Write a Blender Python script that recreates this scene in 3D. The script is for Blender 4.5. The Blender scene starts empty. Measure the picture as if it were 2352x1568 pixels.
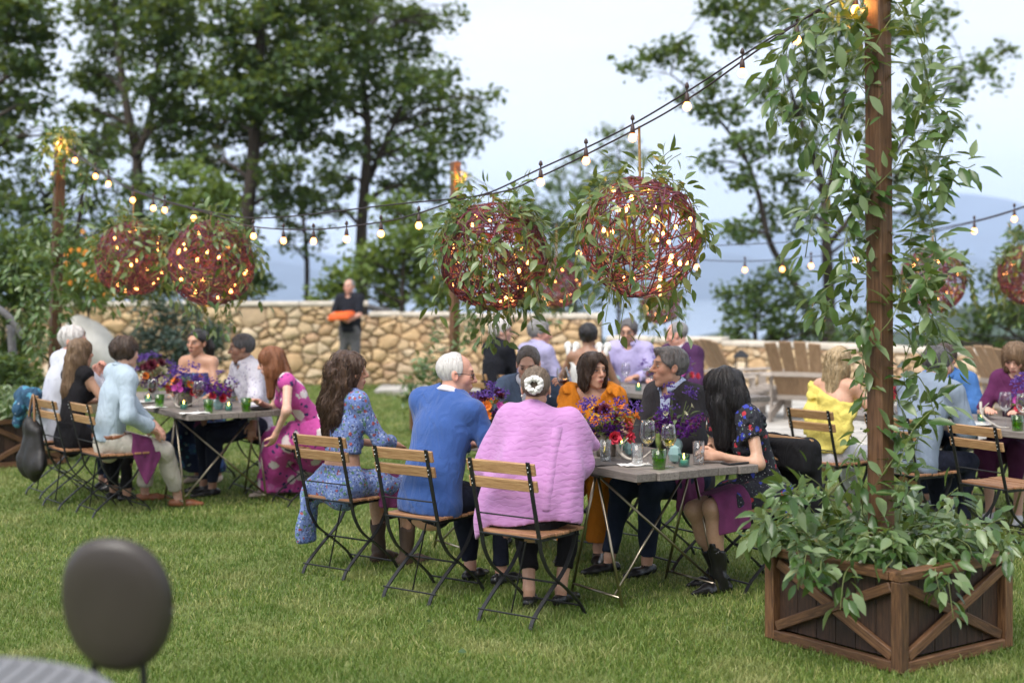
import bpy, math, random
import numpy as np
from mathutils import Vector, Matrix, kdtree
PI = math.pi
rnd = random.Random(7)
NR = np.random.default_rng(11)
S = bpy.context.scene
C = S.collection
R = math.radians

# ---------------------------------------------------------------- camera, sky, sun, exposure
F, HX, HY, CAMZ = 3267.0, 1176.0, 650.0, 1.75       # 50 mm lens in picture units of a 2352 x 1568 frame
cam = bpy.data.cameras.new('camera')
cam.lens = 50; cam.sensor_width = 36; cam.sensor_fit = 'HORIZONTAL'
cam.shift_y = -134.0 / 2352.0
cam.clip_start = 0.05; cam.clip_end = 40000
cam.dof.use_dof = True; cam.dof.focus_distance = 7.9; cam.dof.aperture_fstop = 1.5; cam.dof.aperture_blades = 9
camo = bpy.data.objects.new('camera', cam); C.objects.link(camo)
camo.location = (0, 0, CAMZ); camo.rotation_euler = (R(90), 0, 0)
S.camera = camo
S.render.engine = 'CYCLES'
S.cycles.use_denoising = True
S.cycles.max_bounces = 10; S.cycles.diffuse_bounces = 3; S.cycles.glossy_bounces = 3
S.cycles.transmission_bounces = 6; S.cycles.transparent_max_bounces = 24; S.cycles.volume_bounces = 2
S.cycles.sample_clamp_indirect = 4.0
S.view_settings.view_transform = 'Standard'; S.view_settings.look = 'None'
S.view_settings.gamma = 1.0; S.view_settings.use_curve_mapping = False
S.view_settings.exposure = 0.84

W = bpy.data.worlds.new('World'); S.world = W; W.use_nodes = True
wt = W.node_tree; wn = wt.nodes; wl = wt.links; wn.clear()
wo = wn.new('ShaderNodeOutputWorld'); wb = wn.new('ShaderNodeBackground'); wb.inputs['Strength'].default_value = 0.075
sky = wn.new('ShaderNodeTexSky'); sky.sky_type = 'NISHITA'; sky.sun_disc = False
SUN_EL, SUN_AZ = 54.0, 215.0                           # veiled evening sun behind the camera
sky.sun_elevation = R(SUN_EL); sky.sun_rotation = R(SUN_AZ); sky.air_density = 1.0; sky.dust_density = 2.5; sky.ozone_density = 2.0
tc = wn.new('ShaderNodeTexCoord'); mp = wn.new('ShaderNodeMapping'); mp.inputs['Scale'].default_value = (1.0, 1.0, 5.0)
nz = wn.new('ShaderNodeTexNoise'); nz.inputs['Scale'].default_value = 1.7; nz.inputs['Detail'].default_value = 5; nz.inputs['Roughness'].default_value = 0.55
cr = wn.new('ShaderNodeValToRGB'); cr.color_ramp.elements[0].position = 0.36; cr.color_ramp.elements[1].position = 0.62
cr.color_ramp.elements[0].color = (7.9, 8.3, 9.2, 1); cr.color_ramp.elements[1].color = (9.6, 9.7, 10.0, 1)
mx = wn.new('ShaderNodeMix'); mx.data_type = 'RGBA'; mx.inputs[0].default_value = 0.9
wl.new(tc.outputs['Generated'], mp.inputs['Vector']); wl.new(mp.outputs[0], nz.inputs['Vector']); wl.new(nz.outputs['Fac'], cr.inputs[0])
wl.new(sky.outputs[0], mx.inputs[6]); wl.new(cr.outputs[0], mx.inputs[7]); wl.new(mx.outputs[2], wb.inputs['Color']); wl.new(wb.outputs[0], wo.inputs[0])

sl = bpy.data.lights.new('sun', 'SUN'); sl.energy = 2.5; sl.angle = R(38); sl.color = (1.0, 0.96, 0.9)
slo = bpy.data.objects.new('sun', sl); C.objects.link(slo)
_az = R(SUN_AZ)
slo.rotation_euler = Vector((-math.sin(_az) * math.cos(R(SUN_EL)), -math.cos(_az) * math.cos(R(SUN_EL)), -math.sin(R(SUN_EL)))).to_track_quat('-Z', 'Y').to_euler()

# ---------------------------------------------------------------- helpers
def at(px, py, Y):
    return Vector(((px - HX) * Y / F, Y, CAMZ - (py - HY) * Y / F))

def V3(*a):
    return np.array(a if len(a) > 1 else a[0], dtype=np.float64)

def mk(name, V, Fc, m, parent=None, smooth=False, col=None, label=None, kind=None, mi=None):
    me = bpy.data.meshes.new(name)
    me.from_pydata(V, [], Fc)
    for k in (m if isinstance(m, (list, tuple)) else [m]):
        me.materials.append(k)
    if mi is not None: me.polygons.foreach_set('material_index', np.asarray(mi, dtype=np.int32))
    if smooth: me.polygons.foreach_set('use_smooth', np.ones(len(me.polygons), dtype=bool))
    if col is not None:
        a = me.attributes.new('Col', 'FLOAT_COLOR', 'POINT')
        a.data.foreach_set('color', np.c_[np.asarray(col, dtype=np.float32)[:, :3], np.ones(len(col), dtype=np.float32)].ravel())
    me.update()
    return ob(name, me, parent, label=label, kind=kind)

def ob(name, me, parent=None, loc=None, rot=None, sc=None, M=None, label=None, kind=None):
    o = bpy.data.objects.new(name, me); C.objects.link(o)
    if parent is not None: o.parent = parent
    if M is not None: o.matrix_basis = M
    if loc is not None: o.location = loc
    if rot is not None: o.rotation_euler = rot
    if sc is not None: o.scale = sc if hasattr(sc, '__len__') else (sc, sc, sc)
    if label: o['label'] = label
    if kind: o['kind'] = kind
    return o

def tag(o, label, cat, group=None):
    o['label'] = label; o['category'] = cat
    if group: o['group'] = group
    return o

def thing(name, label, cat, loc=(0, 0, 0), rotz=0.0, group=None):
    o = bpy.data.objects.new(name, None); C.objects.link(o)
    o.empty_display_size = 0.1
    o.location = loc; o.rotation_euler = (0, 0, rotz)
    return tag(o, label, cat, group)

def dup(root, loc, rotz, label, group=None):
    r = root.copy(); C.objects.link(r); r.location = loc; r.rotation_euler = (0, 0, rotz); r['label'] = label
    if group: r['group'] = group
    for ch in root.children:
        c = ch.copy(); C.objects.link(c); c.parent = r
        for g in ch.children:
            d = g.copy(); C.objects.link(d); d.parent = c
    return r

def frame(d, up=(0, 0, 1)):
    d = V3(d); d = d / (np.linalg.norm(d) + 1e-12); u = V3(up)
    x = np.cross(d, u)
    if np.linalg.norm(x) < 1e-4: x = np.cross(d, V3(1, 0, 0.01))
    x /= np.linalg.norm(x); y = np.cross(x, d)
    return x, y, d                                    # side, up, along

def catmull(P, n=6):
    P = [V3(p) for p in P]
    if len(P) < 3: return [P[0] + (P[-1] - P[0]) * i / n for i in range(n + 1)]
    Q = [2 * P[0] - P[1]] + P + [2 * P[-1] - P[-2]]; out = []
    for i in range(1, len(Q) - 2):
        a, b, c, d = Q[i - 1:i + 3]
        for k in range(n):
            t = k / n
            out.append(0.5 * (2 * b + (c - a) * t + (2 * a - 5 * b + 4 * c - d) * t * t + (3 * b - a - 3 * c + d) * t ** 3))
    out.append(P[-1]); return out

class MB:
    def __init__(s): s.v = []; s.f = []; s.mi = []; s.n = 0; s.cur = 0
    def add(s, v, f):
        v = np.asarray(v, dtype=np.float64).reshape(-1, 3); k = s.n
        s.v.append(v); s.n += len(v)
        s.f += [tuple(int(i) + k for i in q) for q in f]; s.mi += [s.cur] * len(f); return s
    def box(s, c, size, ax=None, ch=0.0):
        c = V3(c); h = V3(size) / 2; ax = np.eye(3) if ax is None else np.asarray(ax)   # rows = axes
        if ch <= 0:
            L = [(-1, -1, -1), (1, -1, -1), (1, 1, -1), (-1, 1, -1), (-1, -1, 1), (1, -1, 1), (1, 1, 1), (-1, 1, 1)]
            v = np.array(L) * h
            return s.add(v @ ax + c, [(0, 3, 2, 1), (4, 5, 6, 7), (0, 1, 5, 4), (1, 2, 6, 5), (2, 3, 7, 6), (3, 0, 4, 7)])
        ch = min(ch, h.min() * 0.8); v = []; ix = {}
        for sx in (-1, 1):
            for sy in (-1, 1):
                for sz in (-1, 1):
                    for a in range(3):
                        p = np.array([sx, sy, sz]) * h
                        for b in range(3):
                            if b != a: p[b] -= np.array([sx, sy, sz])[b] * ch
                        ix[(sx, sy, sz, a)] = len(v); v.append(p)
        f = []
        for a in range(3):
            b, c2 = [(1, 2), (2, 0), (0, 1)][a]
            for sg in (-1, 1):
                q = []
                for (u, w) in ((-1, -1), (1, -1), (1, 1), (-1, 1)):
                    k = [0, 0, 0]; k[a] = sg; k[b] = u; k[c2] = w; q.append(ix[(k[0], k[1], k[2], a)])
                f.append(tuple(q) if sg > 0 else tuple(q[::-1]))
            for u in (-1, 1):                          # edges along axis a
                for w in (-1, 1):
                    k0 = [0, 0, 0]; k1 = [0, 0, 0]; k0[a] = -1; k1[a] = 1; k0[b] = k1[b] = u; k0[c2] = k1[c2] = w
                    q = [ix[(*k0, b)], ix[(*k1, b)], ix[(*k1, c2)], ix[(*k0, c2)]]
                    f.append(tuple(q) if u * w < 0 else tuple(q[::-1]))
        for sx in (-1, 1):
            for sy in (-1, 1):
                for sz in (-1, 1):
                    q = [ix[(sx, sy, sz, a)] for a in range(3)]
                    f.append(tuple(q) if sx * sy * sz > 0 else tuple(q[::-1]))
        return s.add(np.array(v) @ ax + c, f)
    def bar(s, p0, p1, w, h, up=(0, 0, 1), ch=0.0):
        p0, p1 = V3(p0), V3(p1); x, y, d = frame(p1 - p0, up)
        return s.box((p0 + p1) / 2, (w, h, np.linalg.norm(p1 - p0)), np.array([x, y, d]), ch)
    def sweep(s, pts, prof, up=(0, 0, 1), cap=True, scale=None):
        pts = [V3(p) for p in pts]; n = len(prof); v = []
        for i, p in enumerate(pts):
            d = pts[min(i + 1, len(pts) - 1)] - pts[max(i - 1, 0)]
            x, y, _ = frame(d, up); k = 1.0 if scale is None else scale[i]
            v += [p + (x * a + y * b) * k for a, b in prof]
        f = [(i * n + j, i * n + (j + 1) % n, (i + 1) * n + (j + 1) % n, (i + 1) * n + j) for i in range(len(pts) - 1) for j in range(n)]
        if cap: f += [tuple(range(n))[::-1], tuple((len(pts) - 1) * n + j for j in range(n))]
        return s.add(v, f)
    def tube(s, pts, r, n=6, up=(0.13, 0.31, 0.94), cap=True):
        prof = [(math.cos(2 * PI * j / n), math.sin(2 * PI * j / n)) for j in range(n)]
        rr = [r] * len(pts) if not hasattr(r, '__len__') else list(r)
        return s.sweep(pts, prof, up, cap, rr)
    def flat(s, pts, w, t, up):
        return s.sweep(pts, [(-t / 2, -w / 2), (t / 2, -w / 2), (t / 2, w / 2), (-t / 2, w / 2)], up)
    def lathe(s, prof, n=16, c=(0, 0, 0), ax=None):
        c = V3(c); ax = np.eye(3) if ax is None else np.asarray(ax); v = []
        for r, z in prof:
            v += [(r * math.cos(2 * PI * j / n), r * math.sin(2 * PI * j / n), z) for j in range(n)]
        m = len(prof)
        f = [(i * n + j, i * n + (j + 1) % n, (i + 1) * n + (j + 1) % n, (i + 1) * n + j) for i in range(m - 1) for j in range(n)]
        if prof[0][0] > 1e-5: f.append(tuple(range(n))[::-1])
        if prof[-1][0] > 1e-5: f.append(tuple((m - 1) * n + j for j in range(n)))
        return s.add(np.array(v) @ ax + c, f)
    def ball(s, c, r, n=8, m=6):
        r = V3(r) if hasattr(r, '__len__') else V3(r, r, r)
        k = s.n
        s.lathe([(max(1e-6, math.sin(PI * i / m)), -math.cos(PI * i / m)) for i in range(m + 1)], n)
        s.v[-1] = s.v[-1] * r + V3(c); return s
    def obj(s, name, m, parent=None, smooth=False, **kw):
        v = np.concatenate(s.v) if s.v else np.zeros((0, 3))
        return mk(name, v, s.f, m, parent, smooth, mi=s.mi if isinstance(m, (list, tuple)) else None, **kw)

# ---------------------------------------------------------------- materials
MATS = {}
def _nodes(name):
    m = bpy.data.materials.new(name); m.use_nodes = True; t = m.node_tree
    return m, t, t.nodes['Principled BSDF'], t.nodes['Material Output']
def nd(t, kind, **kw):
    n = t.nodes.new(kind)
    for k, v in kw.items():
        if k in n.inputs: n.inputs[k].default_value = v
        else: setattr(n, k, v)
    return n
def ramp(t, fac, stops, interp='LINEAR'):
    n = t.nodes.new('ShaderNodeValToRGB'); e = n.color_ramp.elements; n.color_ramp.interpolation = interp
    while len(e) < len(stops): e.new(0.5)
    for i, (p, c) in enumerate(stops): e[i].position = p; e[i].color = (*c, 1)
    t.links.new(fac, n.inputs[0]); return n.outputs[0]
def mixc(t, fac, a, b, mode='MIX'):
    n = t.nodes.new('ShaderNodeMix'); n.data_type = 'RGBA'; n.blend_type = mode
    for i, v in ((0, fac), (6, a), (7, b)):
        if isinstance(v, (int, float)): n.inputs[i].default_value = v
        elif isinstance(v, tuple): n.inputs[i].default_value = (*v, 1)
        else: t.links.new(v, n.inputs[i])
    return n.outputs[2]
def coords(t, which='Object', scale=(1, 1, 1), rot=(0, 0, 0)):
    a = t.nodes.new('ShaderNodeTexCoord'); b = t.nodes.new('ShaderNodeMapping')
    b.inputs['Scale'].default_value = scale; b.inputs['Rotation'].default_value = rot
    t.links.new(a.outputs[which], b.inputs['Vector']); return b.outputs[0]
def noise(t, vec, scale, detail=3, rough=0.55, dist=0.0):
    n = nd(t, 'ShaderNodeTexNoise', Scale=scale, Detail=detail, Roughness=rough, Distortion=dist)
    if vec is not None: t.links.new(vec, n.inputs['Vector'])
    return n.outputs['Fac']
def bump(t, bs, h, strength=0.3, dist=0.01):
    n = nd(t, 'ShaderNodeBump', Strength=strength, Distance=dist); t.links.new(h, n.inputs['Height']); t.links.new(n.outputs[0], bs.inputs['Normal'])

def plain(name, col, rough=0.6, metal=0.0, var=0.15, nscale=8.0, bmp=0.0, bscale=80.0, spec=0.5, sheen=0.0, scale=(1, 1, 1), fold=0.0):
    if name in MATS: return MATS[name]
    m, t, bs, _ = _nodes(name)
    v = coords(t, 'Object', scale); f = noise(t, v, nscale, 4)
    lo = tuple(c * (1 - var) for c in col); hi = tuple(min(1, c * (1 + var)) for c in col)
    t.links.new(ramp(t, f, [(0.3, lo), (0.7, hi)]), bs.inputs['Base Color'])
    bs.inputs['Roughness'].default_value = rough; bs.inputs['Metallic'].default_value = metal
    bs.inputs['Specular IOR Level'].default_value = spec
    if sheen: bs.inputs['Sheen Weight'].default_value = sheen; bs.inputs['Sheen Roughness'].default_value = 0.5
    if bmp: bump(t, bs, noise(t, v, bscale, 3), bmp, 0.01)
    if fold:                                           # soft creases of cloth over the fine weave
        w = noise(t, coords(t, 'Object', (1.3, 1.3, .7)), 9.5, 1.5, .45, 1.3); n2 = nd(t, 'ShaderNodeBump', Strength=fold, Distance=.035); t.links.new(w, n2.inputs['Height'])
        for l in list(bs.inputs['Normal'].links): t.links.new(n2.outputs[0], l.from_node.inputs['Normal'])
        if not bs.inputs['Normal'].links: t.links.new(n2.outputs[0], bs.inputs['Normal'])
    MATS[name] = m; return m

def wood(name, a, b, c, scale=(1, 1, 1), rough=0.6, ring=9.0, isl=0.5, bstr=0.35):
    """grain runs along local x of the object unless scale says otherwise; every loose piece gets its own tone"""
    if name in MATS: return MATS[name]
    m, t, bs, _ = _nodes(name)
    v = coords(t, 'Object', scale)
    g = t.nodes.new('ShaderNodeNewGeometry'); oi = t.nodes.new('ShaderNodeObjectInfo')
    ad = nd(t, 'ShaderNodeVectorMath', operation='ADD'); mul = nd(t, 'ShaderNodeVectorMath', operation='SCALE')
    cx = t.nodes.new('ShaderNodeCombineXYZ')
    for k in range(3): t.links.new(oi.outputs['Random'], cx.inputs[k])
    t.links.new(cx.outputs[0], mul.inputs[0]); mul.inputs['Scale'].default_value = 37.0
    t.links.new(v, ad.inputs[0]); t.links.new(mul.outputs[0], ad.inputs[1])
    f = noise(t, ad.outputs[0], ring, 6, 0.62, 0.7)
    base = ramp(t, f, [(0.28, a), (0.5, b), (0.75, c)])
    hs = nd(t, 'ShaderNodeHueSaturation'); mr = nd(t, 'ShaderNodeMapRange'); mr.inputs[3].default_value = 1 - isl * 0.5; mr.inputs[4].default_value = 1 + isl * 0.5
    add2 = nd(t, 'ShaderNodeMath', operation='ADD'); fr = nd(t, 'ShaderNodeMath', operation='FRACT')
    t.links.new(oi.outputs['Random'], add2.inputs[0]); t.links.new(g.outputs['Random Per Island'], add2.inputs[1]); t.links.new(add2.outputs[0], fr.inputs[0])
    t.links.new(fr.outputs[0], mr.inputs[0]); t.links.new(mr.outputs[0], hs.inputs['Value']); t.links.new(base, hs.inputs['Color'])
    t.links.new(hs.outputs[0], bs.inputs['Base Color']); bs.inputs['Roughness'].default_value = rough
    bump(t, bs, f, bstr, 0.006)
    MATS[name] = m; return m

def leafmat(name, dark, mid, light, trans=0.35, rough=0.45, patch=0.0, by='island'):
    if name in MATS: return MATS[name]
    m, t, bs, out = _nodes(name)
    src = t.nodes.new('ShaderNodeNewGeometry').outputs['Random Per Island'] if by == 'island' else t.nodes.new('ShaderNodeObjectInfo').outputs['Random']
    base = ramp(t, src, [(0.0, dark), (0.5, mid), (1.0, light)])
    if patch:
        f = noise(t, coords(t, 'Object'), patch, 3)
        base = mixc(t, ramp(t, f, [(0.35, (0, 0, 0)), (0.65, (1, 1, 1))]), mixc(t, 0.55, base, dark), base)
    t.links.new(base, bs.inputs['Base Color']); bs.inputs['Roughness'].default_value = rough
    tr = t.nodes.new('ShaderNodeBsdfTranslucent'); t.links.new(mixc(t, 0.35, base, (0.45, 0.5, 0.05)), tr.inputs['Color'])
    ms = t.nodes.new('ShaderNodeMixShader'); ms.inputs[0].default_value = trans
    t.links.new(bs.outputs[0], ms.inputs[1]); t.links.new(tr.outputs[0], ms.inputs[2]); t.links.new(ms.outputs[0], out.inputs[0])
    MATS[name] = m; return m

def glow(name, col, strength):
    if name in MATS: return MATS[name]
    m, t, bs, out = _nodes(name)
    bs.inputs['Base Color'].default_value = (*col, 1); bs.inputs['Emission Color'].default_value = (*col, 1); bs.inputs['Emission Strength'].default_value = strength
    MATS[name] = m; return m

def glass(name, col=(1, 1, 1), rough=0.0, ior=1.45):
    if name in MATS: return MATS[name]
    m, t, bs, out = _nodes(name)                          # thin glass: clear body, fresnel gloss
    tr = t.nodes.new('ShaderNodeBsdfTransparent'); tr.inputs[0].default_value = (*[c * .96 for c in col], 1); gl = nd(t, 'ShaderNodeBsdfGlossy', Roughness=max(rough, .02)); lw = nd(t, 'ShaderNodeLayerWeight', Blend=.5); mr = nd(t, 'ShaderNodeMapRange'); t.links.new(lw.outputs['Facing'], mr.inputs[0]); mr.inputs[1].default_value = .15; mr.inputs[3].default_value = .05; mr.inputs[4].default_value = .55
    ms = t.nodes.new('ShaderNodeMixShader'); t.links.new(mr.outputs[0], ms.inputs[0]); t.links.new(tr.outputs[0], ms.inputs[1]); t.links.new(gl.outputs[0], ms.inputs[2]); t.links.new(ms.outputs[0], out.inputs[0])
    MATS[name] = m; return m
# ---------------------------------------------------------------- terrain, lake, hills
def gauss(x, c, w): return math.exp(-((x - c) / w) ** 2)
m, t, bs, _ = _nodes('lawn_soil'); v = coords(t)
f1 = noise(t, v, 0.55, 4); f2 = noise(t, v, 14, 4)
c1 = ramp(t, f1, [(0.35, (0.085, 0.13, 0.02)), (0.6, (0.16, 0.20, 0.04)), (0.8, (0.22, 0.22, 0.07))])
t.links.new(mixc(t, 0.5, c1, ramp(t, f2, [(0.3, (0.03, 0.045, 0.012)), (0.7, (0.12, 0.15, 0.04))])), bs.inputs['Base Color'])
bs.inputs['Roughness'].default_value = 0.95; bump(t, bs, f2, 0.6, 0.03)
M_SOIL = m
# wall line: (X, Y, top height) from left to right
def grid_sheet(name, xs, ys, fz, mat, **kw):
    V = [(x, y, fz(x, y)) for y in ys for x in xs]; n = len(xs)
    Fc = [(j * n + i, j * n + i + 1, (j + 1) * n + i + 1, (j + 1) * n + i) for j in range(len(ys) - 1) for i in range(n - 1)]
    return mk(name, V, Fc, mat, None, True, **kw)
xs = [-40, -25, -16, -12, -9, -7, -5, -3.5, -2, -1, 0, 1, 2, 3.5, 5, 7, 9, 12, 16, 25, 40]
ys = [-30, -15, -6, 0, 3, 5, 6, 7, 8, 9, 10, 11, 12, 13, 14, 16, 18, 20, 22, 24, 24.6]
grid_sheet('lawn', xs, ys, lambda x, y: 0.0, M_SOIL, kind='structure')
M_SLOPE = plain('wild_slope', (0.055, 0.075, 0.03), 0.95, var=0.5, nscale=0.35, bmp=0.6, bscale=3)
LAKE = -52.0
def slope_z(x, y):
    k = min(1, max(0, (y - 24.6) / 6.0)); z = -0.35 - 1.1 * k
    z -= max(0, y - 32) * 0.18 if y < 120 else 15.8 + (y - 120) * 0.06
    return max(z, LAKE - 6) + (0.5 * math.sin(x * 0.09 + y * 0.05) if y > 32 else 0)
sx = [-700, -400, -220, -120, -70, -45, -30, -20, -12, -6, 0, 6, 12, 20, 30, 45, 70, 120, 220, 400, 700]
sy = [24.6, 26, 28, 31, 35, 40, 48, 60, 80, 105, 140, 190, 260, 350, 480, 650, 800]
grid_sheet('hillside', sx, sy, slope_z, M_SLOPE, kind='structure')
m, t, bs, _ = _nodes('lake_water')
bs.inputs['Base Color'].default_value = (0.30, 0.36, 0.42, 1); bs.inputs['Roughness'].default_value = 0.12; bs.inputs['IOR'].default_value = 1.33
bump(t, bs, noise(t, coords(t, 'Object'), 0.05, 3), 0.15, 1.0)
mk('lake', [(-9500, 500, LAKE), (9500, 500, LAKE), (9500, 9800, LAKE), (-9500, 9800, LAKE)], [(0, 1, 2, 3)], m, kind='structure')
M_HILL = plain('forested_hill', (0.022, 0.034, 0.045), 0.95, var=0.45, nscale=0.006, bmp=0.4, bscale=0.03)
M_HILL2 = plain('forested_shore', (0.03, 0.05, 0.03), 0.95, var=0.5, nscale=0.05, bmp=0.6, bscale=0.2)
def ridge(name, Y, prof, depth, mat, rough, seed, X0, X1, nx):
    """a range of hills: profile in picture units gives the crest, the slopes are modelled in depth"""
    r = random.Random(seed); ph = [(r.uniform(0, 6), r.uniform(0.7, 1.4)) for _ in range(6)]
    V, Fc = [], []; rows = [-1.0, -0.7, -0.4, -0.15, 0.0, 0.3, 1.0]
    for j, q in enumerate(rows):
        for i in range(nx + 1):
            px = X0 + (X1 - X0) * i / nx
            h = CAMZ - (np.interp(px, [p[0] for p in prof], [p[1] for p in prof]) - HY) * Y / F
            h += rough * sum(math.sin(px * 0.011 * (2 ** (k * 0.7)) * a + p + q * 2 * k) / (1.5 ** k) for k, (p, a) in enumerate(ph))
            k = (1 - abs(q)) ** 1.1 * (1 + 0.10 * math.sin(px * 0.02 + j * 1.7))
            y = Y + q * depth
            V.append(((px - HX) * Y / F, y, LAKE - 3 + (h - LAKE + 3) * min(k, 1.0)))
    n = nx + 1
    Fc = [(j * n + i, j * n + i + 1, (j + 1) * n + i + 1, (j + 1) * n + i) for j in range(len(rows) - 1) for i in range(nx)]
    return mk(name, V, Fc, mat, None, True, kind='structure')
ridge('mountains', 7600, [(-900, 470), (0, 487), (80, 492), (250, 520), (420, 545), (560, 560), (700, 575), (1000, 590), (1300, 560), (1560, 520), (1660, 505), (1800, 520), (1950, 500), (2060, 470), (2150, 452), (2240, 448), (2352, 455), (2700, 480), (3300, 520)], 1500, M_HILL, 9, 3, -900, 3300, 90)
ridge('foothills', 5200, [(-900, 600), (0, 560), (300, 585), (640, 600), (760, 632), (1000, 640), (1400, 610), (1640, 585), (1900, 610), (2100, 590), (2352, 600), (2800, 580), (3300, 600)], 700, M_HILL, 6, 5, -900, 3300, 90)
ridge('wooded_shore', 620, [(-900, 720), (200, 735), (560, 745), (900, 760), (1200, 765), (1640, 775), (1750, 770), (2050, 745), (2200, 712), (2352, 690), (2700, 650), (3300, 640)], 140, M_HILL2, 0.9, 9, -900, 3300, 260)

# haze: one closed box round everything, the sky outside
hm = bpy.data.materials.new('haze_air'); hm.use_nodes = True; ht = hm.node_tree; ht.nodes.clear()
ho = ht.nodes.new('ShaderNodeOutputMaterial'); pv = ht.nodes.new('ShaderNodeVolumePrincipled')
pv.inputs['Color'].default_value = (0.64, 0.77, 1.0, 1); pv.inputs['Density'].default_value = 0.00015; pv.inputs['Anisotropy'].default_value = 0.0
ht.links.new(pv.outputs[0], ho.inputs['Volume'])
hb = MB(); hb.box((0, 4900, (LAKE - 8 + 640) / 2), (20400, 10400, 640 - LAKE + 8)); hb.obj('haze', hm, kind='stuff')

# ---------------------------------------------------------------- grass blades (one mesh, nearer blades denser)
def grass():
    n = 380000; y0, y1 = 5.6, 24.0
    Y = y0 * (y1 / y0) ** NR.random(n); X = (NR.random(n) * 2 - 1) * (0.43 * Y + 0.25)
    keep = ~((X > np.interp(Y, [14.5, 16, 22.5], [5.0, 2.6, -1.9])) & (Y > 14.4)); X, Y = X[keep], Y[keep]; n = len(X)
    pat = np.sin(X * 1.7 + 1.3 * np.sin(Y * 1.1)) * np.sin(Y * 1.9 + np.sin(X * 2.3)) + 0.5 * np.sin(X * 5.1 + 2 * np.sin(Y * 4.3))
    h = (0.020 + 0.017 * NR.random(n)) * (1 + 0.22 * pat) * (1 + 0.4 * (NR.random(n) > 0.93)); w = 0.0016 * Y / 6.2 * (0.8 + 0.6 * NR.random(n)) + 0.0008
    a = NR.random(n) * 2 * PI; b = NR.random(n) * 2 * PI; ln = h * (0.25 + 0.9 * NR.random(n) ** 1.5)
    dx, dy = np.cos(a) * w, np.sin(a) * w; lx, ly = np.cos(b) * ln, np.sin(b) * ln
    Z = np.zeros(n) - 0.002
    P = np.stack([np.stack([X - dx, Y - dy, Z], 1), np.stack([X + dx, Y + dy, Z], 1),
                  np.stack([X + dx * 0.7 + lx * 0.35, Y + dy * 0.7 + ly * 0.35, h * 0.62], 1), np.stack([X - dx * 0.7 + lx * 0.35, Y - dy * 0.7 + ly * 0.35, h * 0.62], 1),
                  np.stack([X + lx, Y + ly, h], 1)], 1).reshape(-1, 3)
    k = np.arange(n)[:, None] * 5
    T = np.concatenate([k + [0, 1, 2], k + [0, 2, 3], k + [3, 2, 4]], 1).reshape(-1, 3)
    m, t, bs, out = _nodes('grass_blade')
    g = t.nodes.new('ShaderNodeNewGeometry').outputs['Random Per Island']
    c1 = ramp(t, g, [(0.0, (0.072, 0.135, 0.022)), (0.45, (0.158, 0.238, 0.040)), (0.8, (0.265, 0.325, 0.078)), (0.93, (0.45, 0.44, 0.15)), (1.0, (0.52, 0.47, 0.23))])
    f = noise(t, coords(t), 0.7, 4); c2 = mixc(t, ramp(t, f, [(0.38, (0, 0, 0)), (0.62, (1, 1, 1))]), mixc(t, 0.62, c1, (0.095, 0.17, 0.022)), c1)
    f3 = noise(t, coords(t), 2.3, 5, .62); c2 = mixc(t, ramp(t, f3, [(.50, (0, 0, 0)), (.68, (.6, .6, .6))]), c2, (0.40, 0.38, 0.16)); f4 = noise(t, coords(t), 1.1, 4); c2 = mixc(t, ramp(t, f4, [(.52, (0, 0, 0)), (.66, (.55, .55, .55))]), c2, (0.075, 0.15, 0.02)); t.links.new(c2, bs.inputs['Base Color']); bs.inputs['Roughness'].default_value = 0.5
    tr = t.nodes.new('ShaderNodeBsdfTranslucent'); t.links.new(c2, tr.inputs['Color']); ms = t.nodes.new('ShaderNodeMixShader'); ms.inputs[0].default_value = 0.3
    t.links.new(bs.outputs[0], ms.inputs[1]); t.links.new(tr.outputs[0], ms.inputs[2]); t.links.new(ms.outputs[0], out.inputs[0])
    o = mk('grass', P, T, m, kind='stuff')
grass()

# ---------------------------------------------------------------- stone walls (every stone its own piece)
def stonemat():
    m, t, bs, _ = _nodes('rubble_stone'); v = coords(t); oi_ = nd(t, 'ShaderNodeMath', operation='FRACT'); oa = nd(t, 'ShaderNodeMath', operation='ADD'); t.links.new(t.nodes.new('ShaderNodeObjectInfo').outputs['Random'], oa.inputs[0]); t.links.new(t.nodes.new('ShaderNodeNewGeometry').outputs['Random Per Island'], oa.inputs[1]); t.links.new(oa.outputs[0], oi_.inputs[0]); oi = oi_.outputs[0]
    base = ramp(t, oi, [(0.0, (0.34, 0.19, 0.10)), (0.2, (0.56, 0.36, 0.18)), (0.4, (0.46, 0.34, 0.235)), (0.6, (0.62, 0.43, 0.22)), (0.8, (0.52, 0.43, 0.32)), (0.92, (0.44, 0.24, 0.14)), (1.0, (0.66, 0.56, 0.42))])
    f = noise(t, v, 6, 5, 0.65); c = mixc(t, 0.42, base, ramp(t, f, [(0.3, (0.34, 0.25, 0.16)), (0.55, (0.58, 0.43, 0.25)), (0.75, (0.70, 0.60, 0.43))]))
    t.links.new(c, bs.inputs['Base Color']); bs.inputs['Roughness'].default_value = 0.9; bump(t, bs, f, 0.5, 0.03); return m
M_STONE = stonemat(); M_CORE = plain('wall_core', (0.20, 0.15, 0.10), 0.95, var=0.4, nscale=9)
M_CAP = plain('cap_stone', (0.58, 0.52, 0.44), 0.85, var=0.22, nscale=3, bmp=0.3, bscale=20)

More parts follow.
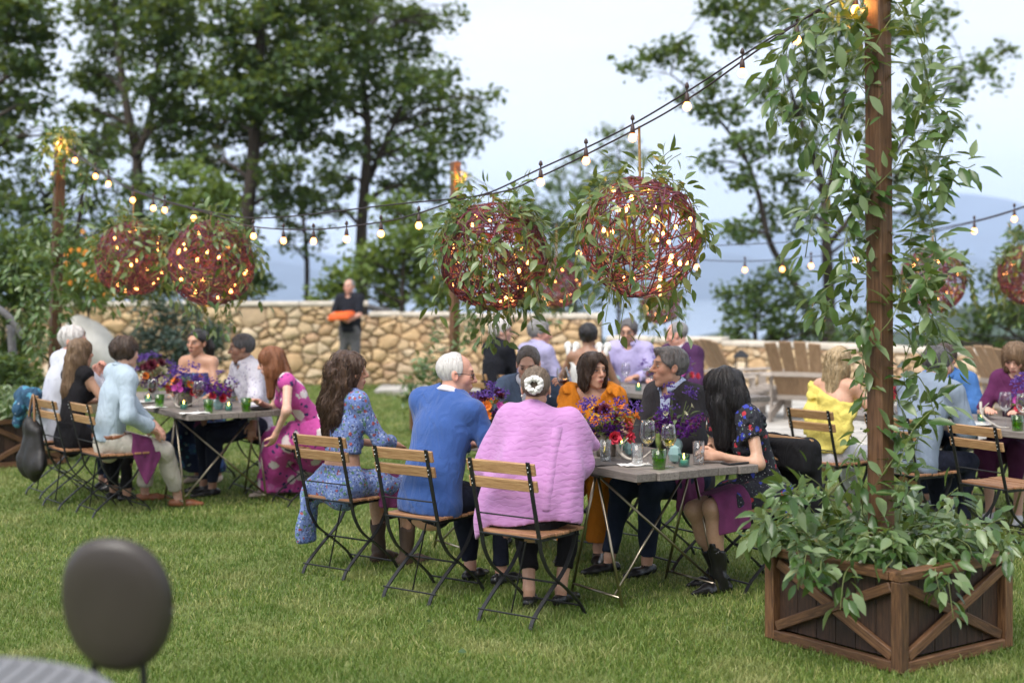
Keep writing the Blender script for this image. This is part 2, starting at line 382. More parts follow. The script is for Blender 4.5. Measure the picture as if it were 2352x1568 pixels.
def power_cells(P, wts, box):
    out = []; x0, y0, x1, y1 = box
    for i in range(len(P)):
        poly = [(x0, y0), (x1, y0), (x1, y1), (x0, y1)]
        d2 = ((P - P[i]) ** 2).sum(1); order = np.argsort(d2)[1:26]
        for j in order:
            nx, ny = P[j] - P[i]; dd = d2[j]; L = math.sqrt(dd) + 1e-9
            off = (dd + wts[i] - wts[j]) / (2 * L); nx /= L; ny /= L
            sd = [((x - P[i, 0]) * nx + (y - P[i, 1]) * ny) - off for x, y in poly]; q = []
            for a in range(len(poly)):
                b = (a + 1) % len(poly)
                if sd[a] <= 0: q.append(poly[a])
                if (sd[a] <= 0) != (sd[b] <= 0):
                    k = sd[a] / (sd[a] - sd[b]); q.append((poly[a][0] + (poly[b][0] - poly[a][0]) * k, poly[a][1] + (poly[b][1] - poly[a][1]) * k))
            poly = q
            if len(poly) < 3: break
        out.append(poly)
    return out

def stone_wall(label, path, htop, thick, nst, seed, caplen, big=1.0):
    """path: ground points of the front face; htop(s): top height; stones cover the front face"""
    r = np.random.default_rng(seed); P = [V3(p[0], p[1]) for p in path]
    seg = [np.linalg.norm(P[i + 1] - P[i]) for i in range(len(P) - 1)]; L = sum(seg)
    def pos(s):
        s = min(max(s, 0), L - 1e-6)
        for i, q in enumerate(seg):
            if s <= q: d = (P[i + 1] - P[i]) / q; return P[i] + d * s, d
            s -= q
        return P[-1], d
    root = thing('stone_wall', label, 'wall', (P[0][0], P[0][1], 0)); o = root.location
    cb = MB(); N = max(6, int(L / 0.5))
    for i in range(N):
        s0, s1 = L * i / N, L * (i + 1) / N; a, d = pos(s0); b, _ = pos(s1); nrm = V3(d[1], -d[0]); h = min(htop(s0 + 0.01), htop(s1 - 0.01)) - 0.05
        q = [a - nrm * 0.05, b - nrm * 0.05, b - nrm * thick, a - nrm * thick]
        v = [(p[0] - o.x, p[1] - o.y, -0.05) for p in q] + [(p[0] - o.x, p[1] - o.y, h) for p in q]
        cb.add(v, [(0, 3, 2, 1), (4, 5, 6, 7), (0, 1, 5, 4), (1, 2, 6, 5), (2, 3, 7, 6), (3, 0, 4, 7)])
    cb.obj('core', M_CORE, root)
    # sites: many small + some large
    asp = 1.35; H = max(htop(s) for s in np.linspace(0, L, 30)) - 0.07; pts = []; w = []; tries = 0
    base = math.sqrt(L * H / nst / asp) * 0.78
    while len(pts) < nst and tries < 9000:
        tries += 1; p = np.array([r.random() * L / asp, r.random() * H]); rad = base * (0.40 + 1.5 * r.random() ** 2.6)
        if all((p[0] - q[0]) ** 2 + (p[1] - q[1]) ** 2 > (0.62 * (rad + q[2])) ** 2 for q in pts):
            pts.append((p[0], p[1], rad)); w.append((rad * 0.8) ** 2)
    order = sorted(range(len(pts)), key=lambda i: -pts[i][2]); pts = [pts[i] for i in order]; w = [w[i] for i in order]; A = np.array(pts); cells = power_cells(A[:, :2], np.array(w), (0, 0, L / asp, H)); made = 0; rest = MB()
    for (cx, cy, rad), poly in zip(pts, cells):
        if len(poly) < 3: continue
        Q = np.array(poly); Q[:, 0] *= asp; c = Q.mean(0); top = htop(c[0]) - 0.06
        if Q[:, 1].min() > top - 0.04: continue
        Q[:, 1] = np.minimum(Q[:, 1], top); c = Q.mean(0)
        if np.ptp(Q[:, 0]) < 0.05 or np.ptp(Q[:, 1]) < 0.03: continue
        # round the corners: two points per edge
        n = len(Q); ring = []
        for a in range(n):
            b = (a + 1) % n; j1 = r.uniform(.03, .13); j2 = r.uniform(.03, .13); ring += [Q[a] * (1 - j1) + Q[b] * j1, Q[a] * .5 + Q[b] * .5 + r.normal(0, .006, 2), Q[a] * j2 + Q[b] * (1 - j2)]
        ring = np.array(ring); dist = np.linalg.norm(ring - c, axis=1, keepdims=True); gap = r.uniform(.006, .014)
        r0 = c + (ring - c) * (1 - gap / np.maximum(dist, 0.03)); proud = 0.022 + 0.034 * r.random()
        r1 = c + (r0 - c) * r.uniform(.88, .96) + r.normal(0, 0.009, r0.shape); p3, d = pos(c[0]); nrm = np.array([d[1], -d[0]])
        V = []
        for rr, k in ((r0, -0.06), (r0, proud * r.uniform(.4, .85)), (r1, proud)):
            for x, z in rr:
                g, dd = pos(x); V.append((g[0] + nrm[0] * k - p3[0], g[1] + nrm[1] * k - p3[1], z - c[1]))
        pk = proud + r.uniform(-.006, .012); V.append((nrm[0] * pk, nrm[1] * pk, 0)); m2 = len(ring)
        Fc = [(j * m2 + i, j * m2 + (i + 1) % m2, (j + 1) * m2 + (i + 1) % m2, (j + 1) * m2 + i) for j in range(2) for i in range(m2)] + [(2 * m2 + i, 2 * m2 + (i + 1) % m2, 3 * m2) for i in range(m2)]
        q3 = (p3[0] - o.x, p3[1] - o.y, c[1]); made += 1
        if made <= 296: so = mk('stone', V, Fc, M_STONE, root, True); so.location = q3
        else: rest.add(np.array(V) + q3, Fc)
    if rest.n: rest.obj('rubble', M_STONE, root, True, kind='stuff')
    s = 0.0
    while s < L - 0.05:
        ln = caplen * (0.7 + 0.6 * r.random()); s1 = min(L, s + ln)
        if abs(htop(s) - htop(s1)) > 0.1:               # stop at a step in the top
            a, b = s, s1
            for _ in range(20):
                mid = (a + b) / 2
                if abs(htop(s) - htop(mid)) > 0.1: b = mid
                else: a = mid
            s1 = max(a, s + 0.02)
        a, d = pos(s + 0.006); b, _ = pos(s1 - 0.006); nrm = V3(d[1], -d[0]); h = htop((s + s1) / 2); th = 0.075 + 0.02 * r.random(); c = (a + b) / 2 - nrm * (thick / 2 - 0.02)
        cm = MB(); cm.box((0, 0, 0), (np.linalg.norm(b - a), thick + 0.06 + 0.03 * r.random(), th), np.array([[d[0], d[1], 0], [-d[1], d[0], 0], [0, 0, 1]]), 0.018)
        co = cm.obj('cap_stone', M_CAP, root); co.location = (c[0] - o.x, c[1] - o.y, h - 0.07 + th / 2)
        s = s1 + 0.001 if s1 > s + 0.03 else s1 + 0.02
    return root
stone_wall('long honey coloured rubble stone wall stepping down behind the standing man', [(-8.7, 23.3), (-6.5, 24.2), (-2.4, 24.6), (1.52, 24.2)], lambda s: 1.42 if s < 6.42 else (1.24 if s < 7.6 else 1.21), 0.5, 430, 21, 0.7)
stone_wall('low stone seat wall with pale cap curving behind the slatted garden chairs', [(1.60, 24.0), (3.4, 23.2), (5.0, 21.6), (6.9, 19.2), (8.2, 17.0)], lambda s: 0.84 if s < 2 else 0.80, 0.45, 360, 22, 0.6)
# patio of flagstones
def patio():
    r = np.random.default_rng(5); edge = [(-2.2, 22.6), (2.3, 16.1), (4.6, 14.3), (8.5, 13.2), (9.0, 17.0), (6.6, 19.0), (5.0, 21.3), (3.4, 22.9), (1.5, 23.8), (-2.2, 24.2)]
    base = mk('patio', [(x, y, 0.004) for x, y in edge], [tuple(range(len(edge)))], plain('patio_joint', (0.20, 0.18, 0.15), 0.95, var=0.3, nscale=12), kind='structure')
    mt = plain('flagstone', (0.44, 0.42, 0.39), 0.85, var=0.25, nscale=1.3, bmp=0.25, bscale=14)
    P = np.array([(r.uniform(-2.2, 9), r.uniform(13, 24.3)) for _ in range(200)])
    def inside(p):
        k = False; n = len(edge)
        for i in range(n):
            (a, b), (c, d) = edge[i], edge[(i + 1) % n]
            if (b > p[1]) != (d > p[1]) and p[0] < (c - a) * (p[1] - b) / (d - b) + a: k = not k
        return k
    for i, poly in enumerate(power_cells(P, np.zeros(len(P)), (-2.2, 13, 9, 24.3))):
        Q = np.array(poly)
        if len(Q) < 3 or not all(inside(p) for p in Q * 0.98 + Q.mean(0) * 0.02): continue
        c = Q.mean(0); q = c + (Q - c) * (1 - 0.015 / np.maximum(np.linalg.norm(Q - c, axis=1, keepdims=True), 0.1)) - c; n = len(q); h = 0.026 + 0.008 * r.random()
        V = [(*p, -0.01) for p in q] + [(*p, h) for p in q * 0.985]
        so = mk('flagstone', V, [(k, (k + 1) % n, n + (k + 1) % n, n + k) for k in range(n)] + [tuple(range(n, 2 * n))], mt, base); so.location = (c[0], c[1], 0.006)
patio()
# wire fence beyond the low wall
M_BLACK = plain('black_steel', (0.022, 0.022, 0.025), 0.42, 0.3, var=0.2, nscale=20)
def wire_fence():
    ro = thing('fence', 'thin black metal post and wire fence beyond the low wall', 'fence', (4, 26, 0))
    pts = [at(1660, 800, 27.5), at(1840, 800, 26.5), at(2030, 800, 25.3), at(2207, 800, 24.0), at(2400, 800, 22.5)]
    for p in pts:
        b = MB(); b.box((p.x - 4, p.y - 26, (-1.2 + 0.9) / 2), (0.05, 0.05, 2.1)); b.obj('post', M_BLACK, ro)
    for z in (0.88, 0.66, 0.42, 0.18):
        b = MB(); b.tube([(p.x - 4, p.y - 26, z) for p in pts], 0.014 if z > 0.8 else 0.006, 5); b.obj('rail' if z > 0.8 else 'wire', M_BLACK, ro)
wire_fence()
# ---------------------------------------------------------------- trees: trunk, limbs, and crowns of leaf-sized faces
M_BARK = plain('bark', (0.055, 0.042, 0.035), 0.95, var=0.4, nscale=7, bmp=0.8, bscale=18, scale=(1, 1, 0.25))
def leaf_cloud(centers, r, size, squash=0.75):
    """centers: (x,y,z,radius,count) -> folded two-triangle-pair leaves gathered in sprays"""
    P = []
    for (x, y, z, rad, cnt) in centers:                # cnt leaves gathered in tight sprays, with gaps of sky between the sprays
        ns = max(3, int(cnt / 15)); d = r.normal(size=(ns, 3)); d /= np.linalg.norm(d, axis=1, keepdims=True)
        sp = d * (rad * r.random((ns, 1)) ** 0.42) * [1, 1, squash] + [x, y, z]
        k = r.integers(0, ns, cnt); P.append(sp[k] + r.normal(0, size * 1.05, (cnt, 3)) * [1, 1, 0.6])
    P = np.concatenate(P); n = len(P)
    a = r.random(n) * 2 * PI; tilt = r.normal(0.35, 0.5, n); s = size * (0.6 + 0.7 * r.random(n))
    ux = np.stack([np.cos(a) * np.cos(tilt), np.sin(a) * np.cos(tilt), -np.sin(tilt)], 1); b = r.normal(size=(n, 3)) * 0.5 + [0, 0, 1]
    vy = np.cross(b, ux); vy /= np.linalg.norm(vy, axis=1, keepdims=True); nn = np.cross(ux, vy)
    s = s[:, None]; L0 = P - ux * s * 0.55; L1 = P + ux * s * 0.6; A = P + vy * s * 0.42 + nn * s * 0.12; B = P - vy * s * 0.42 + nn * s * 0.12
    V = np.stack([L0, A, L1, B], 1).reshape(-1, 3); k = np.arange(n)[:, None] * 4
    return V, np.concatenate([k + [0, 2, 1], k + [0, 3, 2]], 1).reshape(-1, 3)
def tree(label, Y, trunks, blobs, mat, leaf=0.13, dens=1.0, seed=1, dd=1.6, name='tree', group=None, limb=0.05, cat='tree', fine=(1.0, 0.74)):
    """trunks: [[(px,py,width_px)...]...]; blobs: (px,py,r_px,count) crown masses; each mass hangs on its own limb"""
    r = np.random.default_rng(seed); rr = random.Random(seed); b0 = at(trunks[0][0][0], trunks[0][0][1], Y)
    root = thing(name, label, cat, b0, 0, group); tb = MB(); nodes = []
    for tr in trunks:
        pts = [at(p[0], p[1], Y + (rr.uniform(-.3, .3) if i else 0)) - b0 for i, p in enumerate(tr)]
        wd = [p[2] * Y / F / 2 for p in tr]; cp = catmull(pts, 5); w2 = list(np.interp(np.linspace(0, len(wd) - 1, len(cp)), range(len(wd)), wd))
        tb.tube(cp, w2, 8); nodes += [(p, w) for p, w in zip(cp, w2)]
    cen = []
    for (px, py, rp, cnt) in blobs:
        c = at(px, py, Y + rr.uniform(-dd, dd)) - b0; rad = rp * Y / F
        q, w = min(nodes, key=lambda k: np.linalg.norm(k[0] - V3(c)) + max(0, k[0][2] - c[2] + 0.3) * 1.5 + 0.02 * rr.random())
        mid = (V3(q) + V3(c)) / 2 + V3(rr.uniform(-.2, .2), rr.uniform(-.2, .2), 0.12 * np.linalg.norm(V3(c) - q)); w0 = min(w * 0.6, limb)
        tb.tube(catmull([q, mid, V3(c)], 4), list(np.linspace(w0, w0 * 0.3, 9)), 5)
        for _ in range(3):
            e = V3(c) + r.normal(0, rad * 0.5, 3); tb.tube(catmull([mid, (mid + e) / 2 + r.normal(0, 0.1, 3), e], 3), list(np.linspace(w0 * 0.45, w0 * 0.15, 7)), 4)
        cen.append((c[0], c[1], c[2], rad * 1.12, max(20, int(cnt * dens * fine[1]))))
    tb.obj('trunk', M_BARK, root, True)
    V, T = leaf_cloud(cen, r, leaf * fine[0], .9); mk('crown', V, T, mat, root)
    return root
L_DARK = leafmat('tree_leaf_dark', (0.014, 0.038, 0.013), (0.042, 0.090, 0.028), (0.105, 0.175, 0.055), 0.42)
L_MID = leafmat('tree_leaf_mid', (0.026, 0.062, 0.020), (0.068, 0.130, 0.042), (0.140, 0.215, 0.075), 0.42)
L_LIGHT = leafmat('tree_leaf_light', (0.07, 0.125, 0.028), (0.13, 0.21, 0.045), (0.21, 0.28, 0.075), 0.42)
L_GREY = leafmat('spruce_needle', (0.035, 0.065, 0.050), (0.06, 0.10, 0.08), (0.10, 0.15, 0.13), 0.15)
tree('dark tree at the far left, crown cut by the frame', 27, [[(-60, 900, 45), (-70, 400, 36), (-60, 0, 28), (-50, -300, 14)]],
     [(30, 60, 75, 700), (-20, 150, 90, 900), (70, 160, 50, 420), (10, 250, 60, 520), (60, 20, 60, 500), (-30, -60, 110, 900), (95, 90, 30, 160), (15, 330, 45, 260), (95, 235, 32, 130), (130, 310, 26, 80), (-40, 420, 60, 400), (20, 470, 45, 250)], L_DARK, 0.15, 1.2, 3)
tree('tall forked tree with two dark stems behind the left lantern balls', 31, [[(316, 830, 30), (316, 440, 27), (312, 350, 24), (290, 240, 20), (270, 90, 16), (258, -80, 10)], [(314, 360, 22), (345, 270, 18), (365, 140, 14), (372, -60, 9)]],
     [(210, 40, 62, 560), (290, 20, 60, 520), (360, 40, 55, 480), (430, 30, 60, 520), (230, 120, 60, 520), (330, 110, 55, 420), (420, 110, 62, 560), (200, 175, 40, 240), (250, 210, 60, 480), (350, 200, 55, 420), (430, 190, 55, 440), (180, 250, 30, 120), (240, 290, 45, 280), (400, 270, 55, 380), (225, 340, 45, 260), (300, 300, 38, 160), (390, 340, 50, 300), (450, 280, 45, 300), (180, 330, 30, 110), (260, -60, 90, 700), (400, -60, 90, 700)], L_DARK, 0.135, 1.5, 5)
tree('straight grey trunked tree with a dense dark crown left of centre', 29, [[(548, 830, 34), (562, 560, 32), (580, 380, 30), (590, 200, 28), (600, 60, 24), (604, -120, 14)]],
     [(540, 40, 60, 500), (620, 30, 50, 420), (690, 40, 60, 500), (760, 30, 55, 450), (540, 130, 60, 540), (630, 130, 70, 800), (720, 150, 75, 900), (790, 120, 60, 500), (560, 220, 70, 800), (650, 220, 70, 900), (730, 240, 60, 600), (490, 190, 50, 340), (500, 290, 55, 420), (590, 310, 60, 500), (680, 300, 50, 420), (480, 370, 45, 280), (560, 390, 40, 200), (640, 380, 45, 240), (520, 450, 40, 200), (660, 440, 40, 200), (600, -70, 110, 900), (740, -60, 90, 700)], L_DARK, 0.135, 1.5, 7)
tree('leafy tree with slim trunk behind the standing man, crown spreading right', 30, [[(835, 830, 30), (830, 560, 28), (838, 420, 24), (845, 300, 19), (835, 180, 14), (850, 20, 9)], [(838, 430, 18), (880, 340, 14), (920, 250, 9)]],
     [(810, 30, 60, 420), (880, 40, 60, 460), (950, 40, 45, 300), (850, 110, 60, 460), (930, 110, 60, 480), (1000, 60, 30, 120), (1040, 35, 22, 70), (960, 190, 60, 460), (870, 190, 60, 420), (1020, 180, 45, 260), (800, 230, 50, 300), (900, 270, 60, 420), (1000, 270, 60, 440), (1070, 250, 40, 190), (1110, 300, 28, 80), (1130, 230, 18, 50), (790, 330, 50, 280), (870, 350, 50, 260), (960, 350, 60, 420), (1050, 330, 50, 300), (770, 420, 45, 220), (910, 430, 50, 300), (1000, 430, 50, 300), (720, 480, 40, 170), (880, -60, 110, 700)], L_MID, 0.13, 1.5, 9)
tree('green bushy sapling rising behind the wall beside the centre post', 26.5, [[(920, 800, 12), (925, 640, 9), (930, 540, 5)]],
     [(900, 480, 50, 420), (980, 520, 55, 520), (920, 560, 60, 620), (850, 600, 50, 480), (980, 610, 60, 620), (800, 640, 45, 380), (900, 660, 55, 560), (990, 680, 45, 420), (760, 670, 35, 260), (1040, 560, 40, 300), (1050, 640, 40, 300)], L_LIGHT, 0.12, 1.25, 11, dd=.8, cat='tree')
tree('light green young tree between the two forked trunks above the left balls', 27, [[(470, 800, 14), (465, 600, 10), (460, 480, 6)]],
     [(420, 400, 45, 330), (480, 430, 50, 380), (400, 470, 45, 340), (460, 490, 45, 340), (520, 470, 35, 220), (350, 440, 35, 200), (380, 540, 45, 320), (480, 560, 45, 300)], L_LIGHT, 0.12, 1.2, 13, dd=.8)
tree('airy forked tree with sinuous grey limbs behind the right vine post', 26, [[(1900, 830, 30), (1905, 700, 28), (1898, 560, 24), (1890, 430, 20), (1860, 340, 15), (1830, 250, 10), (1800, 150, 6)], [(1895, 480, 16), (1925, 330, 13), (1940, 200, 10), (1950, 60, 6)], [(1900, 800, 18), (1830, 660, 16), (1770, 560, 14), (1740, 440, 12), (1700, 340, 9), (1620, 240, 6), (1540, 170, 3)], [(1905, 560, 14), (2000, 440, 11), (2100, 290, 8), (2220, 170, 4), (2330, 110, 2)]],
     [(1680, 30, 42, 230), (1700, 90, 45, 260), (1640, 10, 35, 160), (1770, 20, 60, 380), (1560, 125, 38, 190), (1500, 130, 34, 160), (1460, 165, 26, 90), (1590, 160, 28, 100), (1640, 195, 30, 120), (1560, 225, 26, 80), (1620, 260, 34, 150), (1690, 240, 30, 130), (1750, 210, 40, 200), (1690, 320, 34, 140), (1760, 340, 42, 220), (1640, 370, 28, 100), (1720, 400, 40, 190), (1800, 420, 45, 260), (1850, 330, 45, 260), (1810, 250, 40, 220), (1860, 150, 50, 300), (1930, 60, 55, 330), (1870, 60, 50, 280), (1960, 160, 50, 260), (1940, 260, 45, 220), (1840, 500, 45, 240), (1700, 530, 38, 170), (1770, 500, 40, 190), (2010, 330, 42, 190), (2090, 240, 40, 170), (2130, 150, 42, 190), (2080, 80, 48, 240), (2150, 50, 38, 160), (2210, 190, 38, 150), (2270, 150, 30, 110), (2320, 110, 22, 70), (2180, 300, 30, 100), (2120, 380, 36, 140), (2060, 420, 42, 190), (2110, 500, 40, 190), (2000, 540, 42, 220), (2300, 190, 18, 40), (2050, -30, 80, 330), (1800, -50, 90, 400)], L_MID, 0.12, 1.35, 15, dd=1.3, limb=.035)
tree('low broad tree of small dark leaves behind the low wall', 25.2, [[(1735, 830, 12), (1735, 740, 9), (1740, 680, 5)]],
     [(1690, 680, 38, 300), (1740, 660, 45, 380), (1800, 640, 40, 320), (1700, 740, 42, 340), (1770, 720, 45, 380), (1840, 700, 40, 320), (1680, 780, 30, 200), (1790, 770, 42, 340), (1860, 760, 38, 280), (1950, 770, 45, 340), (2000, 740, 40, 280)], L_MID, 0.10, 1.1, 17, dd=.7, limb=.03)
tree('dark evergreen tree at the right frame edge behind the seated blonde guest', 24, [[(2390, 860, 20), (2390, 600, 12), (2390, 500, 6)]],
     [(2300, 640, 36, 250), (2350, 600, 40, 320), (2320, 720, 45, 380), (2260, 730, 34, 220), (2370, 700, 55, 480), (2290, 780, 40, 300), (2360, 790, 50, 400), (2250, 800, 26, 150), (2340, 540, 24, 110), (2200, 790, 36, 200), (2120, 790, 36, 200)], L_DARK, 0.10, 1.2, 19, dd=.7, limb=.03)
for i, (px, py, n1, lb) in enumerate([(1320, 400, 1.0, 'distant slim tree rising between the two front lantern balls'), (1420, 330, 0.8, 'distant slim tree topping out just above the right front lantern ball'), (1235, 480, 1.0, 'distant rounded tree just right of the left front lantern ball')]):
    tree(lb, 60, [[(px, 800, 9), (px + 4, py + 120, 7), (px, py, 3)]],
         [(px, py - 25, 34, 150), (px - 30, py + 25, 36, 180), (px + 35, py + 20, 36, 180), (px, py + 70, 48, 260), (px - 45, py + 110, 44, 220), (px + 45, py + 110, 44, 220), (px, py + 170, 55, 300), (px - 40, py + 230, 60, 320), (px + 40, py + 240, 60, 320), (px, py + 310, 70, 360)], L_MID, 0.24, n1, 23 + i, dd=1.5, limb=.08)
tree('slender leafy tree filling the gap left of the forked tree', 28, [[(180, 830, 16), (175, 600, 13), (190, 440, 10), (215, 330, 6)], [(176, 600, 10), (120, 480, 7), (70, 400, 4)]],
     [(110, 440, 45, 190), (60, 390, 40, 160), (170, 420, 45, 200), (230, 400, 45, 200), (280, 440, 45, 220), (200, 480, 50, 240), (140, 520, 50, 240), (70, 480, 50, 220), (20, 440, 45, 190), (260, 520, 45, 220), (90, 560, 45, 220), (30, 540, 45, 220), (160, 360, 36, 110), (250, 350, 36, 120)], L_MID, 0.12, 1.1, 41, dd=1.0)
tree('thin lacy tree between the grey trunk and the tree behind the standing man', 33, [[(700, 830, 14), (705, 600, 11), (690, 460, 8), (680, 380, 5)]],
     [(640, 500, 45, 180), (700, 440, 50, 220), (750, 480, 45, 190), (680, 380, 45, 180), (610, 450, 40, 150), (760, 400, 45, 190), (730, 340, 40, 150), (660, 560, 36, 130), (720, 540, 40, 160), (560, 480, 36, 130)], L_MID, 0.13, 1.0, 43, dd=1.0)
tree('bushy understory tree filling the space above the wall behind the left lantern balls', 27.5, [[(330, 830, 14), (335, 680, 11), (340, 560, 7)], [(334, 690, 8), (440, 600, 6), (520, 540, 4)]],
     [(120, 620, 50, 420), (190, 580, 50, 420), (250, 640, 50, 420), (320, 590, 50, 420), (390, 640, 50, 420), (450, 580, 50, 420), (520, 620, 48, 400), (560, 560, 40, 300), (300, 520, 45, 300), (400, 520, 45, 300), (500, 500, 42, 260), (580, 650, 40, 300), (60, 600, 45, 340), (160, 670, 45, 340)], L_DARK, 0.125, 1.5, 47, dd=.8)
# ---------------------------------------------------------------- shrubs, boulder, driftwood rail
def shrub(label, Y, blobs, mat, leaf, dens, seed, dd=.4, ground=None):
    gx = sum(b[0] for b in blobs) / len(blobs); gy = HY + CAMZ * F / Y if ground is None else ground
    return tree(label, Y, [[(gx, gy, 8), (gx, (gy + blobs[0][1]) / 2, 6), (gx, blobs[0][1], 3)]], blobs, mat, leaf, dens, seed, dd, 'shrub', limb=.015, cat='shrub')
shrub('blue green spruce shrub in front of the stone wall behind the left table', 20.5, [(400, 720, 55, 700), (350, 770, 50, 700), (440, 760, 60, 900), (390, 810, 60, 800), (470, 800, 55, 700), (330, 820, 40, 500), (500, 760, 30, 260), (430, 850, 60, 700), (345, 700, 30, 200)], L_GREY, 0.055, 1.5, 31)
shrub('tall green bush left of the left post', 17.5, [(20, 640, 60, 800), (70, 620, 50, 600), (-30, 700, 60, 700), (60, 700, 55, 700), (10, 560, 40, 320), (80, 560, 36, 300), (40, 780, 50, 600), (-30, 800, 50, 500)], L_MID, 0.075, 1.3, 32)
shrub('low leafy bed of plants under the driftwood rail', 15.6, [(20, 880, 45, 650), (60, 860, 40, 500), (-20, 860, 45, 500), (40, 920, 50, 700), (85, 900, 30, 300), (10, 840, 30, 260)], L_MID, 0.05, 1.4, 33)
shrub('bush with warm orange light built as flecks behind the left lantern balls', 19.0, [(200, 600, 46, 500), (160, 640, 40, 400), (240, 650, 45, 480), (200, 680, 45, 460), (270, 600, 34, 260), (150, 580, 30, 200)], L_LIGHT, 0.065, 1.3, 34)
shrub('loose green bush over the wall top behind the left lantern balls', 25.6, [(300, 660, 50, 560), (380, 640, 50, 520), (450, 650, 45, 420), (520, 660, 40, 340), (340, 600, 40, 320), (260, 620, 36, 260)], L_DARK, 0.10, 1.3, 35)
def light_flecks():  # orange puffs whose colour stands for warm light falling on the leaves
    M = plain('orange_light_fleck', (0.75, 0.26, 0.02), 0.5, var=0.25)
    sh = [o for o in C.objects if o.get('label', '').startswith('bush with warm orange')][0]; r = random.Random(4); b = MB()
    for _ in range(46):
        p = at(r.gauss(200, 42), r.gauss(618, 34), 18.5 + r.uniform(-.2, .3)) - sh.location
        for k in range(5):
            a = k * 1.257 + r.random(); b.ball(p + Vector((math.cos(a) * .02, r.uniform(-.01, .01), math.sin(a) * .02)), (.018, .008, .018), 5, 3)
    b.obj('light_fleck', M, sh, True, kind='stuff')
light_flecks()
def boulder():
    b = MB(); b.ball((0, 0, 0), 1, 22, 14); V = np.concatenate(b.v); n = V / np.linalg.norm(V, axis=1, keepdims=True)
    k = 1 + 0.10 * np.sin(n @ [3, 1, 2] + 1) + 0.07 * np.sin(n @ [-2, 5, 4]) + 0.035 * np.sin(n @ [9, -7, 8]); V = n * k[:, None] * [0.42, 0.36, 0.52]
    o = mk('boulder', V, b.f, plain('white_boulder', (0.62, 0.60, 0.56), 0.9, var=0.18, nscale=4, bmp=0.5, bscale=12), None, True)
    p = at(200, 800, 19.0); o.location = (p.x, p.y, 0.42 + 0.35); tag(o, 'big white rounded boulder in front of the wall behind the white haired guest', 'boulder')
    b = MB(); b.ball((0, 0, 0), 1, 18, 10); V = np.concatenate(b.v); V = V * (1 + 0.08 * np.sin(V @ [3, 4, 5]))[:, None] * [.62, .4, .5]
    o = mk('boulder', V, b.f, plain('tan_boulder', (0.45, 0.36, 0.26), 0.9, var=0.25, nscale=4, bmp=0.5, bscale=12), None, True); o.location = (p.x - .15, p.y + .25, .3)
    tag(o, 'low tan boulder carrying the big white one, mostly hidden by guests', 'boulder')
boulder()
def driftwood():
    m = wood('driftwood', (0.06, 0.055, 0.055), (0.12, 0.115, 0.12), (0.20, 0.19, 0.20), (1, 8, 8), 0.85)
    ro = thing('rail', 'weathered grey driftwood rail with a leaning branch at the left frame edge', 'railing', at(28, 960, 15.8)); o = ro.location
    b = MB(); b.tube(catmull([at(34, 985, 15.8) - o, at(32, 860, 15.8) - o, at(24, 745, 15.8) - o]), .045, 8); b.obj('post', m, ro, True)
    b = MB(); b.tube(catmull([at(-40, 690, 15.6) - o, at(5, 715, 15.6) - o, at(35, 745, 15.6) - o, at(52, 778, 15.6) - o]), list(np.linspace(.045, .03, 19)), 8); b.obj('branch', m, ro, True)
    b = MB(); b.tube(catmull([at(-60, 868, 16.1) - o, at(40, 872, 16.1) - o, at(110, 878, 16.1) - o]), .05, 8); b.obj('branch', m, ro, True)
    lo = thing('rail', 'grey driftwood log rail beyond the wall right of the standing man', 'railing', at(890, 720, 26)); o = lo.location
    b = MB(); b.tube(catmull([at(845, 704, 26) - o, at(890, 716, 26) - o, at(945, 728, 26) - o]), .06, 8); b.obj('log', m, lo, True)
    for px in (860, 930):
        b = MB(); b.tube([at(px, 850, 26) - o, at(px, 710 + (px - 860) * .25, 26) - o], .05, 7); b.obj('post', m, lo, True)
driftwood()

# ---------------------------------------------------------------- leafy vines
def leaf_mesh(seed, L=0.085, w=0.036):
    r = random.Random(seed); V = []; prof = [(0, .0), (.16, .62), (.42, 1.0), (.70, .72), (.9, .25), (1.0, 0)]; cu = r.uniform(.15, .5); tw = r.uniform(-.5, .5)
    for t, k in prof:
        y = t * L; z = -cu * L * t * t * .6; ww = w * .5 * k; z2 = ww * .35
        if k > 0: V += [(-ww, y, z + z2 + tw * ww * t), (0, y, z), (ww, y, z + z2 - tw * ww * t)]
        else: V.append((0, y, z))
    Fc = [(0, 2, 1), (0, 3, 2)]
    for i in range(3):
        a, b = 1 + 3 * i, 4 + 3 * i; Fc += [(a, a + 1, b + 1, b), (a + 1, a + 2, b + 2, b + 1)]
    Fc += [(10, 11, 13), (11, 12, 13)]
    return np.array(V), Fc
L_VINE = leafmat('vine_leaf', (0.022, 0.065, 0.015), (0.090, 0.165, 0.050), (0.23, 0.30, 0.155), 0.3, 0.27, by='object')
L_VINES = leafmat('vine_leaf_far', (0.022, 0.065, 0.015), (0.090, 0.165, 0.050), (0.23, 0.30, 0.155), 0.3, 0.27)
M_STEM = plain('vine_stem', (0.14, 0.17, 0.05), 0.6, var=0.3)
LEAFV = [leaf_mesh(k) for k in range(5)]; LEAFME = []
for k, (V, Fc) in enumerate(LEAFV):
    me = bpy.data.meshes.new('leaf'); me.from_pydata(V, [], Fc); me.materials.append(L_VINE); me.polygons.foreach_set('use_smooth', np.ones(len(me.polygons), dtype=bool)); LEAFME.append(me)
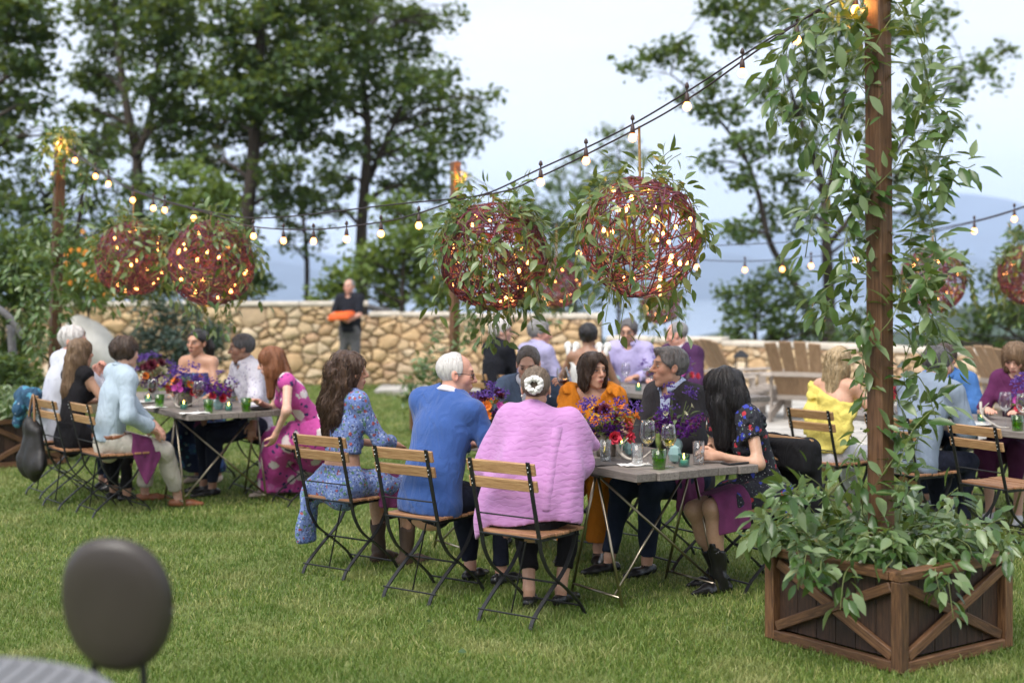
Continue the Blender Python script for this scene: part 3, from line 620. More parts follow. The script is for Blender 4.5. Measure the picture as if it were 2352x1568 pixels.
def vine(label, stems, nleaf, seed, size=1.0, parts=300, cat='vine', group=None, name='vine', dens_tip=0.0, spread=.5):
    """stems: polylines in world space; leaves sit alternately along them; the nearest ones are loose pieces"""
    r = random.Random(seed); o = V3(stems[0][0]); root = thing(name, label, cat, o, 0, group)
    b = MB(); L = []
    for st in stems:
        c = catmull(st, 6); b.tube([p - o for p in c], .0026, 4); L.append((c, sum(np.linalg.norm(c[i + 1] - c[i]) for i in range(len(c) - 1))))
    b.obj('stem', M_STEM, root, True, kind='stuff')
    tot = sum(l for _, l in L); items = []
    for c, l in L:
        n = max(2, int(round(nleaf * l / tot)))
        for i in range(n):
            t = (i + r.random()) / n * (len(c) - 1); k = min(int(t), len(c) - 2); p = c[k] + (c[k + 1] - c[k]) * (t - k); d = c[k + 1] - c[k]; d = d / (np.linalg.norm(d) + 1e-9)
            x, y, _ = frame(d, (r.uniform(-.3, .3), r.uniform(-.3, .3), 1)); a = r.random() * 2 * PI; side = x * math.cos(a) + y * math.sin(a)
            ld = side * (.7 + .4 * r.random()) + d * .55 + V3(0, 0, -.45 * r.random()) + V3(r.gauss(0, .2), r.gauss(0, .2), r.gauss(0, .2)); ld /= np.linalg.norm(ld)
            up = V3(r.gauss(0, .5), r.gauss(-.25, .5), 1.0); xx = np.cross(ld, up); xx /= np.linalg.norm(xx) + 1e-9; zz = np.cross(xx, ld)
            s = size * r.uniform(.62, 1.2); q = p + side * r.random() * spread * .12 * size - o
            items.append((np.linalg.norm(p - V3(0, 0, CAMZ)) / s, q, xx, ld, zz, s))
    items.sort(key=lambda k: k[0]); sv, sf, n0 = [], [], 0
    for i, (_, q, xx, ld, zz, s) in enumerate(items):
        k = r.randrange(5)
        if i < parts:
            M = Matrix(((xx[0] * s, ld[0] * s, zz[0] * s, q[0]), (xx[1] * s, ld[1] * s, zz[1] * s, q[1]), (xx[2] * s, ld[2] * s, zz[2] * s, q[2]), (0, 0, 0, 1)))
            ob('leaf', LEAFME[k], root, M=M)
        else:
            V, Fc = LEAFV[k]; sv.append((V * s) @ np.array([xx, ld, zz]) + q); sf += [tuple(j + n0 for j in f) for f in Fc]; n0 += len(V)
    if sv: mk('foliage', np.concatenate(sv), sf, L_VINES, root, True, kind='stuff')
    return root

# ---------------------------------------------------------------- timber posts in X-braced crates
W_POST = wood('stained_post', (0.060, 0.026, 0.012), (0.130, 0.060, 0.027), (0.205, 0.104, 0.050), (9, 9, .6), 0.6, isl=.3)
W_CRATE = wood('stained_board', (0.012, 0.006, 0.004), (0.036, 0.017, 0.009), (0.080, 0.038, 0.019), (1.0, 12, 12), 0.62, isl=.7)
W_TRIM = wood('stained_trim', (0.034, 0.015, 0.007), (0.112, 0.052, 0.022), (0.215, 0.112, 0.048), (1.0, 12, 12), 0.58, isl=.6)
M_EARTH = plain('potting_soil', (0.03, 0.022, 0.015), 0.95, var=0.5, nscale=30, bmp=0.8, bscale=60)
def piece(root, name, p0, p1, w, h, up, mat, ch=.004):
    """one board: its own object whose local x runs along the grain"""
    p0, p1 = V3(p0), V3(p1); x, y, d = frame(p1 - p0, up); b = MB(); b.box((0, 0, 0), (np.linalg.norm(p1 - p0), w, h), None, ch)
    c = (p0 + p1) / 2; M = Matrix(((d[0], x[0], y[0], c[0]), (d[1], x[1], y[1], c[1]), (d[2], x[2], y[2], c[2]), (0, 0, 0, 1)))
    o = b.obj(name, mat, root); o.matrix_basis = M; return o
def post(label, x, y, h, rot, lean, w=.094):
    b = MB(); b.box((0, 0, h / 2), (w, w, h), None, .006); o = b.obj('timber_post', W_POST); o.location = (x, y, 0.02); o.rotation_euler = (0, lean, rot)
    return tag(o, label, 'post', 'timber posts carrying the string lights')
def planter(label, x, y, rot, s=.76, h=.46):
    root = thing('wooden_planter', label, 'planter', (x, y, 0), rot, 'cross braced planter crates'); a = s / 2; pw = .058
    for sx in (-1, 1):
        for sy in (-1, 1): piece(root, 'corner_post', (sx * (a - pw / 2), sy * (a - pw / 2), .012), (sx * (a - pw / 2), sy * (a - pw / 2), h - .045), pw, pw, (1, 0, 0), W_TRIM)
    for k in range(4):
        ca, sa = [(1, 0), (0, 1), (-1, 0), (0, -1)][k]
        def T(u, v, z): return (ca * u + sa * v, sa * u - ca * v, z)      # u outward, v along the face
        up = (ca, sa, 0); L = a - pw
        piece(root, 'rim_board', T(a - .035, -a + (0.002 if k % 2 else .0735), h - .022), T(a - .035, a - (0.002 if k % 2 else .0735), h - .022), .07, .042, (0, 0, 1), W_TRIM)
        piece(root, 'base_board', T(a - .02, -L, .032), T(a - .02, L, .032), .05, .036, up, W_TRIM)
        n = 6
        for i in range(n):
            v0 = -L + 2 * L * (i + .5) / n; piece(root, 'side_board', T(a - .052, v0, .06), T(a - .052, v0, h - .048), 2 * L / n - .004, .016, up, W_CRATE, .002)
        piece(root, 'brace', T(a - .029, -L + .01, .075), T(a - .029, L - .01, h - .075), .048, .026, up, W_TRIM)
        piece(root, 'brace', T(a - .0195, L - .01, .078), T(a - .0195, -L + .01, h - .072), .048, .028, up, W_TRIM)
    b = MB(); b.box((0, 0, h - .10), (s - .15, s - .15, .05)); b.obj('soil', M_EARTH, root)
    return root
PA = R(36)
planter('cross braced brown planter crate at the lower right, heaped with vine leaves', 1.82, 6.90, PA, .83)
post('brown timber post rising from the lower right planter out of the frame', 1.80, 6.92, 3.3, PA, R(-.6))
p = at(62, 1000, 13.9)
planter('cross braced planter crate at the left frame edge behind the left table', -4.83, 13.85, PA)
post('brown timber post at the left behind the left table, lit orange at its top', -4.50, 13.9, 3.15, PA, R(1.6))
planter('planter crate at the foot of the centre post, hidden behind the guests', -.68, 16.7, PA)
post('brown timber post in the centre behind the left front lantern ball', -.68, 16.65, 3.15, PA, R(.4))

rv = random.Random(77)
def hang(p, n, ln, out, r):
    """a trailing stem from p"""
    pts = [V3(p)]; d = V3(out)
    for i in range(n): d = d * .72 + V3(r.gauss(0, .10), r.gauss(0, .10), -.5 - .2 * r.random()) * .5; pts.append(pts[-1] + d * ln / n)
    return pts
# vine on the big right post: a twining stem, plus trailing ends
def post_vine_right():
    r = random.Random(5); X0, Y0 = 1.80, 6.92; st = []
    tw = [V3(X0 + .10 * math.cos(t * 1.7 + 1), Y0 - .02 + .10 * math.sin(t * 1.7 + 1), .45 + t * .19) for t in range(15)]; st.append(tw)
    def g(px, py, dy=0.0): return V3(at(px, py, 6.85 + dy))
    for a in [[(2050, 1150), (2110, 1000), (2075, 850), (2120, 700), (2090, 560), (2130, 420), (2100, 300), (2140, 160), (2080, 20), (2060, -60)],
              [(2070, 700), (2130, 640), (2150, 560), (2130, 460), (2160, 330), (2140, 230), (2110, 100), (2060, 10)],
              [(2000, 640), (1950, 560), (2010, 460), (1960, 380), (2000, 250), (1950, 150), (1990, 60), (1960, -40)],
              [(1990, 60), (1920, 40), (1850, 70), (1790, 130), (1770, 220), (1790, 290)], [(1990, -10), (1900, 10), (1830, 60), (1800, 170), (1830, 290), (1870, 350)],
              [(1980, 120), (1910, 160), (1880, 260), (1910, 360), (1890, 430)], [(1970, 200), (1930, 300), (1960, 400), (1930, 470)], [(1980, 20), (1880, 100), (1850, 200), (1860, 290)],
              [(2090, 330), (2130, 360), (2170, 360), (2215, 385), (2240, 378)], [(2110, 420), (2160, 410), (2190, 440)],
              [(2000, 460), (1930, 440), (1880, 470), (1860, 530), (1850, 590)], [(2000, 470), (1960, 500), (1940, 560), (1945, 620)],
              [(1990, 640), (1930, 645), (1890, 670), (1870, 700)], [(1985, 680), (1930, 690), (1900, 715), (1870, 740)], [(2040, 600), (2100, 600), (2130, 660), (2120, 760)],
              [(2060, 640), (2110, 700), (2150, 740), (2170, 800), (2190, 850)], [(1995, 720), (1980, 780), (1992, 860), (1985, 930)],
              [(2060, 900), (2100, 860), (2130, 900), (2150, 960)], [(2060, 1080), (2090, 1000), (2120, 960), (2165, 920)], [(1990, 1000), (1960, 1050), (1980, 1120)], [(2050, 980), (2090, 1010), (2100, 1080)], [(1980, 1080), (1930, 1110), (1880, 1160)],
              [(2090, 740), (2130, 780), (2110, 840)], [(2080, 180), (2120, 240), (2160, 250), (2180, 320)]]:
        st.append([g(px, py, r.uniform(-.12, .10)) for px, py in a])
    vine('leafy green vine trailing all the way up the big right post', st, 1150, 6, 1.25)
post_vine_right()
def planter_vine_right():
    r = random.Random(9); st = []
    for i in range(62):
        a = r.random() * 2 * PI; rr = .36 * math.sqrt(r.random()); q = V3(1.82 + rr * math.cos(a), 6.89 + rr * math.sin(a), .44); h = r.uniform(.05, .17); o = V3(math.cos(a), math.sin(a), 0)
        k = r.uniform(.10, .26) * (.62 if math.sin(a) < -.2 else 1); st.append([q, q + o * k * .35 + V3(0, 0, h), q + o * k + V3(r.gauss(0, .04), r.gauss(0, .04), h * .8), q + o * k * 1.35 + V3(0, 0, h * .35)])
    for px, py, qx, qy in [(1830, 1250, 1850, 1340), (1900, 1270, 1885, 1350), (1960, 1290, 1930, 1400), (2180, 1290, 2190, 1420), (2150, 1300, 2160, 1370), (1800, 1230, 1750, 1200), (1840, 1180, 1800, 1130), (2300, 1270, 2350, 1280), (1780, 1220, 1755, 1180), (1870, 1260, 1845, 1330)]:
        st.append([V3(at(px, py, 6.62)), V3(at((px + qx) / 2 - 6, (py + qy) / 2 - 22, 6.40)), V3(at(qx, qy, 6.33))])
    for px, py in [(1800, 1120), (1850, 1090), (1790, 1180), (2080, 1120), (2200, 1120), (2300, 1190)]:
        st.append([V3(at(px + (2040 - px) * .45, py + 110, 6.8)), V3(at(px + (2040 - px) * .2, py + 30, 6.7)), V3(at(px, py, 6.62))])
    vine('heap of leafy green vine spilling over the lower right planter', st, 1500, 10, 1.12)
planter_vine_right()
def post_vine_left():
    r = random.Random(15); st = []; Yv = 13.8
    for a in [[(115, 830), (140, 700), (110, 600), (150, 520), (125, 430), (150, 360), (130, 310)], [(130, 330), (160, 320), (185, 350), (200, 420), (190, 480)], [(110, 330), (95, 360), (85, 420)], [(120, 600), (70, 560), (40, 590), (20, 640)], [(125, 620), (170, 600), (200, 640), (210, 700)], [(110, 640), (70, 640), (50, 700), (40, 760)],
              [(130, 640), (150, 700), (145, 780), (150, 830)], [(115, 500), (80, 520), (60, 570)], [(130, 560), (180, 540), (220, 580), (230, 640)], [(95, 700), (70, 760), (85, 820)], [(135, 300), (165, 305), (215, 380), (260, 420)], [(125, 660), (90, 690), (95, 760), (80, 830)], [(130, 540), (160, 560), (180, 620), (160, 690)], [(150, 310), (110, 320), (90, 340)]]:
        st.append([V3(at(px, py, Yv + r.uniform(-.25, .25))) for px, py in a])
    vine('leafy vine wound round the left post', st, 1300, 16, 1.05)
    st = []
    for i in range(34):
        a = r.random() * 2 * PI; rr = .34 * math.sqrt(r.random()); q = V3(-4.83 + rr * math.cos(a), 13.85 + rr * math.sin(a), .42); o = V3(math.cos(a), math.sin(a), 0); h = r.uniform(.1, .32)
        st.append([q, q + o * .1 + V3(0, 0, h), q + o * .25 + V3(0, 0, h * .6)])
    vine('leafy plants filling the planter at the left frame edge', st, 800, 17, 1.0)
    st = []
    for a in [[(1010, 930), (1000, 850), (1010, 760)], [(1000, 900), (985, 820), (1000, 740)], [(960, 930), (975, 860), (960, 820)], [(1020, 900), (990, 860), (950, 850)], [(1010, 930), (960, 880), (925, 880)], [(980, 940), (940, 900), (920, 920)], [(1050, 820), (1065, 700), (1045, 600), (1060, 480), (1050, 400)], [(1060, 640), (1085, 720), (1075, 800)], [(1040, 800), (1080, 760), (1100, 740)], [(1000, 950), (970, 930), (930, 940)], [(1055, 400), (1080, 420), (1090, 480)]]:
        st.append([V3(at(px, py, 16.4 + r.uniform(-.25, .25))) for px, py in a])
    vine('leafy vine climbing from the centre planter up the centre post', st, 800, 18, 1.0)
post_vine_left()

# ---------------------------------------------------------------- cable, string lights, wicker lantern balls
M_CABLE = plain('black_cable', (0.028, 0.020, 0.026), 0.55, var=0.2); M_SOCK = plain('bulb_socket', (0.05, 0.028, 0.026), 0.5, var=0.2)
G_BULB = glow('bulb_glow', (1.0, 0.38, 0.10), 5.0); G_FAIRY = glow('small_bulb_glow', (1.0, 0.36, 0.09), 9.0)
M_ROPE = plain('jute_rope', (0.36, 0.22, 0.09), 0.9, var=0.3, nscale=60, bmp=0.8, bscale=150)
W_TWIG = wood('wicker_twig', (0.045, 0.011, 0.024), (0.14, 0.028, 0.055), (0.27, 0.072, 0.10), (1, 1, 1), 0.55, 16)
def warm_lamp(c, e, rad=.03):
    l = bpy.data.lights.new('lamp_light', 'POINT'); l.energy = e; l.color = (1.0, .42, .10); l.shadow_soft_size = rad; o = bpy.data.objects.new('lamp_light', l); C.objects.link(o); o.location = c; return o
def cable(label, runs, bulbs, group='string lights over the tables', r=.0055, br=.80):
    o = V3(runs[0][0]); root = thing('string_light', label, 'string light', o, 0, group)
    for run in runs:
        b = MB(); b.tube([p - o for p in catmull(run, 8)], r, 5); b.obj('cable', M_CABLE, root, True)
    for p in bulbs:
        p = V3(p) - o; s = MB(); s.lathe([(.004, .07 * br), (.014 * br, .055 * br), (.016 * br, .035 * br), (.006 * br, .03 * br), (.006 * br, .0), (.012 * br, -.005 * br), (.017 * br, -.035 * br), (.019 * br, -.062 * br), (.012 * br, -.066 * br)], 8)
        so = s.obj('socket', M_SOCK, root, True); so.location = p
        g = MB(); g.lathe([(.001, -.128 * br), (.018 * br, -.122 * br), (.029 * br, -.105 * br), (.029 * br, -.092 * br), (.017 * br, -.068 * br), (.011 * br, -.064 * br)], 10); g.obj('bulb', G_BULB, so, True)
    return root
def g9(px, py, Y): return V3(at(px, py, Y))
def lineY(px):                                        # depth of the straight run from right post to left post at picture column px
    k = (px - HX) / F; return (1.80 + .906 * 6.95) / (.906 + k)
main1 = [g9(1985, -45, 7.0), g9(1770, 95, lineY(1770)), g9(1600, 215, lineY(1600)), g9(1470, 292, lineY(1470)), g9(1243, 405, lineY(1243)), g9(1130, 445, lineY(1130)), g9(900, 470, lineY(900)), g9(620, 500, lineY(620)), g9(485, 487, lineY(485)), g9(310, 437, lineY(310)), g9(200, 370, lineY(200)), g9(130, 322, 13.85)]
main2 = [g9(1985, -30, 7.05), g9(1770, 88, lineY(1770)), g9(1580, 210, lineY(1580)), g9(1460, 282, lineY(1460)), g9(1350, 338, lineY(1350)), g9(1240, 388, lineY(1240)), g9(1130, 440, lineY(1130)), g9(1050, 460, lineY(1050)), g9(960, 490, lineY(960)), g9(875, 510, lineY(875)), g9(720, 527, lineY(720)), g9(580, 520, lineY(580)), g9(485, 492, lineY(485)), g9(310, 440, lineY(310)), g9(215, 385, lineY(215)), g9(132, 326, 13.85)]
bl = [(1965, -12), (1830, 58), (1705, 135), (1578, 213), (1453, 286), (1346, 340), (1242, 390), (1045, 465), (962, 492), (875, 512), (796, 525), (720, 530), (651, 530), (582, 520), (445, 480), (378, 462), (352, 458), (305, 440), (249, 403), (219, 386), (172, 350), (140, 326)]
cable('long string of warm bulbs from the big right post to the left post', [main1, main2], [g9(px, py, lineY(px)) for px, py in bl])
cable('string of warm bulbs over the right hand table behind the big post', [[g9(1050, 385, 16.6), g9(1285, 520, 17), g9(1500, 562, 16.8), g9(1640, 564, 16), g9(1990, 546, 15), g9(2140, 528, 14.6), g9(2352, 474, 14), g9(2700, 330, 13)],
      [g9(1050, 390, 16.6), g9(1300, 560, 17.2), g9(1560, 592, 17), g9(1710, 600, 16.6), g9(1863, 590, 16), g9(1990, 575, 15.4), g9(2150, 532, 14.6), g9(2352, 476, 14), g9(2700, 332, 13)]],
      [g9(1711, 602, 16.6), g9(1797, 600, 16.3), g9(1863, 592, 16), g9(1965, 578, 15.4), g9(2238, 510, 14.3), g9(2330, 482, 14.05), g9(1600, 596, 17), g9(1330, 565, 17.2)], br=.95)
def lantern_ball(label, px, py, Y, rp, top, seed, nb=20, vines=26, nl=240, parts=240, bottom=.5, vlabel=None, gap=0, rings=78):
    c = g9(px, py, Y); Rr = rp * Y / F; r = random.Random(seed); root = thing('lantern_ball', label, 'lantern', c, 0, 'wicker lantern balls'); b = MB()
    for i in range(rings):
        n = V3(r.gauss(0, 1), r.gauss(0, 1), r.gauss(0, 1)); n /= np.linalg.norm(n); x, y, _ = frame(n); off = n * Rr * r.uniform(-.55, .55); q = math.sqrt(Rr * Rr - off @ off); f1, f2 = r.random() * 6, r.random() * 6; t0 = r.random() * 6; ex = r.uniform(4.0, 6.6)
        pts = [off + (x * math.cos(t0 + a) + y * math.sin(t0 + a)) * q * (1 + .035 * math.sin(3 * a + f1) + .03 * math.sin(5 * a + f2)) for a in np.linspace(0, ex, 30)]
        b.tube(pts, Rr * r.uniform(.0085, .0150), 4)
    b.obj('wicker_shell', W_TWIG, root, True, kind='stuff')
    for i in range(nb):
        n = V3(r.gauss(0, 1), r.gauss(0, 1) - .35, r.gauss(0, 1)); n /= np.linalg.norm(n); g = MB(); g.lathe([(.0005, -.021), (.010, -.017), (.013, -.007), (.009, .006), (.004, .012)], 8); go = g.obj('bulb', G_FAIRY, root, True); go.location = n * Rr * r.uniform(.80, .97); go.scale = [.88 * Rr / .33 * r.uniform(.75, 1.2)] * 3
    t = V3(top) - c; k = MB(); k.tube(catmull([t, t * .5 + V3(0, 0, Rr * .5), V3(0, 0, Rr * .98)], 8), .008, 6); k.obj('rope', M_ROPE, root, True)
    lo = warm_lamp((0, 0, 0), 5.0 * (Rr / .33) ** 2, .08); lo.parent = root
    st = []
    for i in range(int(vines * 1.5)):                             # garland: over the top, down the flanks, under the belly
        a = r.random() * 2 * PI; ph = r.choice([r.uniform(.15, .8), r.uniform(.2, 1.4), r.uniform(1.2, 2.5)]); p = []
        if gap and abs(((a + PI / 2 + PI) % (2 * PI)) - PI) < 1.0 and r.random() < gap: a += 1.6
        for j in range(5):
            aa = a + (j - 1) * r.uniform(.1, .28); pp = ph + j * r.uniform(.08, .22); k2 = Rr * (1.05 + .12 * r.random())
            p.append(c + V3(math.sin(pp) * math.cos(aa) * k2, math.sin(pp) * math.sin(aa) * k2, math.cos(pp) * k2))
        if r.random() < bottom + .25:
            e = p[-1] - c; p.append(p[-1] + V3(e[0] * .18, e[1] * .18, -.10 - .05 * r.random())); p.append(p[-1] + V3(e[0] * .08, e[1] * .08, -.08))
        st.append(p)
    for i in range(6):
        a = r.random() * 2 * PI; q = c + V3(math.cos(a) * Rr * .35, math.sin(a) * Rr * .35, Rr * .93); st.append([q, q + V3(math.cos(a) * .05, math.sin(a) * .05, .12), q + V3(math.cos(a) * .12, math.sin(a) * .12, .17)])
    vine(vlabel, st, int(nl * 2.1), seed + 50, 1.05, parts, group='leafy garlands on the lantern balls', name='garland', cat='garland')
    return root
lantern_ball('front right wicker lantern ball, the largest in view, under the knotted rope', 1470, 545, 8.16, 134, g9(1468, 290, 8.16), 101, 26, 30, 330, 290, vlabel='leafy garland round the front right lantern ball, bare over its upper middle', gap=.8, rings=48)
lantern_ball('front left wicker lantern ball above the head of the man in the blue sweater', 1133, 588, 9.1, 120, g9(1133, 443, 9.1), 102, 22, 40, 480, 300, vlabel='leafy garland round the front left lantern ball, trailing below it')
lantern_ball('wicker lantern ball over the left table, nearer of the left pair', 485, 605, 11.7, 95, g9(485, 488, 11.7), 103, 20, 24, 230, 230, vlabel='leafy garland on the nearer ball of the left pair')
lantern_ball('wicker lantern ball over the left table, nearer the left post', 305, 595, 12.7, 82, g9(308, 438, 12.7), 104, 20, 26, 260, 260, vlabel='leafy garland on the ball nearer the left post')
lantern_ball('wicker lantern ball just right of the big post', 2142, 645, 14.5, 72, g9(2142, 527, 14.5), 105, 20, 26, 260, 160, vlabel='leafy garland on the ball just right of the big post')
lantern_ball('wicker lantern ball half cut off by the right frame edge', 2362, 632, 14.0, 66, g9(2362, 472, 14.0), 106, 16, 24, 240, 160, vlabel='leafy garland on the ball cut off by the right frame edge')
lantern_ball('small far wicker lantern ball seen between the two big front ones', 1278, 650, 17.0, 56, g9(1278, 515, 17.0), 107, 14, 14, 90, 60, vlabel='thin garland on the small far ball between the two front ones')
lantern_ball('small far wicker lantern ball hanging just below the big right one', 1518, 700, 16.8, 42, g9(1518, 562, 16.8), 108, 10, 16, 130, 80, vlabel='thin garland on the small far ball below the big right one')

warm_lamp(g9(140, 338, 13.70), 5.0); warm_lamp(g9(1062, 410, 16.5), 5.0); warm_lamp(g9(1965, 12, 6.9), 1.6)
# ---------------------------------------------------------------- tables and chairs
U2 = V3(-.53, .848); Vv = V3(.848, .53); TZ = .75
W_CHAIR = wood('acacia_slat', (0.20, 0.10, 0.045), (0.36, 0.205, 0.095), (0.50, 0.32, 0.16), (1.0, 14, 14), 0.5, isl=.45)
W_SEAT = wood('acacia_seat_slat', (0.17, 0.075, 0.035), (0.30, 0.145, 0.07), (0.42, 0.235, 0.12), (1.0, 14, 14), 0.5, isl=.45)
W_TABLE = wood('weathered_plank', (0.10, 0.085, 0.075), (0.18, 0.155, 0.14), (0.28, 0.25, 0.22), (1.0, 10, 10), 0.62, isl=.35)
M_STEEL = plain('brushed_rod', (0.42, 0.36, 0.27), 0.28, 1.0, var=0.1)
M_FRAME = plain('chair_frame', (0.016, 0.016, 0.018), 0.4, 0.2, var=0.2, nscale=20)
M_RIVET = plain('rivet_steel', (0.55, 0.55, 0.55), 0.3, 1.0, var=0.05)
def make_chair():
    root = thing('folding_chair', 'x', 'chair', (0, 0, 0), 0, 'wooden bistro folding chairs')
    for sx in (-1, 1):
        x = sx * .185
        b = MB(); up = (1, 0, 0)
        b.flat(catmull([(x, -.285, .845), (x, -.235, .64), (x, -.185, .45), (x, -.16, .36), (x, -.09, .26), (x, .04, .17), (x, .17, .07), (x, .225, .0)], 4), .022, .007, up)
        x2 = sx * .165
        b.flat(catmull([(x2, .165, .440), (x2, .14, .36), (x2, .06, .25), (x2, -.08, .15), (x2, -.20, .055), (x2, -.235, .0)], 4), .022, .007, up)
        b.obj('leg', M_FRAME, root)
        r = MB()
        for z in (.818, .795, .732, .709):
            y = -.285 + (.845 - z) * .05 / .205
            r.ball((x, y - .008, z), .0045, 6, 4); r.ball((x, y + .030, z), .004, 6, 4)
        r.obj('rivet', M_RIVET, root, True)
        f = MB(); f.bar((x2, -.19, .437), (x2, .18, .437), .006, .022); f.obj('seat_rail', M_FRAME, root)
    b = MB()
    for y, z, rr in ((-.215, .555, .0045), (-.187, .447, .006), (.165, .425, .006), (.19, .05, .006), (-.205, .055, .005), (-.02, .20, .006)):
        b.tube([(-.19, y, z), (.19, y, z)], rr, 6)
    b.bar((.10, -.18, .43), (.02, -.20, .06), .010, .003, (1, 0, 0))
    b.obj('cross_bar', M_FRAME, root)
    tilt = math.atan2(.05, .205)
    for z, h in ((.806, .062), (.720, .058)):
        y = -.285 + (.845 - z) * .05 / .205 + .014; s = MB(); s.box((0, 0, 0), (.43, .018, h), None, .003); o = s.obj('back_slat', W_CHAIR, root); o.location = (0, y, z); o.rotation_euler = (tilt, 0, 0)
    for i in range(6):
        s = MB(); s.box((0, 0, 0), (.395, .054, .016), None, .003); o = s.obj('seat_slat', W_SEAT, root); o.location = (0, -.155 + i * .0655, .457 - (.004 if i in (2, 3) else 0))
    return root
CHAIR0 = None; NCH = 0
def yaw_of(f): return math.atan2(-f[0], f[1])
def chair(x, y, f, label):
    """f: ground direction the sitter looks"""
    global CHAIR0
    if CHAIR0 is None: CHAIR0 = make_chair(); o = CHAIR0
    else: o = dup(CHAIR0, (0, 0, 0), 0, label)
    o['label'] = label; o.location = (x, y, .012); o.rotation_euler = (0, 0, yaw_of(f)); return o
def table(label, N, L, wd=.83):
    N = V3(*N); root = thing('dining_table', label, 'table', (N[0], N[1], 0), math.atan2(Vv[1], Vv[0]), 'long plank dining tables'); r = random.Random(int(N[0] * 1000) & 255)
    # local x = across (v), local y = along (u)
    n = 6; w = wd / n
    for i in range(n):
        e0, e1 = r.uniform(-.012, .014), L + r.uniform(-.012, .012); b = MB(); b.box((0, 0, 0), (e1 - e0, w - .0035, .044), None, .003)
        o = b.obj('plank', W_TABLE, root); o.location = (w * (i + .5), (e0 + e1) / 2, TZ - .022 - r.uniform(0, .0015)); o.rotation_euler = (0, 0, PI / 2)
    b = MB()
    for y in (.45, L - .45): b.box((wd / 2, y, TZ - .056), (wd - .1, .09, .022))
    b.obj('batten', W_TABLE, root)
    for y, sg in ((.45, 1), (L - .45, -1)):
        for x in (.06, wd - .10):
            b = MB(); z1 = TZ - .062; f0, f1 = y - .25 * 1, y + .23
            b.tube([(x, y - .012, z1), (x - .01, f0, .01)], .0085, 8); b.tube([(x, y + .012, z1), (x - .01, f1, .01)], .0085, 8); b.tube([(x - .01, f0 + .015, .06), (x - .01, f1 - .015, .06)], .007, 6)
            b.obj('leg', M_STEEL, root, True)
        b = MB(); b.tube([(.07, y, z1), (wd - .11, f0 + .05 if sg > 0 else f1 - .05, .075)], .0075, 8); b.obj('brace', M_STEEL, root, True)
        b = MB(); b.tube([(wd - .11, y + .02, z1), (.06, (f0 + .08 if sg > 0 else f1 - .08), .066)], .0075, 8); b.obj('brace', M_STEEL, root, True)
    return root
T1N, T2N, T3N, T4N = (.655, 7.425), (-2.46, 10.78), (1.585, 12.14), (3.69, 9.09)
table('grey plank dining table at the centre, its corner toward the lower right planter', T1N, 2.5)
table('grey plank dining table at the left, set with green tumblers and red wine', T2N, 2.5)
table('plank dining table furthest back, in front of the low stone wall', T3N, 3.0)
table('plank dining table at the right frame edge behind the big post', T4N, 2.7)
def TT(N, u, v): return V3(N[0] + U2[0] * u + Vv[0] * v, N[1] + U2[1] * u + Vv[1] * v)
FV = Vv; NV = -Vv
CF = V3(.60, .80)
SEAT = dict(curly=((-.98, 8.61), CF), blue=((-.44, 7.96), CF), pink=((.10, 7.42), CF), dark=(TT(T1N, .30, 1.06), NV), suit=(TT(T1N, 1.0, 1.10), NV), orange=(TT(T1N, 1.72, 1.02), V3(-.7, -.7)), navy=(TT(T1N, 2.32, .88), V3(-.45, -.89)),
    light=((-3.02, 10.80), V3(.79, .61)), longh=((-3.38, 11.12), V3(.79, .61)), white=((-3.72, 11.72), V3(.79, .61)), redh=((-1.63, 11.28), V3(-.88, -.47)), pattern=((-2.10, 11.95), V3(-.85, -.52)), bare=((-2.74, 12.60), V3(-.55, -.83)),
    turtle=((-.16, 14.35), V3(.82, .57)), lav=((.20, 13.95), V3(.82, .57)), bow=((.69, 13.0), V3(.5, .86)), spec=((1.20, 14.55), V3(-.45, -.89)), purple=((1.70, 13.95), V3(-.8, -.6)),
    yellow=((2.33, 10.27), V3(.81, .59)), grey=((2.76, 9.72), V3(.85, .53)), empty=((3.15, 9.12), V3(.87, .49)), denim=((3.50, 11.26), V3(-.7, -.71)), blond=((3.82, 10.72), V3(-.75, -.66)))
CL = dict(curly='folding chair under the woman with long curly brown hair', blue='folding chair under the man in the blue sweater', pink='folding chair under the woman in the pink poncho, nearest the camera', dark='folding chair draped with a black jacket under the black haired woman', suit='folding chair under the grey haired man in the charcoal blazer', orange='folding chair under the woman in the orange dress', navy='folding chair under the man in the blue suit raising a wine glass',
    light='folding chair under the man in the pale blue shirt and cream trousers', longh='folding chair with a dark handbag hung on its back corner', white='folding chair with a teal scarf over its back at far left', redh='folding chair under the red haired woman in the pink dress', pattern='folding chair under the man in the patterned grey shirt', bare='folding chair under the dark haired woman with bare shoulders',
    turtle='folding chair under the grey haired man in the black turtleneck', lav='folding chair under the man in the lavender shirt at the back table', bow='folding chair under the woman with white bows on her shoulders', spec='folding chair under the man in black glasses facing the camera', purple='folding chair under the bald man in the purple jacket',
    yellow='folding chair under the blonde woman in the yellow top', grey='folding chair under the man in the grey blue shirt, beside the big post', empty='empty folding chair at the right hand table, nobody on it', denim='folding chair under the man in the bright denim shirt', blond='folding chair under the blonde woman with bangs at the right edge')
for k, (p, f) in SEAT.items(): chair(p[0], p[1], f, CL[k])

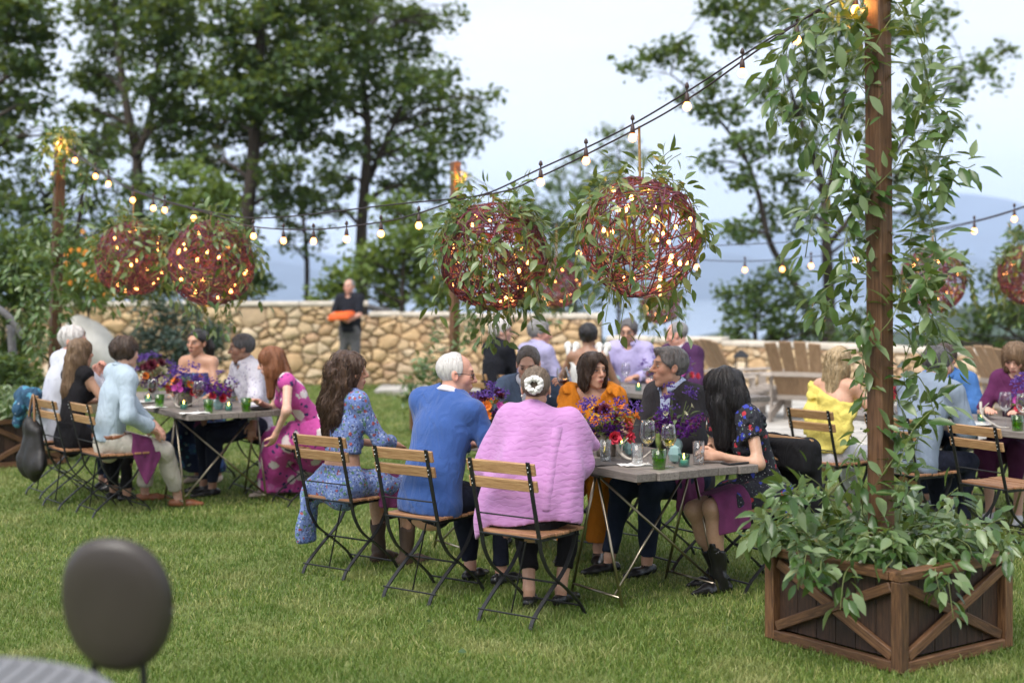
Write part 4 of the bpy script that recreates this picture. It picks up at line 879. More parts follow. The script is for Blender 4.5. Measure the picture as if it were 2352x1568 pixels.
# ---------------------------------------------------------------- slatted garden chairs, lantern, foreground chair
W_ADI = wood('grey_teak', (0.26, 0.22, 0.19), (0.38, 0.33, 0.29), (0.50, 0.45, 0.41), (1.0, 9, 9), 0.75, isl=.3); W_ADB = wood('brown_teak', (0.20, 0.125, 0.07), (0.31, 0.20, 0.115), (0.42, 0.29, 0.18), (1.0, 9, 9), 0.7, isl=.4)
def adirondack(x, y, f, label):
    root = thing('garden_chair', label, 'chair', (x, y, .03), yaw_of(f), 'slatted garden chairs on the patio')
    for i in range(4):
        xx = -.24 + .16 * i; piece(root, 'back_slat', (xx * .85, -.28, .27), (xx * 1.15, -.72, 1.02 - abs(xx) * .12), .148, .022, (0, 1, .5), W_ADB)
    piece(root, 'back_rail', (-.33, -.50, .60), (.33, -.50, .60), .06, .03, (0, 1, 0), W_ADI); piece(root, 'back_rail', (-.30, -.33, .30), (.30, -.33, .30), .06, .03, (0, 1, 0), W_ADI)
    for i in range(6):
        yy = -.24 + i * .105; piece(root, 'seat_slat', (-.29, yy, .30 + i * .018), (.29, yy, .30 + i * .018), .095, .022, (0, 0, 1), W_ADI)
    for s in (-1, 1):
        piece(root, 'side_rail', (s * .31, -.62, .07), (s * .31, .34, .36), .028, .13, (0, 0, 1), W_ADI); piece(root, 'front_leg', (s * .345, .27, 0), (s * .345, .27, .565), .10, .035, (1, 0, 0), W_ADI)
        piece(root, 'arm', (s * .37, -.56, .58), (s * .37, .38, .60), .15, .026, (0, 0, 1), W_ADI); piece(root, 'back_leg', (s * .345, -.42, .0), (s * .345, -.42, .565), .08, .03, (1, 0, 0), W_ADI)
adirondack(3.12, 18.2, (.95, .30), 'slatted wooden garden chair, left of the pair, nearer the lantern')
adirondack(3.72, 17.9, (.45, .89), 'slatted wooden garden chair just left of the yellow blonde guest')
adirondack(6.0, 16.3, (.9, .3), 'slatted wooden garden chair partly hidden behind the right hand table guests')
def iron_lantern():
    p = at(1702, 862, 20.6); root = thing('iron_lantern', 'small black iron lantern standing between the two slatted garden chairs', 'lantern', (p.x, p.y, 0)); z0 = p.z
    st = thing('side_table', 'small slatted wooden side table under the black iron lantern', 'side table', (p.x, p.y, .03)); piece(st, 'table_top', (-.2, 0, z0 - .045), (.2, 0, z0 - .045), .36, .025, (0, 0, 1), W_ADI)
    for sx in (-1, 1):
        for sy in (-1, 1): piece(st, 'leg', (sx * .16, sy * .14, 0), (sx * .16, sy * .14, z0 - .06), .04, .04, (1, 0, 0), W_ADI)
    f = MB(); f.box((0, 0, z0 + .01), (.18, .18, .02))
    for sx in (-1, 1):
        for sy in (-1, 1): f.box((sx * .08, sy * .08, z0 + .14), (.014, .014, .24))
    f.box((0, 0, z0 + .265), (.19, .19, .012)); f.lathe([(.125, z0 + .271), (.07, z0 + .33), (.03, z0 + .36), (.001, z0 + .365)], 4); f.tube([(.03 * math.cos(a), 0, z0 + .39 + .03 * math.sin(a)) for a in np.linspace(0, 6.28, 13)], .005, 5); f.obj('cage', M_BLACK, root)
    c = MB(); c.lathe([(.035, z0 + .02), (.035, z0 + .12), (.001, z0 + .125)], 10); c.obj('candle', plain('wax', (.8, .75, .62), .5), root, True)
iron_lantern()
def front_chair():
    p = at(262, 1390, 3.35); root = thing('padded_chair', 'taupe padded chair back close to the camera at the lower left', 'chair', (p.x, p.y, 0), R(-10))
    zc = p.z; n = 40; b = MB(); V = []; rows = [(-1, .0), (-.97, .55), (-.80, .84), (-.45, .97), (-.05, 1.0), (.3, 1.0), (.6, .985), (.82, .93), (.95, .80), (1, .0)]
    hw, hh, th = .137, .158, .05
    for q, k in rows:
        for i in range(n):
            a = 2 * PI * i / n; ca, sa = math.cos(a), math.sin(a); ex = 2 / 2.3
            xx = math.copysign(abs(ca) ** ex, ca) * hw * (1 - .10 * (sa < 0) * abs(sa)); zz = math.copysign(abs(sa) ** ex, sa) * hh
            V.append((xx * k, q * th / 2 + .012 * ((xx * k / hw) ** 2) + zz * k * -.12, zz * k))
    Fc = [(j * n + i, j * n + (i + 1) % n, (j + 1) * n + (i + 1) % n, (j + 1) * n + i) for j in range(len(rows) - 1) for i in range(n)]
    m = plain('taupe_leather', (0.040, 0.032, 0.028), 0.42, var=0.12, nscale=5, bmp=0.12, bscale=120); o = mk('backrest', V, Fc, m, root, True); o.location = (0, 0, zc)
    w = MB(); pts = []
    for i in range(n + 1):
        a = 2 * PI * i / n; ca, sa = math.cos(a), math.sin(a); ex = 2 / 2.3; xx = math.copysign(abs(ca) ** ex, ca) * hw * (1 - .10 * (sa < 0) * abs(sa)); zz = math.copysign(abs(sa) ** ex, sa) * hh
        pts.append((xx * 1.0, -.0 + .012 * ((xx / hw) ** 2) + zz * -.12 + .006, zz * 1.0 + zc))
    w.tube(pts, .0045, 6); w.obj('piping', m, root, True)
    for s in (-1, 1):
        l = MB(); l.tube(catmull([(s * .062, .018, zc - .10), (s * .062, .03, zc - .22), (s * .07, .01, zc - .36), (s * .08, -.06, zc - .50)], 6), .0095, 8); l.obj('back_support', M_BLACK, root, True)
    sm = MB(); sm.lathe([(.001, .0), (.19, .0), (.215, .015), (.22, .04), (.205, .062), (.001, .075)], 28); so = sm.obj('seat', m, root, True); so.location = (0, -.20, zc - .53)
    b = MB(); b.tube([(0, -.2, zc - .53), (0, -.2, .04)], .03, 12); b.lathe([(.001, .0), (.2, .0), (.2, .012), (.03, .05)], 24, (0, -.2, .0)); b.obj('pedestal', M_BLACK, root, True)
front_chair()
def front_table():
    p = at(60, 1503, 3.0); root = thing('patio_table', 'grey ribbed round table top cut by the lower left corner', 'table', (p.x - .12, p.y - .42, 0)); zt = p.z
    m = plain('grey_slat', (0.16, 0.16, 0.17), 0.45, var=0.1, nscale=3); Rr = .41
    for i in range(20):
        x = -Rr + (i + .5) * 2 * Rr / 20; h = math.sqrt(max(.0, Rr * Rr - x * x)) - .01
        if h > .05: b = MB(); b.box((0, 0, 0), (2 * Rr / 20 - .006, 2 * h, .014), None, .003); o = b.obj('slat', m, root); o.location = (x, 0, zt - .007)
    b = MB(); b.tube([(math.cos(a) * Rr, math.sin(a) * Rr, zt - .012) for a in np.linspace(0, 2 * PI, 49)], .014, 6); b.obj('rim', m, root, True)
    b = MB(); b.tube([(0, 0, zt - .015), (0, 0, .03)], .03, 10); b.lathe([(.001, 0), (.24, 0), (.24, .015), (.04, .05)], 24); b.bar((-.38, 0, zt - .022), (.38, 0, zt - .022), .04, .014); b.obj('pedestal', M_BLACK, root, True)
front_table()
# ---------------------------------------------------------------- tableware
G_CLEAR = glass('clear_glass'); G_GREEN = glass('green_glass', (0.45, 0.72, 0.05)); G_TEAL = glass('teal_glass', (0.55, 0.80, 0.78), .1)
M_WINE = plain('red_wine', (0.09, 0.004, 0.012), 0.1, var=.1); M_WHITEW = glass('white_wine', (0.95, 0.88, 0.45), 0, 1.33); M_WATER = glass('water', (0.95, 0.98, 1.0), 0, 1.33)
G_FLAME = glow('flame', (1.0, 0.45, 0.10), 14.0); M_WAX = plain('wax', (.8, .75, .62), .5)
M_CLOTHW = plain('white_linen', (.72, .70, .68), .85, var=.06, bmp=.2, bscale=200); M_NAPKIN = plain('plum_gauze', (.17, .028, .115), .9, var=.2, nscale=14, bmp=.9, bscale=220)
M_MAT = plain('dark_placemat', (.05, .045, .045), .8, var=.2); M_PLATE = plain('white_plate', (.75, .74, .72), .25, var=.03); M_CUT = plain('cutlery', (.6, .6, .6), .2, 1.0, var=.05)
M_TEALV = plain('teal_ceramic', (.25, .40, .40), .3, var=.12, nscale=6); M_BARKV = plain('bark_vase', (.17, .14, .11), .95, var=.45, nscale=22, bmp=1.0, bscale=40); M_ANT = plain('antler', (.42, .38, .33), .5, var=.25, nscale=12)
def tp(px, py, Zt=TZ): 
    Y = (CAMZ - Zt) * F / (py - HY); return V3((px - HX) * Y / F, Y, Zt + .0015)
def cup(prof_out, prof_in): return prof_out + prof_in[::-1]
def wine_glass(pos, label, wine, fill=.3, s=1.0, tilt=None):
    root = thing('wine_glass', label, 'wine glass', pos, 0, 'wine glasses'); b = MB()
    out = [(.0005, 0), (.034, .001), (.036, .003), (.008, .008), (.0042, .02), (.004, .09), (.008, .104), (.028, .120), (.041, .145), (.045, .170), (.040, .205), (.034, .232)]
    inn = [(.0328, .232), (.0388, .205), (.0437, .170), (.0397, .146), (.027, .123), (.004, .110), (.0005, .109)]
    b.lathe([(r * s, z * s) for r, z in out + inn], 20); b.obj('bowl', G_CLEAR, root, True)
    if wine:
        zt = .112 + .085 * fill * 1.5; pr = [(.0005, .1105)] + [(np.interp(z, [.1105, .123, .146, .170, .205], [.004, .0262, .0388, .0428, .0380]), z) for z in np.linspace(.113, zt, 6)] + [(.0005, zt)]
        w = MB(); w.lathe([(r * s, z * s) for r, z in pr], 18); w.obj('wine', wine, root, True)
    if tilt: root.rotation_euler = tilt
    return root
def tumbler(pos, label, mat, h=.115, r0=.030, r1=.036, water=True, group='drinking glasses', cat='tumbler', lemon=False):
    root = thing('tumbler', label, cat, pos, 0, group); b = MB(); t = .0022
    b.lathe([(.0005, 0), (r0, 0), (r1, h), (r1 - t, h), (r0 - t, .009), (.0005, .008)], 20); b.obj('cup', mat, root, True)
    if water: w = MB(); q = .62 * h; w.lathe([(.0005, .0095), (r0 - t - .0005, .0105), (r0 + (r1 - r0) * .62 - t - .0005, q), (.0005, q)], 16); w.obj('water', M_WATER, root, True)
    if lemon: w = MB(); w.lathe([(.0005, -.002), (.02, -.002), (.02, .002), (.0005, .002)], 12, (0, 0, 0), np.array([[.2, 0, .98], [0, 1, 0], [-.98, 0, .2]])); o = w.obj('lemon_slice', plain('lemon', (.75, .62, .12), .4), root); o.location = (-.008, -.012, .07)
    return root
def votive(pos, label, s=1.0):
    root = thing('votive_candle', label, 'candle', pos, 0, 'votive candles in ribbed glass'); b = MB(); n = 24; V = []
    for z, r in ((0, .026), (.062, .030), (.062, .0285), (.008, .0245)):
        V += [((r + (.0012 if j % 2 else 0)) * s * math.cos(2 * PI * j / n), (r + (.0012 if j % 2 else 0)) * s * math.sin(2 * PI * j / n), z * s) for j in range(n)]
    b.add(V, [(i * n + j, i * n + (j + 1) % n, (i + 1) * n + (j + 1) % n, (i + 1) * n + j) for i in range(3) for j in range(n)]); b.obj('holder', G_TEAL, root)
    b = MB(); b.lathe([(.0005, .009), (.022, .009), (.022, .036), (.0005, .036)], 12); b.obj('wax', M_WAX, root, True)
    b = MB(); b.lathe([(.0005, .040), (.005, .046), (.0055, .052), (.002, .064), (.0004, .072)], 8); b.obj('flame', G_FLAME, root, True)
def antler(pts, label, rad=.010):
    o = V3(pts[0]); root = thing('antler', label, 'antler', o, 0, 'shed antlers among the flowers'); b = MB(); c = catmull([V3(p) - o for p in pts], 5); b.tube(c, list(np.linspace(rad, rad * .35, len(c))), 7); b.obj('beam', M_ANT, root, True)
    k = c[len(c) // 3]; b = MB(); b.tube(catmull([k, k + V3(.01, .0, .05), k + V3(.04, -.02, .09)], 4), list(np.linspace(rad * .7, rad * .25, 9)), 6); b.obj('tine', M_ANT, root, True)
def flat_cloth(name, label, cat, pos, w, d, rot, mat, h=.006, group=None):
    n = 9; r = random.Random(label); V = []
    for j in range(n):
        for i in range(n): V.append(((i / (n - 1) - .5) * w, (j / (n - 1) - .5) * d, h + .004 * math.sin(i * 1.3 + j) + r.uniform(0, .002)))
    Fc = [(j * n + i, j * n + i + 1, (j + 1) * n + i + 1, (j + 1) * n + i) for j in range(n - 1) for i in range(n - 1)]
    o = mk(name, V, Fc, mat, None, True); sm = o.modifiers.new('thickness', 'SOLIDIFY'); sm.thickness = .004; o.location = pos; o.rotation_euler = (0, 0, rot); return tag(o, label, cat, group)
def plate(pos, label, r=.13, mat=None):
    b = MB(); b.lathe([(.0005, .0), (r * .6, .0), (r, .012), (r, .016), (r * .62, .006), (.0005, .005)], 28); o = b.obj('plate', mat or M_PLATE, None, True); o.location = pos; return tag(o, label, 'plate', 'plates')
def cutlery(pos, rot, label, kind='fork'):
    b = MB(); b.bar((-.09, 0, .004), (.03, 0, .004), .008, .003)
    if kind == 'fork':
        b.bar((.03, 0, .004), (.055, 0, .006), .022, .003)
        for k in (-1, 0, 1): b.bar((.055, k * .0085, .006), (.10, k * .0085, .010), .004, .0025)
    else: b.bar((.03, 0, .004), (.12, .003, .004), .018, .0025)
    o = b.obj(kind, M_CUT); o.location = pos; o.rotation_euler = (0, 0, rot); return tag(o, label, kind)

# ---------------------------------------------------------------- flowers
FC = dict(violet=plain('violet_petal', (.12, .014, .23), .6, var=.35, nscale=30), lilac=plain('lilac_petal', (.12, .055, .31), .6, var=.3, nscale=30), plum=plain('plum_petal', (.12, .012, .10), .6, var=.3, nscale=30), burg=plain('burgundy_petal', (.10, .006, .022), .6, var=.3, nscale=30),
    red=plain('rose_petal', (.62, .05, .09), .55, var=.3, nscale=30), orange=plain('orange_petal', (.72, .19, .02), .55, var=.3, nscale=30), magenta=plain('magenta_petal', (.42, .05, .30), .6, var=.3, nscale=30), cream=plain('cream_petal', (.62, .60, .38), .6, var=.15, nscale=30), yellow=plain('yellow_petal', (.75, .42, .03), .6, var=.2, nscale=30))
M_FSTEM = plain('flower_stem', (.10, .15, .04), .6, var=.3); L_FERN = leafmat('fern_leaf', (.10, .16, .02), (.17, .25, .04), (.25, .33, .06), .35); L_BOUQ = leafmat('bouquet_leaf', (.05, .09, .03), (.09, .14, .05), (.14, .20, .09), .3)
FME = {}
def fl_mesh(kind, colr):
    if (kind, colr) in FME: return FME[(kind, colr)]
    r = random.Random(kind + colr); b = MB()
    def petal(c, d, n, L, w):
        x, y, z = frame(d, n); c = V3(c)
        b.add([c, c + z * L * .55 + x * w * .5 + y * L * .12, c + z * L + y * L * .28, c + z * L * .55 - x * w * .5 + y * L * .12], [(0, 1, 2), (0, 2, 3)])
    if kind in ('dahlia', 'rose', 'daisy'):
        rings = dict(dahlia=[(9, .1, .5), (11, .35, .75), (13, .65, .95), (13, 1.0, 1.05), (11, 1.35, 1.05), (9, 1.7, .9)], rose=[(4, .12, .8), (5, .35, .95), (6, .7, 1.1), (7, 1.05, 1.2)], daisy=[(14, 1.25, 1.0), (9, .9, .55)])[kind]
        for n, ph, L in rings:
            for i in range(n):
                a = 2 * PI * i / n + r.random() * .4 + ph; d = V3(math.cos(a) * math.sin(ph), math.sin(a) * math.sin(ph), math.cos(ph)); petal(d * .10, d, (-d[0], -d[1], 1.2), L * r.uniform(.85, 1.05), (.42 if kind != 'rose' else .95) * L)
        b.ball((0, 0, .1), .22, 6, 4)
    elif kind == 'stock':                              # dense spike of ruffled florets, unit = 1 spike length
        for k in range(15):
            t = k / 14; a = k * 2.4; rr = .20 * (1 - .65 * t); c = V3(math.cos(a) * rr, math.sin(a) * rr, t * 1.0)
            for j in range(6): d = V3(math.cos(a) + r.gauss(0, .7), math.sin(a) + r.gauss(0, .7), .4 + r.gauss(0, .5)); petal(c, d / np.linalg.norm(d), (r.gauss(0, 1), r.gauss(0, 1), 1), .19 * (1 - .5 * t), .17 * (1 - .5 * t))
    elif kind == 'statice':                            # flat one-sided combs of tiny florets
        for k in range(26):
            a = r.random() * 6.28; c = V3(r.gauss(0, .22), r.gauss(0, .22), .55 + r.random() * .45)
            for j in range(4): d = V3(r.gauss(0, .6), r.gauss(0, .6), 1); petal(c, d / np.linalg.norm(d), (r.gauss(0, 1), r.gauss(0, 1), .3), .15, .10)
    v = np.concatenate(b.v); me = bpy.data.meshes.new('flower'); me.from_pydata(v, [], b.f); me.materials.append(FC[colr]); FME[(kind, colr)] = me; return me
def bouquet(label, pos, vase, blooms, seed, stemtop=.0, fern=8, leaves=30, rad=.12, group='flower arrangements'):
    """blooms: (kind, colour, count, size, height range, spread)"""
    r = random.Random(seed); root = thing('flower_arrangement', label, 'flowers', pos, 0, group); b = MB(); zb = vase[1]
    blooms = [(a_, b_, int(c_ * (1.0 if a_ == 'statice' else 1.7) + .5), s_ * (1.0 if a_ == 'statice' else 1.22), h0_ * 1.1, h1_ * 1.15, sp_ * 1.42) for a_, b_, c_, s_, h0_, h1_, sp_ in blooms]; rad *= 1.35; leaves = int(leaves * 1.4)
    if vase[0] == 'bark': b.lathe([(.0005, 0), (.055, 0), (.058, zb * .5), (.056, zb), (.046, zb), (.044, .02), (.0005, .02)], 18); b.obj('vase', M_BARKV, root, True)
    elif vase[0] == 'glass': b.lathe([(.0005, 0), (.042, 0), (.048, zb), (.0455, zb), (.04, .008), (.0005, .008)], 18); b.obj('vase', G_CLEAR, root, True)
    elif vase[0] == 'teal': b.lathe([(.0005, 0), (.03, 0), (.042, zb * .35), (.038, zb * .6), (.018, zb * .85), (.022, zb), (.018, zb), (.014, zb * .85), (.0005, zb * .8)], 7); b.obj('vase', M_TEALV, root)
    sm = MB()
    for kind, colr, cnt, size, h0, h1, sp in blooms:
        for i in range(cnt):
            a = r.random() * 2 * PI; q = sp * math.sqrt(r.random()); h = r.uniform(h0, h1) * (1 - .35 * (q / sp) ** 2); d = V3(math.cos(a) * q, math.sin(a) * q, h); n = d / np.linalg.norm(d) + V3(r.gauss(0, .12), r.gauss(0, .12), 0)
            if kind in ('dahlia', 'rose', 'daisy'): n = n + V3(math.cos(a) * .7, math.sin(a) * .7 - .35, 0)
            base = V3(0, 0, zb * .9) + d - (n / np.linalg.norm(n)) * (size * .9 if kind in ('stock', 'statice') else 0); sm.tube(catmull([V3(math.cos(a) * .015, math.sin(a) * .015, zb * .8), (V3(0, 0, zb * .9) + d * .5), base], 3), .0022, 4)
            x, y, z = frame(n); s = size * r.uniform(.85, 1.15); t = r.random() * 6; x2 = x * math.cos(t) + y * math.sin(t); y2 = np.cross(z, x2)
            ob('flower', fl_mesh(kind, colr), root, M=Matrix(((x2[0] * s, y2[0] * s, z[0] * s, base[0]), (x2[1] * s, y2[1] * s, z[1] * s, base[1]), (x2[2] * s, y2[2] * s, z[2] * s, base[2]), (0, 0, 0, 1))))
    sm.obj('stem', M_FSTEM, root, True, kind='stuff'); fm = MB()
    for i in range(fern):
        a = r.random() * 2 * PI; L = r.uniform(.12, .2); p0 = V3(0, 0, zb * .95); d = V3(math.cos(a), math.sin(a), r.uniform(.0, 1.0)); c = catmull([p0, p0 + d * L * .55, p0 + d * L + V3(0, 0, -.03)], 8)
        for k in range(3, len(c)):
            t = k / len(c); dd = c[k] - c[k - 1]; x, y, z = frame(dd, (0, 0, 1)); w = .05 * (1.15 - t)
            for s in (-1, 1):
                for j in range(4): q0 = c[k] + (x * s * w + z * w * .5) * (j / 4); q1 = q0 + (x * s * .3 + z * (1 if j % 2 else -.4)) * w * .42; fm.add([q0, q0 + z * .003 + x * s * .004, q1, q0 - z * .003], [(0, 1, 2), (0, 2, 3)])
    for i in range(leaves):
        a = r.random() * 2 * PI; q = rad * math.sqrt(r.random()); p0 = V3(math.cos(a) * q * .8, math.sin(a) * q * .8, zb + r.uniform(-.03, .12)); V, Fc = LEAFV[i % 5]; d = V3(math.cos(a), math.sin(a), r.uniform(-.3, .9)); x, y, z = frame(d); fm.add((V * .7) @ np.array([x, z, y]) + p0, Fc)
    fm.obj('foliage', L_FERN if fern > 4 else L_BOUQ, root, kind='stuff')
    return root
MIX = [('stock', 'violet', 5, .085, .02, .10, .11), ('statice', 'lilac', 9, .10, .12, .22, .12), ('dahlia', 'burg', 1, .035, .09, .14, .08), ('daisy', 'orange', 3, .03, .06, .13, .10), ('rose', 'red', 2, .028, .0, .06, .13), ('stock', 'plum', 3, .08, .03, .1, .12), ('daisy', 'magenta', 3, .025, .04, .1, .11)]
def mixof(k, hs=1.0): return [(a, b, max(1, int(round(c * k))), s, h0 * hs, h1 * hs, sp) for a, b, c, s, h0, h1, sp in MIX]
b1 = tp(1392, 1047)
bouquet('big mixed flower arrangement in a bark vase behind the pink poncho', b1, ('bark', .125), [('stock', 'violet', 7, .09, .0, .10, .12), ('stock', 'plum', 4, .085, .02, .09, .12), ('statice', 'lilac', 15, .085, .14, .24, .15), ('dahlia', 'burg', 2, .036, .12, .17, .05), ('daisy', 'orange', 6, .034, .08, .17, .12), ('rose', 'red', 3, .033, .0, .05, .15), ('daisy', 'yellow', 3, .028, .1, .17, .12)], 201, fern=26, leaves=30)
bouquet('flowers in a clear glass vase beside the man in the blue sweater', tp(1122, 1012), ('glass', .15), [('statice', 'lilac', 9, .09, .12, .27, .10), ('dahlia', 'burg', 2, .046, .10, .15, .06), ('stock', 'violet', 5, .085, .02, .12, .12), ('daisy', 'orange', 5, .032, .02, .10, .13), ('daisy', 'magenta', 4, .026, .02, .12, .13), ('stock', 'plum', 3, .08, .0, .08, .13)], 202, fern=3, leaves=34)
bouquet('tall purple stock and statice before the charcoal blazer', tp(1552, 1040), ('teal', .11), [('stock', 'violet', 8, .10, .06, .16, .12), ('statice', 'lilac', 8, .085, .16, .29, .11), ('stock', 'plum', 4, .09, .04, .14, .12), ('daisy', 'cream', 2, .018, .12, .2, .14)], 203, fern=0, leaves=14)
bouquet('mixed flowers at the near end of the left table in a bark vase', tp(425, 934), ('bark', .12), mixof(1.2), 204, fern=4, leaves=30)
bouquet('purple and red flowers in a teal vase on the left table', tp(502, 940), ('teal', .10), [('stock', 'violet', 6, .10, .04, .16, .12), ('stock', 'plum', 3, .09, .04, .14, .12), ('statice', 'lilac', 4, .08, .14, .22, .1), ('rose', 'red', 3, .034, .0, .06, .11)], 205, fern=2, leaves=16)
bouquet('cream and burgundy flowers at the middle of the left table', tp(352, 918), ('glass', .13), [('daisy', 'cream', 5, .04, .06, .15, .1), ('dahlia', 'burg', 4, .045, .04, .18, .11), ('statice', 'lilac', 8, .09, .14, .26, .13), ('stock', 'violet', 4, .09, .0, .1, .12), ('daisy', 'orange', 3, .03, .08, .16, .1), ('rose', 'red', 2, .034, .02, .08, .1)], 206, fern=4, leaves=26)
bouquet('purple and burgundy flowers at the far end of the back table', TT(T3N, 2.2, .4).tolist() + [TZ + .002], ('teal', .12), mixof(1.0), 207, fern=2, leaves=20)
bouquet('purple flowers in a teal vase before the man in black glasses', TT(T3N, 1.15, .45).tolist() + [TZ + .002], ('teal', .12), [('stock', 'violet', 7, .10, .04, .14, .12), ('statice', 'lilac', 7, .09, .14, .26, .1), ('rose', 'red', 2, .034, .02, .08, .1), ('stock', 'plum', 3, .08, .02, .1, .1)], 208, fern=2, leaves=16)
bouquet('red and purple flowers beside the charcoal blazer on the back table', TT(T3N, .70, .35).tolist() + [TZ + .002], ('bark', .13), mixof(.8), 209, fern=2, leaves=16)
bouquet('mixed purple and orange flowers on the right hand table', TT(T4N, .72, .40).tolist() + [TZ + .002], ('bark', .12), mixof(1.5, 1.15), 210, fern=5, leaves=30)
bouquet('small red flowers half hidden behind the big post', TT(T4N, 1.9, .30).tolist() + [TZ + .002], ('glass', .10), [('rose', 'red', 5, .036, .02, .1, .1), ('dahlia', 'burg', 2, .04, .04, .1, .08)], 211, fern=2, leaves=14)

# centre table settings
wine_glass(tp(1488, 1069), 'clear wine glass with a little white wine, left of the pair', M_WHITEW, .18, 1.06); wine_glass(tp(1536, 1073), 'clear wine glass with white wine, right of the pair', M_WHITEW, .35, 1.0)
tumbler(tp(1391, 1061), 'water glass with a lemon slice beside the pink poncho', G_CLEAR, .125, .031, .033, lemon=True); tumbler(tp(1464, 1069), 'water glass standing on the white napkin', G_CLEAR, .118, .032, .034); tumbler(tp(1605, 1066), 'tall water glass before the black haired woman', G_CLEAR, .125, .032, .034)
tumbler(tp(1514, 1077), 'green glass tumbler on the centre table', G_GREEN, .104, .032, .044, False, cat='tumbler')
votive(tp(1571, 1071), 'ribbed votive candle right of the green tumbler', 1.08); votive(tp(1428, 1034), 'votive candle between the bark vase and the antler', 1.0); votive(tp(1345, 1040), 'votive candle left of the bark vase', .9)
b = MB(); b.ball((0, 0, .05), (.038, .038, .052), 6, 4); o = b.obj('vase', M_TEALV); o.location = tp(1550, 1064); tag(o, 'faceted pale teal bud vase behind the green tumbler', 'vase')
b = MB(); b.ball((0, 0, .042), (.034, .034, .044), 6, 4); o = b.obj('vase', M_TEALV); o.location = tp(1447, 1046); tag(o, 'small faceted blue vase behind the antler', 'vase')
antler([tp(1418, 1048) + V3(0, 0, .10), tp(1420, 1050) + V3(0, 0, .045), tp(1440, 1058) + V3(0, 0, .014), tp(1470, 1060) + V3(0, 0, .012), tp(1496, 1056) + V3(0, 0, .05)], 'pale antler curling on the centre table between the glasses', .013)
flat_cloth('napkin', 'white napkin under a water glass on the centre table', 'napkin', tp(1458, 1069), .17, .10, .5, M_CLOTHW)
flat_cloth('placemat', 'dark placemat on the centre table beside the pink poncho', 'placemat', tp(1390, 1062), .30, .26, .55, M_MAT, .003)
cutlery(tp(1458, 1078) + V3(0, 0, .012), .2, 'table knife with pale handle at the table edge', 'knife'); cutlery(tp(1640, 1061), 2.9, 'silver fork lying beside the phone')
b = MB(); b.box((0, 0, .005), (.075, .15, .009), None, .003); b.cur = 1; b.box((0, 0, .0100), (.067, .14, .0012)); o = b.obj('phone', [M_BLACK, plain('phone_screen', (.02, .02, .025), .08)]); o.location = tp(1688, 1065); o.rotation_euler = (0, 0, -1.0); tag(o, 'black phone lying at the corner of the centre table', 'phone')
# left table settings
for i, (px, py, w) in enumerate([(366, 936, 'beside the red wine before the pale blue shirt'), (479, 948, 'at the near edge of the left table'), (565, 945, 'before the patterned grey shirt')]): tumbler(tp(px, py), 'green glass tumbler ' + w, G_GREEN, .105, .031, .042, False)
wine_glass(tp(350, 933), 'glass of red wine before the man in the pale blue shirt', M_WINE, .3, .95); wine_glass(tp(456, 945), 'glass of red wine at the middle of the left table', M_WINE, .4, 1.02)
wine_glass(tp(330, 920), 'empty wine glass behind the pale blue shirt', None, 0, .9)
votive(tp(422, 940), 'votive candle at the near edge of the left table'); votive(tp(525, 944), 'votive candle right of the teal vase on the left table'); votive(tp(340, 925), 'votive candle at the far left of the left table')
flat_cloth('napkin', 'white napkin before the man in the pale blue shirt', 'napkin', tp(346, 937), .24, .12, .5, M_CLOTHW); flat_cloth('napkin', 'white napkin at the near edge of the left table', 'napkin', tp(447, 950), .22, .10, .5, M_CLOTHW); 
plate(tp(596, 940), 'dark plate at the corner of the left table', .10, M_MAT); flat_cloth('napkin', 'crumpled white napkin on the dark plate', 'napkin', tp(594, 938) + V3(0, 0, .014), .11, .10, .2, M_CLOTHW, .02)
antler([tp(382, 925) + V3(0, 0, .10), tp(398, 932) + V3(0, 0, .05), tp(410, 938) + V3(0, 0, .012), tp(440, 936) + V3(0, 0, .03), tp(470, 938) + V3(0, 0, .10)], 'pale antler on the left table beside the bark vase')
plate(tp(330, 925), 'white plate behind the red wine on the left table', .11)
# back and right tables
for u, v, k in ((.9, .18, 'before the bow shouldered woman'), (1.5, .35, 'in the middle of the back table')): wine_glass((*TT(T3N, u, v), TZ + .002), 'empty wine glass ' + k, None)
for u, v, k in ((.95, .55, 'beside the red flowers'), (1.6, .3, 'at the middle')):
    b = MB(); b.ball((0, 0, .06), (.055, .055, .06), 7, 5); o = b.obj('vase', M_TEALV); o.location = (*TT(T3N, u, v), TZ + .002); tag(o, 'round teal bottle vase on the back table ' + k, 'vase')
votive((*TT(T3N, 1.1, .2), TZ + .002), 'votive candle on the back table')
wine_glass((*TT(T4N, 1.25, .22), TZ + .002), 'wine glass before the man in the grey blue shirt', M_WINE, .12, 1.05); wine_glass((*TT(T4N, .78, .16), TZ + .002), 'left wine glass beside the flowers on the right hand table', None, 0, 1.05); wine_glass((*TT(T4N, .62, .14), TZ + .002), 'right wine glass beside the flowers on the right hand table', None, 0, 1.05)
tumbler((*TT(T4N, .60, .06), TZ + .002), 'green glass tumbler on the right hand table', G_GREEN, .105, .034, .042, False); votive((*TT(T4N, .42, .16), TZ + .002), 'votive candle right of the green tumbler on the right table'); votive((*TT(T4N, 1.1, .3), TZ + .002), 'votive candle left of the flowers on the right table')
antler([(*TT(T4N, 1.15, .35), TZ + .14), (*TT(T4N, 1.05, .25), TZ + .06), (*TT(T4N, .8, .1), TZ + .012), (*TT(T4N, .7, .1), TZ + .012)], 'long pale antler leaning among the wine glasses at right', .011)
plate((*TT(T4N, 1.0, .12), TZ + .002), 'white plate before the man in the grey blue shirt', .13)
flat_cloth('napkin', 'plum napkin hanging over the right table edge', 'napkin', (*TT(T4N, .25, .1), TZ + .002), .3, .12, .9, M_NAPKIN)
